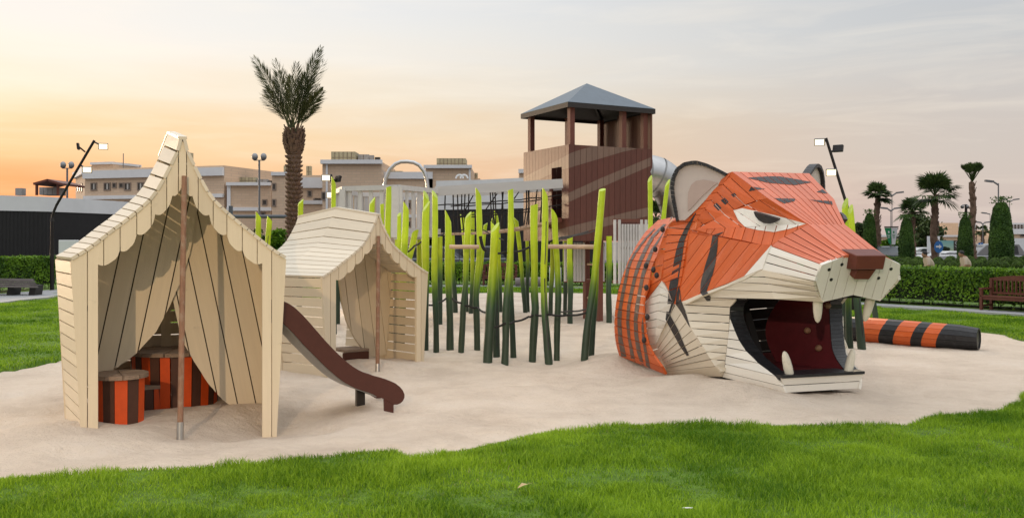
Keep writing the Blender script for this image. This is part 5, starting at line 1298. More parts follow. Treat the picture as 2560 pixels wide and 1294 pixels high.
def hedge(line,h,dep,label,dens,size,seed,out=1):
    """line: list of (x,y) along the face nearest the playground"""
    T=thing('hedge',label,'hedge',(*line[0],0)); r=np.random.RandomState(seed)
    m=MB()
    P=[];NR=[]
    for i in range(len(line)-1):
        a=np.array(line[i]);b=np.array(line[i+1]);d_=b-a;ln=np.linalg.norm(d_);d_=d_/ln;nn=np.array([d_[1],-d_[0]])*out
        n=int(ln*h*dens)
        s=r.uniform(0,ln,n); z=h*np.sqrt(r.uniform(0.004,1,n)); w_=-np.abs(r.normal(0,.05,n))+.06*fbm(s+seed,z,1.6,3)
        bot=np.clip((.22-z)/.2,0,1)*r.uniform(0,.25,n)
        xy=a+np.outer(s,d_)+np.outer(w_-bot,nn); P.append(np.column_stack([xy,z])); NR.append(np.column_stack([np.tile(nn,(n,1)),np.full(n,.25)]))
        n=int(ln*dep*dens*1.0); s=r.uniform(0,ln,n); w_=r.uniform(-dep,0.03,n); z=h+.05*fbm(s+seed*3,w_,1.5,5)+np.abs(r.normal(0,.035,n))
        xy=a+np.outer(s,d_)+np.outer(w_,nn); P.append(np.column_stack([xy,z])); NR.append(np.tile([0,0,.9],(n,1)))
        c0=[a-nn*.10,b-nn*.10,b-nn*(dep-.05),a-nn*(dep-.05)]
        m.slab([(*c,h-.05) for c in c0],h-.25,out=(0,0,1))
        for k in range(int(ln*3)):
            q=a+d_*r.uniform(0,ln)-nn*r.uniform(.05,.3); m.tube([(q[0],q[1],-.05),(q[0]+r.normal(0,.05),q[1],.35)],.014,4)
    m.build('branches',M['hedgecore'],T)
    leafcloud('foliage',np.vstack(P),np.vstack(NR),size,M['hedge'],T,seed)
    return T
hedge([(-18.9,39.9),(-19.3,36.6),(-19.5,33),(-19.2,28)][::-1],1.30,1.0,'clipped green hedge behind the slatted bench on the left',520,.05,1,1)
hedge([(-18.4,40.5),(-13,42.6),(-6,43.0),(0,42.9),(5.4,40.9)],.95,1.0,'clipped hedge running behind the green posts and the tower',330,.06,2,1)
hedge([(5.5,40.5),(9.4,34.8),(11.5,30.5),(14.3,26.7),(17.2,23.1),(20,19)],1.12,1.5,'dense clipped hedge behind the wooden bench on the right',640,.043,3,1)
# ------------------------------------------------------------------ date palm
def date_palm():
    b0=Vector(((735-1280)*32/FPX,32,0)); T=thing('date_palm','tall date palm with rough trunk and upright tied fronds behind the tents','palm tree',tuple(b0))
    zc=EYE-(345-HZ)*32/FPX; r0=.215
    m=MB(); pts=[(b0.x+.02*math.sin(k*.8)-.05*(k/10)*0,b0.y,zc*k/10) for k in range(11)]; m.tube(pts,[r0*.95]*9+[r0*1.05,r0*.8],14); m.build('trunk',M['bark'],T,True)
    # rows of cut leaf bases (each boot a part, shared mesh data)
    bm=MB(); w_,h_,t_=.125,.13,.075
    bm.add([(-w_/2,0,0),(w_/2,0,0),(w_/2*.8,-t_,h_*.55),(0,-t_*1.25,h_),(-w_/2*.8,-t_,h_*.55),(-w_/2,.04,h_),(w_/2,.04,h_)],[[0,1,2,4],[4,2,3],[1,6,2],[0,4,5],[2,6,3],[4,3,5],[3,6,5]])
    proto=bm.build('leaf_base',M['boot']); proto.parent=T; n=0
    rows=int((zc-.1)/.145)
    for i in range(rows):
        for k in range(9):
            a=2*math.pi*(k+.5*(i%2))/9+.0
            if math.sin(a)>.45: continue
            o=proto if n==0 else proto.copy()
            if n: COL.objects.link(o); o.parent=T
            n+=1
            o.location=((r0-.02)*math.cos(a),(r0-.02)*math.sin(a),.05+i*.145+rnd.uniform(-.015,.015)); o.rotation_euler=(rnd.uniform(-.1,.15),rnd.uniform(-.08,.08),a+math.pi/2); s_=rnd.uniform(.88,1.12); o.scale=(s_,s_*1.1,s_)
    # fibrous boss under the fronds
    m=MB()
    for k in range(150):
        a=rnd.uniform(0,6.28); z=zc-.55+rnd.uniform(0,.75); r_=r0+.01+.065*math.sin(math.pi*(z-zc+.55)/.8); p=Vector((b0.x+r_*math.cos(a),b0.y+r_*math.sin(a),z)); q=p+Vector((math.cos(a)*.09,math.sin(a)*.09,rnd.uniform(.12,.3)))
        m.bar(p,q,.07,.025)
    m.lathe((b0.x,b0.y,zc-.6),[(r0,0),(r0+.05,.3),(r0+.03,.6),(.1,.85)],12); m.build('fibre_boss',M['boot'],T)
    top=Vector((b0.x,b0.y,zc+.1))
    ends=[(632,142,0,.5),(648,165,-.3,.6),(686,150,.2,.2),(694,180,-.3,.25),(705,175,.4,.2),(742,158,0,.0),(748,195,.3,-.1),(765,185,-.3,-.2),(785,150,.2,-.3),(797,125,0,-.4),(803,118,-.3,-.45),(800,215,.3,-.8),(795,240,-.3,-.9),(672,215,.3,.8),(665,225,-.2,.9),(728,190,-.5,.1),(720,230,.4,.15),(775,200,.5,-.3),(655,243,.3,.9),(640,178,.5,.7),(808,226,-.4,-.9),(812,150,.6,-.6),(790,262,.2,-.9)]
    for (x,y,dy,bend) in ends:
        e=at(x,y,32+dy*1.4); st=top+Vector((rnd.uniform(-.14,.14),rnd.uniform(-.14,.14),rnd.uniform(-.1,.1)))
        pts=[]; n=16
        c=Vector((st.x*.62+e.x*.38,st.y*.6+e.y*.4,st.z*.42+e.z*.58))
        for k in range(n+1):
            s=k/n; pts.append(st*(1-s)**2+c*2*s*(1-s)+e*s*s)
        m=MB(); m.tube(pts,[.022*(1-.8*k/n) for k in range(n+1)],5)
        for k in range(5,n*4):
            s=k/(n*4); i=min(n-1,int(s*n)); p=pts[i].lerp(pts[i+1],s*n-i); d_=(pts[i+1]-pts[i]).normalized()
            if s<.28: continue
            for sg in (-1,1):
                sd=d_.cross(Vector((0,1,0)))*sg+Vector((0,rnd.uniform(-.7,.7),0)); sd.normalize()
                ll=.54*math.sin(math.pi*min(1,(s-.2)/.8*.85+.12))*rnd.uniform(.6,1.2)+.08
                tip=p+d_*ll*.84+sd*ll*.48+Vector((0,0,-.05*ll)); wv=d_.cross(sd).normalized()*.011+sd.cross(Vector((0,1,0)))*.008
                md=p.lerp(tip,.45)+sd*.02
                m.add([p-wv,md-wv*1.5,tip,md+wv*1.5],[[0,1,2,3]])
        m.build('frond',M['palmleaf'],T)
date_palm()
def fan_palm(px,ytop_trunk,ybase,Y,tw,cr,label,tied=False,seed=1,nf=26):
    r=random.Random(seed); zb=EYE-(ybase-HZ)*Y/FPX; x=(px-1280)*Y/FPX; zt=EYE-(ytop_trunk-HZ)*Y/FPX
    T=thing('fan_palm',label,'palm tree',(x,Y,0)); m=MB(); rt=tw*Y/FPX/2
    pts=[(x+.05*math.sin(k*.7+seed),Y,zt*k/16) for k in range(17)]; m.tube(pts,[rt*(1.15-.3*k/16)*(1+.08*(k%2)) for k in range(17)],9)
    for k in range(int(zt*16)):
        z=r.uniform(.2,zt); a=r.uniform(math.pi,2*math.pi); rr_=rt*(1.15-.3*z/zt); p=Vector((x+rr_*math.cos(a),Y+rr_*math.sin(a),z)); m.bar(p,p+Vector((math.cos(a)*.06,math.sin(a)*.06,.16)),.08,.03)
    m.build('trunk',M['bark'],T)
    R_=cr*Y/FPX; tpv=Vector((x,Y,zt))
    for i in range(nf):
        a=r.uniform(0,6.28); el_=r.uniform(.95,1.35) if tied else r.choice([r.uniform(-.35,.1),r.uniform(0,.5),r.uniform(.4,1.0),r.uniform(.9,1.4)])
        d_=Vector((math.cos(a)*math.cos(el_),math.sin(a)*math.cos(el_),math.sin(el_)))
        pl=R_*(.75 if tied else .52)*r.uniform(.8,1.1); h=tpv+d_*pl; m=MB(); m.bar(tpv,h,.035,.02)
        side=d_.cross(Vector((0,0,1)))
        if side.length<.2: side=Vector((1,0,0))
        side.normalize(); up=side.cross(d_).normalized(); fl=R_*(.5 if tied else .72)*r.uniform(.8,1.1)
        for k in range(19):
            b=(k/18-.5)*(1.2 if tied else 3.3); dv=d_*math.cos(b)+side*math.sin(b)+up*r.uniform(-.1,.1); L_=fl*(1-.18*abs(b))
            droop=Vector((0,0,-(.05 if tied else .28)*L_)); md=h+dv*L_*.55+droop*.2; tip=h+dv*L_+droop; wv=dv.cross(up).normalized()*.055
            m.add([h,md-wv,tip,md+wv],[[0,1,2,3]])
        m.build('frond',M['fanleaf'],T)
fan_palm(2193,492,640,62,15,40,'shorter fan palm with round crown left of the green banner',seed=3)
fan_palm(2281,530,640,66,13,44,'low fan palm half hidden behind the second clipped column',seed=4)
fan_palm(2336,490,655,58,17,66,'fan palm with the widest drooping crown above the round blue sign',seed=5,nf=34)
fan_palm(2431,455,655,56,15,42,'tallest fan palm with tied up crown',True,seed=6,nf=30)
fan_palm(2456,580,640,110,8,22,'small distant fan palm beyond the parking sign',seed=7,nf=16)
fan_palm(1640,545,640,60,14,55,'fan palm glimpsed between tower and steel tube slide',seed=9,nf=22)
# ------------------------------------------------------------------ clipped columns, ball shrubs, far trees
def column(px,yt,yb,wpx,Y,label,seed,tuft=0.0):
    r=np.random.RandomState(seed); x=(px-1280)*Y/FPX; zt=EYE-(yt-HZ)*Y/FPX; R_=wpx/2*Y/FPX
    T=thing('clipped_column',label,'topiary',(x,Y,0)); n=int(11000*R_*zt/2)
    z=r.uniform(0.1,1,n); prof=np.interp(z,[0,.1,.5,.8,.93,1],[.92,1.0,.98,.78,.62,.35]); a=r.uniform(0,2*np.pi,n)
    rad=R_*prof*(1-np.abs(r.normal(0,.06,n))+.10*fbm(a*1.2,z*zt,1.5,seed)); P=np.column_stack([x+rad*np.cos(a),Y+rad*np.sin(a),z*zt*.95]); NR=np.column_stack([np.cos(a),np.sin(a),np.full(n,.3)])
    if tuft:
        k=int(500*R_); zz=zt*(.93+r.uniform(0,.10,k)); aa=r.uniform(0,6.28,k); rr_=R_*r.uniform(0,tuft,k); P=np.vstack([P,np.column_stack([x+rr_*np.cos(aa),Y+rr_*np.sin(aa),zz])]); NR=np.vstack([NR,np.tile([0,0,.5],(k,1))])
    m=MB(); m.lathe((x,Y,0),[(.12,-.05),(.12,.2),(R_*.82,.3),(R_*.86,zt*.5),(R_*.62,zt*.8),(R_*.3,zt*.9)],12); m.build('trunk',M['hedgecore'],T)
    leafcloud('foliage',P,NR,.05,M['topiary'],T,seed)
column(2174,527,640,34,60,'slim clipped green column left of the shorter palm',11,.9)
column(2266,540,645,38,55,'clipped green column right of the green and white banner',12,.9)
column(2413,535,650,38,54,'clipped green column in front of the tallest palm',13,.9)
column(2503,497,655,58,50,'largest clipped green column at the right edge',14,.9)
GB='rows of clipped ball shrubs behind the right hedge'
ball0=None
def ballshrub():
    r=np.random.RandomState(5); n=1500; v=r.normal(size=(n,3)); v/=np.linalg.norm(v,axis=1)[:,None]; P=v*(.5-np.abs(r.normal(0,.02,n)))[:,None]; P[:,2]=P[:,2]*.9+.45
    T=thing('ball_shrub','round clipped ball shrub in the rows behind the right hedge','shrub',(0,0,0),GB); m=MB(); m.ball((0,0,.44),(.45,.45,.40),12,8); m.build('branches',M['hedgecore'],T); leafcloud('foliage',P,v,.045,M['ballshrub'],T,3); return T
bs=ballshrub(); first=True
def place_ball(px,yt,Y,d_,row):
    global first
    lab='round clipped ball shrub in the %s row behind the right hedge'%row
    z=EYE-(yt-HZ)*Y/FPX; x=(px-1280)*Y/FPX; s=d_*Y/FPX
    if first: o=bs; first=False; o['label']=lab; o.location=(x,Y,z-.92*s); o.scale=(s,s,s); o.rotation_euler=(0,0,rnd.uniform(0,6))
    else: copy_thing(bs,(x,Y,z-.92*s),lab,rotz=rnd.uniform(0,6),scale=s*rnd.uniform(.92,1.08))
for i,px in enumerate(range(2150,2640,33)): place_ball(px+rnd.uniform(-4,4),651+rnd.uniform(-2,2),40+rnd.uniform(-.6,.6),29,'front')
for i,px in enumerate(range(2140,2640,29)): place_ball(px+rnd.uniform(-4,4),643+rnd.uniform(-2,2),45+rnd.uniform(-.8,.8),27,'middle')
for i,px in enumerate(range(2130,2640,27)): place_ball(px+rnd.uniform(-4,4),639+rnd.uniform(-1,2),50+rnd.uniform(-.8,.8),25,'back')
def tree(px,yt,yb,wpx,Y,label,seed,mt='treeleaf',dens=1.0):
    r=np.random.RandomState(seed); x=(px-1280)*Y/FPX; zt=EYE-(yt-HZ)*Y/FPX; zb=EYE-(yb-HZ)*Y/FPX; R_=wpx/2*Y/FPX; T=thing('tree',label,'tree',(x,Y,0))
    m=MB(); m.tube([(x,Y,-.1),(x+.1,Y,zb+.5),(x+.2,Y,zt*.8)],[.22,.16,.05],7)
    P=[]
    for k in range(26):
        a=r.uniform(0,6.28); q=np.sqrt(r.uniform(0,1)); cz=r.uniform(.1,.95); rr_=R_*q*np.sin(np.pi*(cz*.75+.2)); c=np.array([x+rr_*np.cos(a),Y+rr_*np.sin(a),zb+(zt-zb)*cz*.9])
        m.tube([(x,Y,zb+.3),tuple(c)],[.06,.02],4)
        n=int(150*dens); v=r.normal(size=(n,3))*np.array([1,1,.7])*R_*.20; P.append(c+v)
    m.build('trunk',M['twig'],T); P=np.vstack(P); P=P[P[:,2]<zt]; leafcloud('crown',P,None,.14*Y/90+.04,M[mt],T,seed)
tree(2150,548,640,44,85,'dark leafy tree just right of the tilted floodlight mast',21)
tree(2300,528,640,90,95,'broad grey green tree behind the widest palm',22)
tree(2330,545,645,70,92,'dark bushy tree beside the beige block on the right',23)
tree(2225,600,640,50,62,'low leafy bush under the green and white banner',24,'hedge')
tree(2120,560,640,30,90,'dark tree behind the tiger nose bridge',25)
tree(700,566,660,55,46,'bright green bush beside the date palm trunk',26,'hedge')
tree(665,580,660,40,48,'thin shrub under the dark overhead beam',27,'treeleaf',.5)
tree(640,560,660,50,60,'bare twiggy shrub between the tents',28,'treeleaf',.12)
tree(2585,600,640,40,75,'small tree at the right frame edge',29)
# ------------------------------------------------------------------ buildings
class Bld:
    """box building whose front follows the line p0-p1 seen in the photograph"""
    def __init__(s,name,label,xl,xr,Yl,Yr,yt,depth,cat='building',base=0):
        s.a=at(xl,yt,Yl); s.b=at(xr,yt,Yr); s.z=s.a.z; s.b.z=s.z
        s.d=Vector((s.b.x-s.a.x,s.b.y-s.a.y,0)); s.len=s.d.length; s.d.normalize(); s.n=Vector((s.d.y,-s.d.x,0)); s.dep=depth
        c=(s.a+s.b)/2; s.T=thing(name,label,cat,(c.x,c.y,0))
    def P(s,u,z,o=0): return Vector((s.a.x,s.a.y,0))+s.d*u+s.n*o+Vector((0,0,z))
    def wall(s,m_,z0=0,z1q=None,nm='wall'):
        z1q=z1q or s.z; m=MB(); q=[s.P(0,z1q),s.P(s.len,z1q),s.P(s.len,z1q,-s.dep),s.P(0,z1q,-s.dep)]; m.slab(q,z1q-z0,out=(0,0,1)); m.build(nm,m_,s.T)
    def band(s,z0,z1q,m_,o=.25,u0=0,u1=None,nm='band',sides=True):
        u1=s.len if u1 is None else u1; m=MB()
        m.slab([s.P(u0-(o if sides else 0),z1q,o),s.P(u1+(o if sides else 0),z1q,o),s.P(u1+(o if sides else 0),z1q,-s.dep-.2 if sides else -.1),s.P(u0-(o if sides else 0),z1q,-s.dep-.2 if sides else -.1)],z1q-z0,out=(0,0,1)); m.build(nm,m_,s.T)
    def win(s,u,z,w_,h_,blind=True):
        m=MB(); f=.12; q=lambda a,b,o:s.P(a,b,o)
        for (a0,a1,b0,b1) in ((u-f,u,z-f,z+h_+f),(u+w_,u+w_+f,z-f,z+h_+f),(u,u+w_,z+h_,z+h_+f),(u,u+w_,z-f,z)):
            m.slab([q(a0,b0,.10),q(a1,b0,.10),q(a1,b1,.10),q(a0,b1,.10)],.2,out=s.n)
        o=m.build('window',M['bframe'],s.T)
        m=MB(); m.slab([q(u,z,.03),q(u+w_,z,.03),q(u+w_,z+h_,.03),q(u,z+h_,.03)],.1,out=s.n); m.build('pane',M['bdark'],o)
        if blind:
            m=MB(); m.slab([q(u+w_*.35,z+.05,.045),q(u+w_*.65,z+.05,.045),q(u+w_*.65,z+h_,.045),q(u+w_*.35,z+h_,.045)],.02,out=s.n); m.build('blind',M['blind'],o)
    def u(s,px):
        r=(px-1280)/FPX; return (r*s.a.y-s.a.x)/(s.d.x-r*s.d.y)
    def zz(s,px,py):
        p=s.P(s.u(px),0); return EYE-(py-HZ)*p.y/FPX
    def winpx(s,x0,x1,y0,y1,blind=True):
        z0=s.zz(x0,y1); s.win(s.u(x0),z0,s.u(x1)-s.u(x0),s.zz(x0,y0)-z0,blind)
    def bandpx(s,x0,x1,y0,y1,m_,o=.2,nm='band'):
        s.band(s.zz((x0+x1)/2,y1),s.zz((x0+x1)/2,y0),m_,o,s.u(x0),s.u(x1),nm,False)
    def tankpx(s,x0,x1,y0,y1,m_='tank',o=-3,nx=6,nz=2):
        u0,u1=s.u(x0),s.u(x1); z1q=s.zz((x0+x1)/2,y0); z0=min(s.zz((x0+x1)/2,y1),s.z-.05); dd=min(4,abs(u1-u0)); 
        q=None
        for i in range(nx):
            for j in range(nz):
                a0=u0+(u1-u0)*i/nx+.04; a1=u0+(u1-u0)*(i+1)/nx-.04; b0=z0+(z1q-z0)*j/nz+.03; b1=z0+(z1q-z0)*(j+1)/nz-.03
                m=MB(); m.slab([s.P(a0,b0,o),s.P(a1,b0,o),s.P(a1,b1,o),s.P(a0,b1,o)],dd,out=s.n); m.build('tank_panel',M[m_],s.T)
        m=MB(); m.slab([s.P(u0+.05,z0,o-.06),s.P(u1-.05,z0,o-.06),s.P(u1-.05,z1q-.03,o-.06),s.P(u0+.05,z1q-.03,o-.06)],dd-.2,out=s.n); m.build('tank_frame',M['bframe'],s.T)
# left apartment block
b=Bld('apartment_block','long beige brick block with white parapet behind the left floodlight mast',212,560,118,112,423,14)
b.wall(M['brick']); b.bandpx(212,560,423,443,M['bwhite'],.4,'parapet'); b.bandpx(212,560,487,496,M['bwhite'],.3)
for x0,x1,y0,y1,bl in ((229,241,459,474,1),(262,275,459,474,1),(283,290,459,468,0),(300,308,459,468,0),(313,326,459,474,1),(346,358,458,474,1),(370,381,458,474,1),(420,432,458,474,1),(313,322,505,515,0)): b.winpx(x0,x1,y0,y1,bl)
b.tankpx(360,376,410,422,'tankgrey',-3,2,1); b.tankpx(383,397,398,422,'tankgrey',-4,2,1); b.tankpx(397,410,372,422,'tank',-5,1,2); b.tankpx(262,316,417,423,'tankgrey',-3,3,1)
m=MB(); m.slab([b.P(b.u(207),b.zz(230,404),-1.5),b.P(b.u(261),b.zz(230,404),-1.5),b.P(b.u(261),b.zz(230,424),-1.5),b.P(b.u(207),b.zz(230,424),-1.5)],5,out=b.n); m.build('stair_head',M['brick'],b.T)
m=MB(); m.slab([b.P(b.u(206),b.zz(230,403),-1.3),b.P(b.u(262),b.zz(230,403),-1.3),b.P(b.u(262),b.zz(230,409),-1.3),b.P(b.u(206),b.zz(230,409),-1.3)],5.4,out=b.n); m.build('stair_head_roof',M['bwhite'],b.T)
for x,y0,y1 in ((280,380,423),(322,411,423)):
    m=MB(); m.bar(b.P(b.u(x),b.zz(x,y1),-2),b.P(b.u(x),b.zz(x,y0),-2),.08,.08); m.build('antenna',M['polegrey'],b.T)
# left side wing (its short side seen obliquely)
b=Bld('apartment_block','shadowed end wall of the left beige block with narrow windows',189,213,128,118.5,432,2)
b.wall(M['brick']); b.bandpx(189,213,425,441,M['bwhite'],.4,'parapet')
for x in (193,198,203): b.winpx(x,x+3,462,478,False)
# second block
b=Bld('apartment_block','square beige brick block with roof tanks between the tent peaks',568,678,112,112,457,14)
b.wall(M['brick']); b.bandpx(568,678,456,464,M['bwhite'],.5,'parapet'); b.bandpx(568,680,518,527,M['bwhite'],.3); b.bandpx(568,577,464,560,M['bwhite'],.12,'corner_strip')
b.winpx(658,666,501,511,False); b.winpx(654,662,532,540,False); b.tankpx(577,622,438,456,'tank',-3,5,2); b.tankpx(625,652,443,456,'tankgrey',-3,2,1); b.tankpx(653,666,447,456,'bdark',-3,1,1)
b=Bld('apartment_block','low white and beige wing left of the square block',505,568,114,114,475,10)
b.wall(M['brick']); b.bandpx(505,568,475,500,M['bwhite'],.3,'parapet'); b.tankpx(518,562,458,475,'tank',-3,7,2)
for x in (548,553,557): b.winpx(x,x+2.4,497,504,False)
# third group: stair wing, middle, tower, wing, second tower
b=Bld('apartment_block','stepped beige and white block behind the date palm',682,808,106,106,438,16)
b.wall(M['brick']); b.bandpx(690,808,444,470,M['bwhite'],.3,'parapet'); b.bandpx(690,808,501,510,M['bwhite'],.25); b.bandpx(690,808,545,553,M['bwhite'],.25); b.bandpx(706,709.5,447,572,M['bwhite'],.6,'fin')
for y in (474,514,553):
    for x in (691,695,699,703): b.winpx(x,x+2.2,y,y+8,False)
    for x in (786,791,796,801): b.winpx(x,x+3,y-16,y-6,False)
b.winpx(771,778,478,490,False); b.tankpx(692,716,408,437,'tank',-3,3,2); b.tankpx(750,764,409,438,'tank',-3,2,2)
b=Bld('apartment_block','narrow beige stair tower with white cap left of the date palm',680,716,104,104,430,5)
b.wall(M['brick']); b.bandpx(679,717,430,439,M['bwhite'],.3,'parapet')
for y in (460,500): b.winpx(683,688,y,y+13,False)
b=Bld('apartment_block','tall beige tower block with white cap and roof tanks behind the platform',806,954,102,102,404,12)
b.wall(M['brick']); b.bandpx(803,956,400,410,M['bwhite'],.5,'parapet'); b.bandpx(815,820,411,560,M['bwhite'],.15,'corner_strip'); b.winpx(806,813,482,498,False)
b.tankpx(818,881,374,399,'tank',-2,6,2); b.tankpx(883,912,379,401,'tankgrey',-3,2,1); b.tankpx(913,925,381,402,'tankgrey',-3,1,1); b.tankpx(926,941,386,403,'bdark',-3,1,1)
b=Bld('apartment_block','lower beige wing with white parapet under the steel arch',954,1082,104,104,430,10)
b.wall(M['brick']); b.bandpx(954,1082,430,447,M['bwhite'],.3,'parapet'); b.bandpx(954,1082,492,500,M['bwhite'],.2); b.bandpx(954,1082,536,544,M['bwhite'],.2); b.tankpx(955,996,420,430,'tank',-4,6,1); b.tankpx(1012,1050,424,430,'tankgrey',-4,3,1)
for y in (555,508):
    for x in (1021,1046): b.winpx(x,x+4,y,y+10,False)
b=Bld('apartment_block','second beige tower block right of the steel arch with roof tanks',1064,1178,104,104,418,12)
b.wall(M['brick']); b.bandpx(1060,1180,413,421,M['bwhite'],.5,'parapet'); b.bandpx(1172,1177,422,520,M['bwhite'],.15,'corner_strip'); b.tankpx(1087,1163,391,413,'tank',-2,8,2)
b=Bld('apartment_block','far roof tanks block peeking right of the second tower block',1178,1200,112,112,446,8)
b.wall(M['brick']); b.tankpx(1177,1194,430,446,'tank',-1,3,2)
b=Bld('apartment_block','white capped corner of a far block touching the tower edge',1298,1330,110,110,424,8)
b.wall(M['brick']); b.bandpx(1296,1332,423,433,M['bwhite'],.4,'parapet')
# dark clad pavilions with pale parapet (curved)
def pavilion(label,pts,zt,zs,dep,loc_,n):
    T=thing('pavilion',label,'building',loc_)
    def smooth(k):
        s=k/n*(len(pts)-1); i=min(len(pts)-2,int(s)); f=s-i; return Vector((*pts[i],0)).lerp(Vector((*pts[i+1],0)),f)
    P_=[smooth(k) for k in range(n+1)]
    m=MB(); m2=MB()
    for k in range(n):
        a,b_=P_[k],P_[k+1]; d_=(b_-a).normalized(); nn=Vector((d_.y,-d_.x,0))
        if nn.y>0: nn=-nn
        zt0=np.interp(k,[0,n],zt) ; zt1=np.interp(k+1,[0,n],zt); zs0=np.interp(k,[0,n],zs); zs1=np.interp(k+1,[0,n],zs)
        m.slab([rz(a,zs0),rz(b_,zs1),rz(b_,zt1),rz(a,zt0)],dep,out=nn)
        for j in range(3):
            c0=a.lerp(b_,(j+.12)/3); c1=a.lerp(b_,(j+.88)/3); m2.slab([rz(c0,0)+nn*-.05,rz(c1,0)+nn*-.05,rz(c1,zs0)+nn*-.05,rz(c0,zs0)+nn*-.05],.07,out=nn)
        m2.slab([rz(a,0)-nn*.15,rz(b_,0)-nn*.15,rz(b_,zs1)-nn*.15,rz(a,zs0)-nn*.15],.1,out=nn)
    m.build('parapet',M['bwhite'],T); o=m2.build('cladding_slat',M['slatblack'],T); o['kind']='stuff'
    return T
pv=[(-27.5-9,46),(-31+1.0,49),(-26,51),(-22.5,53.5),(-18.5,57),(-16,61)]
pav=[at(-80,487,50),at(0,487,51),at(120,490,52.5),at(200,499,54.5),at(285,507,57),at(350,518,60)]
pavilion('dark clad curved pavilion with pale parapet on the left',[(p.x,p.y) for p in pav],[4.42,4.33],[3.60,3.55],.5,(-24,52,0),60)
pav=[at(1090,450,58),at(1200,446,57),at(1320,440,55),at(1420,440,53),at(1500,440,51)]
pavilion('dark clad pavilion with pale parapet behind the rope bridge',[(p.x,p.y) for p in pav],[5.60,5.6],[3.85,3.85],.5,(0,57,0),40)
# white rings on the pavilion roof, tank shelter on the left one
T=thing('roof_rings','white hoops on the pavilion roof behind the bridge','hoops',tuple(at(1155,446,57.6)))
for x in (1149,1160):
    m=MB(); m.tube([at(x+9*math.cos(math.pi*k/10),446-9*math.sin(math.pi*k/10),57.8) for k in range(11)],.06,6); m.build('hoop',M['bwhite'],T,True)
T=thing('roof_shelter','small pitched shelter over a water tank on the left pavilion','shelter',tuple(at(118,487,56)))
for x in (92,145): 
    m=MB(); m.bar(at(x,488,56),at(x,455,56),.12,.12); m.build('post',M['towerpost'],T)
for (xa,ya,xb,yb) in ((82,457,118,447),(118,447,155,458)):
    a,c=at(xa,ya,55.5),at(xb,yb,55.5); m=MB(); m.slab([a,c,c+Vector((0,3,0)),a+Vector((0,3,0))],.12,out=(0,0,1)); m.build('roof_sheet',M['towerpost'],T)
for i in range(4):
    m=MB(); a=at(98+i*11,487,57); c=at(108+i*11,468,57); m.slab([a,Vector((c.x,a.y,a.z)),c,Vector((a.x,a.y,c.z))],1.2,out=(0,-1,0)); m.build('tank_panel',M['tankgrey'],T)
T=thing('roof_unit','small pale box on the far left of the pavilion roof','box',tuple(at(46,487,56)))
m=MB(); a=at(38,488,56); c=at(54,470,56); m.slab([a,Vector((c.x,a.y,a.z)),c,Vector((a.x,a.y,c.z))],.5,out=(0,-1,0)); m.build('case',M['tankgrey'],T)
T=thing('utility_cabinet','pale cabinet standing by the dark pavilion beside the taller tent','cabinet',tuple(at(172,660,46)))
m=MB(); m.box((at(172,640,46).x,46,1.2),(.8,.4,1.65)); m.build('case',M['bwhite'],T,bevel=.02)
# right hand low buildings
b=Bld('low_building','plain sandy block behind the widest palm',2352,2396,150,150,557,12); b.wall(M['brick']); 
b=Bld('low_building','white edged side block right of the sandy block',2390,2440,155,155,560,8); b.wall(M['bwhite'])
b=Bld('low_building','long low beige building behind the right palms',2180,2560,140,140,588,10); b.wall(M['brick']); b.bandpx(2180,2560,587,592,M['bwhite'],.3,'parapet'); b.bandpx(2290,2560,608,613,M['bwhite'],.3)
for x in range(2440,2530,22): b.winpx(x,x+12,596,604,False)
b=Bld('low_building','beige and white building at the right edge with dark window',2500,2640,130,130,574,10); b.wall(M['brick']); b.bandpx(2500,2640,572,585,M['bwhite'],.3,'parapet'); b.winpx(2552,2575,578,590,False)
b=Bld('far_building','distant white building with rows of windows at the right',2524,2600,300,300,557,20); b.wall(M['bwhite'])
for y in (562,568):
    for x in range(2528,2596,8): b.winpx(x,x+4,y,y+4,False)
# billboard
T=thing('billboard','long site billboard showing a tree in a green landscape','billboard',tuple(at(2350,650,75)))
a=at(2318,596,75); c=at(2396,646,75)
def bb(name,x0,x1,y0,y1,m_,o=0):
    p,q=at(x0,y1,75-o),at(x1,y0,75-o); m=MB(); m.slab([(p.x,p.y,p.z),(q.x,p.y,p.z),(q.x,p.y,q.z),(p.x,p.y,q.z)],.05,out=(0,-1,0)); m.build(name,m_,T)
def skyprint():
    m=bpy.data.materials.new('printed_landscape'); m.use_nodes=True; t=m.node_tree; b_=t.nodes['Principled BSDF']; co=t.nodes.new('ShaderNodeTexCoord'); sp=t.nodes.new('ShaderNodeSeparateXYZ'); t.links.new(co.outputs['Generated'],sp.inputs[0]); cr=t.nodes.new('ShaderNodeValToRGB'); ramp(cr,[(0,(.02,.06,.02)),(.24,(.03,.10,.03)),(.28,(.42,.47,.26)),(.6,(.30,.46,.38)),(1,(.16,.36,.36))]); t.links.new(sp.outputs['Z'],cr.inputs[0]); t.links.new(cr.outputs[0],b_.inputs['Base Color']); return m
bb('print_panel',2350,2384,601,640,skyprint()); bb('white_panel',2318,2349.6,590,640,M['bwhite']); bb('dark_panel',2384.4,2410,601,640,M['bdark'])
p=at(2361,626,74.9); m=MB(); m.ball((p.x,p.y,p.z+.15),(.28,.02,.17),10,6); m.ball((p.x+.25,p.y,p.z+.12),(.22,.02,.13),10,6); m.bar((p.x+.1,p.y,p.z-.2),(p.x+.1,p.y,p.z+.1),.06,.02); m.build('printed_tree',M['hedgecore'],T)
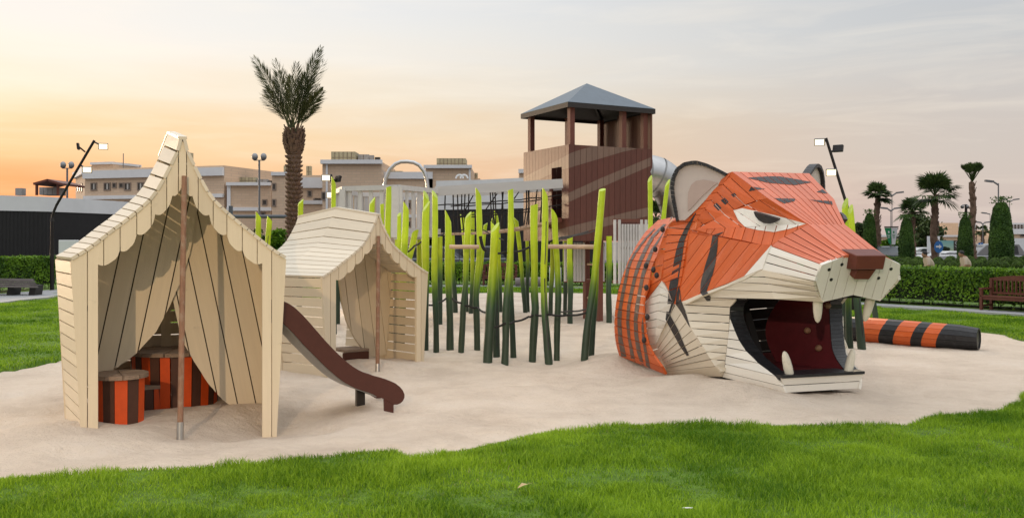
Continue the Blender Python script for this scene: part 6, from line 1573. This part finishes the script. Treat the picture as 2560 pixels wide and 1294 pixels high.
def text(s,loc_,size,m_,parent,name='lettering',rot=(RAD(90),0,0),ext=.004):
    cu=bpy.data.curves.new(name,'FONT'); cu.body=s; cu.size=size; cu.align_x='CENTER'; cu.align_y='CENTER'; cu.extrude=ext; o=bpy.data.objects.new(name,cu); COL.objects.link(o)
    dg=bpy.context.evaluated_depsgraph_get(); me=bpy.data.meshes.new_from_object(o.evaluated_get(dg)); bpy.data.objects.remove(o); me.materials.clear(); me.materials.append(m_)
    o=bpy.data.objects.new(name,me); COL.objects.link(o); o.parent=parent; o.location=Vector(loc_)-Vector(parent.location); o.rotation_euler=rot
    return o
text('S',at(2391,611,74.9),.62,M['tankgrey'],T); 
# banner pair on a lamp post
def lamp(px,yt,yb,Y,arms,label,wpx=3,m_='polegrey'):
    a=at(px,yb,Y); t_=at(px,yt,Y); T=thing('street_light',label,'street light',(a.x,Y,0)); m=MB(); m.tube([(a.x,Y,-.1),(a.x,Y,t_.z)],[wpx*Y/FPX*.6,wpx*Y/FPX*.4],8); m.build('mast',M[m_],T,True)
    for dx,dy in arms:
        e=at(px+dx,yt+dy,Y); m=MB(); m.tube([(a.x,Y,t_.z-.1),tuple(e)],[.06,.05],6); m.build('arm',M[m_],T)
        m=MB(); f=.5*math.copysign(1,dx); m.bar(e,e+Vector((f,0,.06)),.24,.12,up=(0,0,1)); m.build('lamp_head',M['polegrey'],T)
    return T
T=lamp(2230,486,640,70,[(-11,-4),(11,-4)],'double armed street light behind the green and white banner',2.2)
lamp(2227,524,640,74,[(-9,-3),(9,-3)],'lower double armed street light left of the banner mast',2)
lamp(2496,458,560,60,[(-13,-4)],'single armed street light rising behind the largest clipped column',4)
lamp(2524,502,640,90,[(-10,-4),(10,-3)],'double armed street light near the right frame edge',2)
lamp(2457,558,640,95,[(-5,-2),(5,-2)],'small double armed street light by the parking sign',2.5)
lamp(2475,533,600,95,[(-9,0)],'thin street light between tallest palm and largest column',1.5)
T=thing('banner','green and white pair of hanging banners on a mast','banner',tuple(at(2228,640,60)))
p=at(2228,570,60); m=MB(); m.bar(at(2211,567,60),at(2246,567,60),.07,.07); m.build('arm',M['iron'],T); m=MB(); m.tube([(p.x,60.08,-.1),(p.x,60.08,p.z)],.05,6); m.build('mast',M['polegrey'],T)
for x0,x1,x2,x3,mm in ((2211,2227.8,2226.8,2222.5,'green_banner'),(2228.6,2244.5,2238,2229.8,'banner_white')):
    q=[at(x0,569,60),at(x1,569,60),at(x2,611,60),at(x3,611,60)]
    if mm=='green_banner': q=[at(2211,569,60),at(2227.8,569,60),at(2227.8,611,60),at(2222,608,60)]
    m=MB(); m.slab(q,.02,out=(0,-1,0)); m.build('cloth',M[mm],T)
for x,mm in ((2222,'signwhite'),(2234.5,'green_banner')):
    p=at(x,580,59.97); m=MB(); m.ball(tuple(p),(.05,.01,.07),8,6); m.build('emblem',M[mm],T)
    for k in range(3):
        m=MB(); m.bar(at(x-3.5+k*.5,587+k*3.2,59.97),at(x+3.5-k*.5,587+k*3.2,59.97),.01,.028); m.build('lettering',M[mm],T)
# camera lamp on a pole above the third column
T=thing('camera_pole','dark pole with round cameras above a clipped column','camera pole',tuple(at(2415,640,58)))
m=MB(); p=at(2415,512,58); m.tube([(p.x,58,-.1),(p.x,58,p.z)],.08,8); m.build('mast',M['iron'],T)
for x in (2406,2419): 
    q=at(x,517,57.8); m=MB(); m.ball(tuple(q),(.12,.12,.11),8,6); m.bar(q+Vector((0,0,.1)),Vector((p.x,58,q.z+.15)),.05,.05); m.build('camera',M['greymetal'],T,True)
# road signs
T=thing('road_sign','round blue sign with white arrow beside the widest palm','sign',tuple(at(2346,640,57.5)))
m=MB(); p=at(2346,617,57.5); m.tube([(p.x,57.5,-.1),(p.x,57.5,p.z)],.035,6); m.build('post',M['polegrey'],T)
m=MB(); m.slab([p+Vector((.27*math.cos(2*math.pi*k/20),-.05,.36*math.sin(2*math.pi*k/20))) for k in range(20)],.02,out=(0,-1,0)); m.build('disc',M['blue'],T)
m=MB(); f=p+Vector((0,-.06,0)); m.slab([f+Vector((x,0,z)) for x,z in ((-.17,-.03),(.02,-.03),(.02,-.12),(.18,.02),(.02,.16),(.02,.07),(-.17,.07))],.008,out=(0,-1,0)); m.build('arrow',M['signwhite'],T)
T=thing('parking_sign','blue accessible parking sign with white wheelchair symbol','sign',tuple(at(2452,640,62)))
p=at(2452,613,62); m=MB(); m.tube([(p.x,62.05,-.1),(p.x,62.05,p.z)],.03,6); m.build('post',M['polegrey'],T)
m=MB(); m.slab([p+Vector((x,0,z)) for x,z in ((-.15,-.17),(.15,-.17),(.15,.17),(-.15,.17))],.02,out=(0,-1,0)); m.build('plate',M['blue'],T)
m=MB(); f=p+Vector((0,-.03,0)); m.ball((f.x-.02,f.y,f.z+.10),(.025,.006,.025),8,5); m.bar(f+Vector((-.02,0,.07)),f+Vector((-.01,0,-.03)),.03,.006,up=(0,1,0)); m.bar(f+Vector((-.01,0,-.03)),f+Vector((.06,0,-.03)),.03,.006,up=(0,1,0)); m.bar(f+Vector((.06,0,-.03)),f+Vector((.08,0,-.11)),.03,.006,up=(0,1,0)); m.tube([f+Vector((-.01+.06*math.cos(a),0,-.06+.06*math.sin(a))) for a in np.linspace(2.2,5.8,9)],.01,5); m.build('symbol',M['signwhite'],T)
# pale wall at the right edge
T=thing('site_wall','plain grey wall beside the largest clipped column','wall',tuple(at(2560,640,66))); m=MB(); a=at(2528,622,66); m.box((a.x+4,66,1.0),(8,.2,(a.z)*1.0+.9)); m.build('panel',M['bwhite'],T)
# dark overhead beam
T=thing('barrier_beam','dark horizontal pipe beam crossing behind the tents','beam',tuple(at(577,640,45)))
m=MB(); m.tube([at(575,541,45),at(790,541,45)],[.085,.085],10); m.build('pipe',M['beamgrey'],T,True); m=MB(); a=at(577,541,45); m.box((a.x,45,a.z/2+.25),(.16,.16,a.z+.5)); m.build('post',M['beamgrey'],T); a=at(792,541,45); m=MB(); m.box((a.x,45,a.z/2),(.16,.16,a.z)); m.build('post',M['beamgrey'],T)
# ------------------------------------------------------------------ floodlights
def head(p,aim,lit,par,s=.30):
    d_=(Vector(aim)-Vector(p)).normalized(); x=d_.cross(Vector((0,0,1))).normalized(); y=x.cross(d_); o=d_*.05
    q=[p+x*a*s*.72+y*b*s*.5+o for a,b in ((-1,-1),(1,-1),(1,1),(-1,1))]
    m=MB(); m.slab(q,.09,out=d_); hd=m.build('lamp_head',M['iron'] if not lit else M['polegrey'],par,bevel=.01)
    g=[p+x*a*s*.60+y*b*s*.40+o+d_*.004 for a,b in ((-1,-1),(1,-1),(1,1),(-1,1))]; m=MB(); m.slab(g,.003,out=d_); m.build('lamp_glass',M['glow'] if lit else M['lampoff'],hd)
def spot(p,aim,energy,size,col=(1.0,.74,.45),blend=.7,rad=.12):
    l=bpy.data.lights.new('floodlight','SPOT'); l.energy=energy; l.spot_size=RAD(size); l.spot_blend=blend; l.color=col; l.shadow_soft_size=rad
    o=bpy.data.objects.new('floodlight',l); COL.objects.link(o); d_=(Vector(aim)-Vector(p)).normalized(); o.location=Vector(p)+d_*.12; o.rotation_euler=d_.to_track_quat('-Z','Y').to_euler()
def mast(path,Y,label,heads,r=.052):
    P_=[at(x,y,Y) for x,y in path]; T=thing('floodlight_mast',label,'floodlight',(P_[0].x,Y,0)); m=MB(); pts=[Vector((P_[0].x,Y,-.1))]+P_
    m.tube(pts,[r*1.5]*2+[r]*(len(pts)-2),10); m.build('mast',M['iron'],T,True)
    m=MB(); m.tube([P_[1]-Vector((0,0,.08)),P_[1]+Vector((0,0,.06))],[r*1.6,r*1.2],10); m.build('collar',M['iron'],T)
    for (hx,hy,jx,jy,aim,lit,en) in heads:
        p=at(hx,hy,Y-.15); j=at(jx,jy,Y); m=MB(); m.bar(p,j,.06,.05); m.build('bracket',M['iron'],T); head(p,aim,lit,T,.25)
        if lit and en: spot(p,aim,en,95)
    return T
mast([(130,640),(130,548),(134,530),(141,513),(152,494),(236,351)],38,'bent black floodlight mast with two lit heads on the left',
     [(196,366,213,380,(-40,30,3),False,0),(258,366,238,356,(-6,14,0),True,900),(218,424,202,413,(-8,12,0),True,900)])
T=thing('floodlight_mast','bent black floodlight mast with lit heads behind the right ear of the tiger','floodlight',tuple(at(2132,640,27)))
Pm=[at(2133,640,27),at(2133,575,27),at(2128,548,27),at(2065,345,27)]
m=MB(); m.tube([Vector((Pm[0].x,27,-.1))]+Pm,[.08,.075,.06,.045,.04],10); m.build('mast',M['iron'],T,True)
for (hx,hy,jx,jy,aim,lit,en) in ((2049,355,2066,352,(3,12,0),True,350),(2095,371,2076,381,(20,40,0),False,0),(2078,431,2090,431,(4,10,0),True,250)):
    p=at(hx,hy,26.9); j=at(jx,jy,27); m=MB(); m.bar(p,j,.05,.05); m.build('bracket',M['iron'],T); head(p,aim,lit,T,.20); 
    if en: spot(p,aim,en,95)
T=thing('floodlight_mast','black floodlight mast hidden behind a green post near the platform','floodlight',tuple(at(836,640,31)))
m=MB(); m.tube([Vector((at(836,640,31).x,31,-.1)),at(836,560,31),at(832,470,31),at(826,436,31)],[.09,.09,.06,.055],8); m.build('mast',M['iron'],T,True)
for (hx,hy,jx,jy,aim,lit,en) in ((815,444,826,440,(-2,10,0),True,500),(845,447,830,452,(6,40,0),False,0),(827,487,831,480,(-2,12,0),True,400)):
    p=at(hx,hy,30.9); m=MB(); m.bar(p,at(jx,jy,31),.05,.05); m.build('bracket',M['iron'],T); head(p,aim,lit,T,.20)
    if en: spot(p,aim,en,95)
# the mast of the same kind behind the photographer, whose light falls on the taller tent
T=thing('floodlight_mast','black floodlight mast on the near lawn lighting the taller tent, with an added fill head','floodlight',(-4.6,-9,0))
m=MB(); m.tube([Vector((-4.6,-9,-.1)),Vector((-4.6,-9,3)),Vector((-4.4,-9,4)),Vector((-3.4,-9,7.2))],[.1,.1,.07,.06],10); m.build('mast',M['iron'],T,True)
p=Vector((-3.3,-8.8,7.0)); m=MB(); m.bar(p,Vector((-3.45,-9,7.0)),.05,.05); m.build('bracket',M['iron'],T); head(p,(-3.0,10,.6),True,T,.34); spot(p,(-2.9,10.2,.8),4200,26,(1.0,.72,.44),.75,.06)
p=Vector((-3.35,-8.8,6.5)); m=MB(); m.bar(p,Vector((-3.6,-9,6.5)),.05,.05); m.build('bracket',M['iron'],T); head(p,(4.0,12,.8),True,T,.34); spot(p,(4.0,12.5,.6),3000,30,(1.0,.86,.70),.8,.12)  # added second head, unseen fill that brightens the tiger front and sand
def twin(px,yt,Y,label):
    a=at(px,yt,Y); T=thing('twin_lamp',label,'street light',(a.x,Y,0),'far twin headed lamp masts'); m=MB(); m.tube([(a.x,Y,-.1),(a.x,Y,a.z)],[.09,.07],8); m.build('mast',M['polegrey'],T,True)
    m=MB(); m.bar(a+Vector((-.35,0,-.02)),a+Vector((.35,0,-.02)),.06,.06); m.build('arm',M['polegrey'],T)
    for s in (-1,1):
        m=MB(); m.ball(tuple(a+Vector((.3*s,0,.22))),(.22,.2,.26),9,7); m.build('lamp_head',M['greymetal'],T,True)
twin(168,420,70,'twin headed lamp mast behind the bent mast on the left'); twin(648,400,66,'twin headed lamp mast between the tent peaks')
# ------------------------------------------------------------------ benches
def slat_bench():
    T=thing('bench','backless slatted bench with dark slats on the left path','bench',tuple(at(40,742,34)))
    Y0=34.2; 
    for i,(y0,yo) in enumerate(((716,0),(711,.22),(706,.44),(701,.66),(697.5,.88))):
        a=at(-70,y0-1,Y0+yo); b_=at(93-3*i,y0+1,Y0+yo); m=MB(); m.bar(a,b_,.16,.05); m.build('seat_slat',M['benchdark'],T)
    for x in (22,77):
        g=at(x,742,34.3); m=MB(); m.slab([g+Vector((-.10,0,0)),g+Vector((.12,0,0)),g+Vector((.2,0,.42)),g+Vector((-.02,0,.42))],.55,out=(0,-1,0)); m.build('leg',M['darktrim'],T)
slat_bench()
def park_bench(T,o,d_,ln,zh=.93,mt=None):
    mt=mt or M['benchwood']; n=Vector((d_.y,-d_.x,0)); 
    if n.y>0: n=-n
    f=lambda u,v,z:o+d_*u-n*v+Vector((0,0,z))
    for u in (0.04,ln-.04):
        for v,h in ((0,.62),(.48,zh)):
            m=MB(); m.box((*f(u,v,h/2)[:2],h/2),(.07,.07,h),math.atan2(d_.y,d_.x)); m.build('leg',mt,T)
        m=MB(); m.bar(f(u,-.06,.645),f(u,.5,.645),.09,.045); m.build('arm_rest',mt,T)
        m=MB(); m.bar(f(u,.02,.18),f(u,.46,.18),.04,.05); m.build('side_rail',mt,T)
    for k in range(4):
        m=MB(); m.bar(f(.02,.02+.13*k,.44),f(ln-.02,.02+.13*k,.44),.11,.03); m.build('seat_slat',mt,T)
    m=MB(); m.bar(f(.05,-.0,.385),f(ln-.05,-.0,.385),.03,.09); m.build('apron',mt,T)
    m=MB(); pts=[(0,zh-.06)]+[(u,zh+(.10*math.sin(math.pi*(u/ln))**.8)) for u in np.linspace(0.0,ln,13)]+[(ln,zh-.06)]
    m.slab([f(u,.47,z) for u,z in pts],.045,out=n); m.build('top_rail',mt,T)
    m=MB(); m.bar(f(.05,.49,.52),f(ln-.05,.49,.52),.04,.06); m.build('low_rail',mt,T)
    k=int(ln/.115)
    for i in range(k):
        u=.09+(ln-.18)*i/(k-1); m=MB(); m.bar(f(u,.49,.55),f(u,.49,zh-.05),.05,.022,up=(0,1,0)); m.build('back_slat',mt,T)
g=gnd(2450,778); T=thing('park_bench','brown wooden bench with arched back in front of the right hedge','bench',tuple(g),'brown wooden garden benches'); park_bench(T,g,Vector((.53,-.85,0)).normalized(),2.1)
g=gnd(1206,716); T=thing('park_bench','brown wooden bench seen between the posts before the far hedge','bench',tuple(g),'brown wooden garden benches'); park_bench(T,g,Vector((1,-.05,0)).normalized(),1.5)
T=thing('litter_bin','pale square litter bin before the far hedge beside the tower','bin',tuple(gnd(1388,721))); g=gnd(1388,721); m=MB(); m.box((g.x,g.y,.45),(.42,.42,.9),.2); m.build('case',M['bwhite'],T,bevel=.02); m=MB(); m.box((g.x,g.y,.93),(.46,.46,.06),.2); m.build('lid',M['darktrim'],T)
T=thing('fallen_log','dark low log lying before the far hedge behind the posts','log',tuple(gnd(1310,716))); a=gnd(1288,718,.0); m=MB(); m.tube([a+Vector((0,0,.22)),a+Vector((1.3,0,.24))],[.2,.22],10); m.build('trunk',M['benchdark'],T,True)
# ------------------------------------------------------------------ parked cars
def car(loc_,rot,col,label,suv=True,L_=4.6,H_=1.75):
    T=thing('parked_car',label,'car',(0,0,0),'cars parked behind the hedges'); paint_=mat('car_paint',col,.25,.02,0,3,spec=.6,metal=.3)
    hw=.9; pr=[(-L_/2,.45),(-L_/2,.95),(-L_/2+.15,1.05),(-L_/2+1.1,1.12),(L_/2-.2,1.1),(L_/2,.9),(L_/2,.4)]
    m=MB(); m.slab([(x,-hw,z) for x,z in pr],2*hw,out=(0,-1,0)); m.build('body',paint_,T,bevel=.06)
    cab=[(-L_/2+1.0,1.11),(-L_/2+1.75,H_-.06),(-L_/2+2.1,H_),(L_/2-.75 if suv else L_/2-1.5,H_),(L_/2-.18 if suv else L_/2-.6,1.09)]
    m=MB(); m.slab([(x,-hw*.88,z) for x,z in cab],2*hw*.88,out=(0,-1,0)); m.build('cabin',paint_,T,bevel=.05)
    for s in (-1,1):
        for a0,a1 in ((.30,.52),(.55,.90)):
            x0,x1=-L_/2+1.0+(L_-1.2)*a0*.95,-L_/2+1.0+(L_-1.2)*a1*.9; q=[(x0-.12,s*(hw*.88+.012),1.18),(x1+.1,s*(hw*.88+.012),1.18),(x1,s*(hw*.88+.012),H_-.13),(x0+.08,s*(hw*.88+.012),H_-.13)]
            m=MB(); m.slab(q,.02,out=(0,s,0)); m.build('side_window',M['glass'],T)
        for x in (-L_/2+.85,L_/2-.85):
            m=MB(); m.tube([(x,s*(hw-.2),.34),(x,s*(hw+.02),.34)],[.34,.34],16); w_=m.build('wheel',M['tyre'],T); m=MB(); m.tube([(x,s*(hw+.0),.34),(x,s*(hw+.03),.34)],[.2,.2],12); m.build('rim',M['greymetal'],w_)
        m=MB(); m.box((-L_/2+.03,s*.62,.82),(.1,.34,.16)); m.build('headlight',M['lampoff'],T); m=MB(); m.box((L_/2-.02,s*.68,.86),(.1,.2,.22)); m.build('tail_light',mat('tail_red',(.3,.02,.02),.3,0,0,3),T)
    m=MB(); m.slab([(-L_/2+1.08,-.72,1.17),(-L_/2+1.08,.72,1.17),(-L_/2+1.68,.66,H_-.12),(-L_/2+1.68,-.66,H_-.12)],.02,out=(-1,0,.8)); m.build('windscreen',M['glass'],T)
    T.location=loc_; T.rotation_euler=(0,0,rot)
def cg(px,Y): return ((px-1280)*Y/FPX,Y,-.05)
car(cg(1098,52),RAD(170),(.13,.14,.155),'grey estate car parked behind the far hedge left of the posts')
car(cg(1165,53),RAD(8),(.09,.10,.115),'dark grey car parked next to the grey estate car')
car(cg(2222,60),RAD(60),(.07,.08,.09),'dark car under the green and white banner',True,4.4,1.7)
car(cg(2300,78),RAD(5),(.6,.6,.6),'white car seen over the ball shrubs left of the widest palm',False,4.4,1.5)
car(cg(2384,64),RAD(185),(.62,.62,.63),'white low car behind the second walking person',False,4.5,1.35)
car(cg(2470,62),RAD(4),(.27,.27,.28),'silver estate car left of the largest clipped column',True,4.7,1.85)
car(cg(690,60),RAD(20),(.25,.02,.02),'red car glimpsed beside the date palm trunk',True,4.3,1.6)
# ------------------------------------------------------------------ fence of thin black bars behind the posts
T=thing('bar_fence','thin black bar fence between hedge and parked cars','fence',(-4,47,0))
for i in range(44):
    x=-13.5+i*.26; m=MB(); m.bar((x,47,-.05),(x,47,1.9),.03,.03); m.build('bar',M['iron'],T)
for z in (.3,1.8):
    m=MB(); m.bar((-13.7,47.03,z),(-2,47.03,z),.04,.05); m.build('rail',M['iron'],T)
# ------------------------------------------------------------------ two people walking behind the right hedge
def person(px,yh,Y,label,seed):
    s=1.0; x0=(px-1280)*Y/FPX; T=thing('person',label,'person',(x0,Y,0),'people walking behind the right hedge')
    zt=EYE-(yh-HZ)*Y/FPX; k=zt/1.62
    J=[(0,0,.92),(.02,0,1.12),(-.06,0,1.32),(-.13,0,1.42),(-.17,0,1.47),  # pelvis spine neck
       (-.10,-.17,1.36),(-.13,-.24,1.10),(-.30,-.22,.98),(-.36,-.20,.95),
       (-.10,.17,1.36),(-.05,.24,1.10),(-.20,.22,.92),(-.25,.20,.87),
       (0,-.09,.88),(-.12,-.10,.48),(-.02,-.10,.08),(-.15,-.10,.03),
       (0,.09,.88),(.10,.10,.48),(.28,.10,.12),(.18,.10,.05)]
    E_=[(0,1),(1,2),(2,3),(3,4),(2,5),(5,6),(6,7),(7,8),(2,9),(9,10),(10,11),(11,12),(0,13),(13,14),(14,15),(15,16),(0,17),(17,18),(18,19),(19,20)]
    Rr=[.19,.20,.22,.085,.07,.095,.055,.042,.035,.075,.055,.042,.035,.095,.065,.045,.04,.095,.065,.045,.04]
    me=bpy.data.meshes.new('body'); me.from_pydata([(a*k,b_*k,c*k) for a,b_,c in J],E_,[]); o=bpy.data.objects.new('body',me); COL.objects.link(o); o.parent=T
    sk=o.modifiers.new('skin','SKIN'); 
    for i,v in enumerate(me.skin_vertices[0].data): v.radius=(Rr[i]*k,Rr[i]*k); v.use_root=(i==0)
    su=o.modifiers.new('sub','SUBSURF'); su.levels=2; su.render_levels=2
    me.materials.append(M['shirt'])
    dg=bpy.context.evaluated_depsgraph_get(); m2=bpy.data.meshes.new_from_object(o.evaluated_get(dg)); o.modifiers.clear(); o.data=m2; m2.name='body'
    m2.materials.clear(); [m2.materials.append(M[q]) for q in ('shirt','skin','trousers')]
    for f in m2.polygons:
        c=f.center/k; f.material_index=2 if c.z<.92 and abs(c.y)<.19 else (1 if (c.z>1.42 or (abs(c.y)>.17 and c.z<1.14) ) else 0); f.use_smooth=True
    hx,hz=x0-.20*k,1.53*k
    m=MB(); m.ball((hx,Y,hz),(.10*k,.086*k,.125*k),14,10); m.ball((hx-.088*k,Y,hz-.015*k),(.022*k,.016*k,.03*k),7,5); m.ball((hx+.01*k,Y-.078*k,hz-.01*k),(.022*k,.012*k,.032*k),7,5); m.ball((hx+.01*k,Y+.078*k,hz-.01*k),(.022*k,.012*k,.032*k),7,5)
    m.ball((hx-.03*k,Y,hz-.07*k),(.055*k,.05*k,.05*k),8,6); m.build('head',M['skin'],T,True)
    for s_ in (-1,1):
        m=MB(); m.ball((hx-.078*k,Y+s_*.03*k,hz+.02*k),(.012*k,.014*k,.01*k),6,5); m.build('eye',M['hair'],T)
    m=MB(); m.ball((hx+.012*k,Y,hz+.035*k),(.105*k,.094*k,.112*k),14,9); m.build('hair',M['hair'],T,True)
    for s_ in (-1,1):
        hb=Vector((x0-.37*k,Y+s_*.20*k,.94*k)) if s_<0 else Vector((x0-.26*k,Y+.2*k,.86*k)); m=MB()
        m.ball(tuple(hb),(.045*k,.022*k,.04*k),8,6)
        for q in range(4): m.tube([hb+Vector((-.03*k,0,(.025-.017*q)*k)),hb+Vector((-.075*k,0,(.015-.017*q)*k)),hb+Vector((-.09*k,0,(-.01-.015*q)*k))],.009*k,5)
        m.tube([hb+Vector((-.01*k,-.01,.03*k)),hb+Vector((-.05*k,-.02,.05*k))],.010*k,5); m.build('hand',M['skin'],T,True)
person(2324,630,36,'dark haired person in beige short sleeved shirt walking left, the left one of two',1)
person(2416,629,36,'dark haired person in beige short sleeved shirt walking left, nearer the largest clipped column',2)
# ------------------------------------------------------------------ scattered dry leaves on lawn and sand
M['dryleaf']=mat('dry_leaf',(.48,.36,.18),.8,.2,.1,9)
for (px,py,s,lab) in ((1312,1218,.06,'curled dry leaf on the foreground grass'),(1030,1158,.0,'')):
    if not s: continue
    g=gnd(px,py,.07); T=thing('dry_leaf',lab,'leaf',tuple(g)); m=MB(); m.add([g+Vector((-s,-.02,0)),g+Vector((-s*.2,-.05,.03)),g+Vector((s,.0,.04)),g+Vector((s*.3,.04,.02)),g+Vector((-s*.4,.04,.03))],[[0,1,4],[1,3,4],[1,2,3]]); m.build('blade',M['dryleaf'],T)
g=gnd(1719,1273,.06); T=thing('paper_scrap','small white paper scrap lying in the foreground grass','litter',tuple(g)); m=MB(); m.bar(g+Vector((-.03,.02,.01)),g+Vector((.03,-.02,.02)),.02,.004); m.build('scrap',M['signwhite'],T)
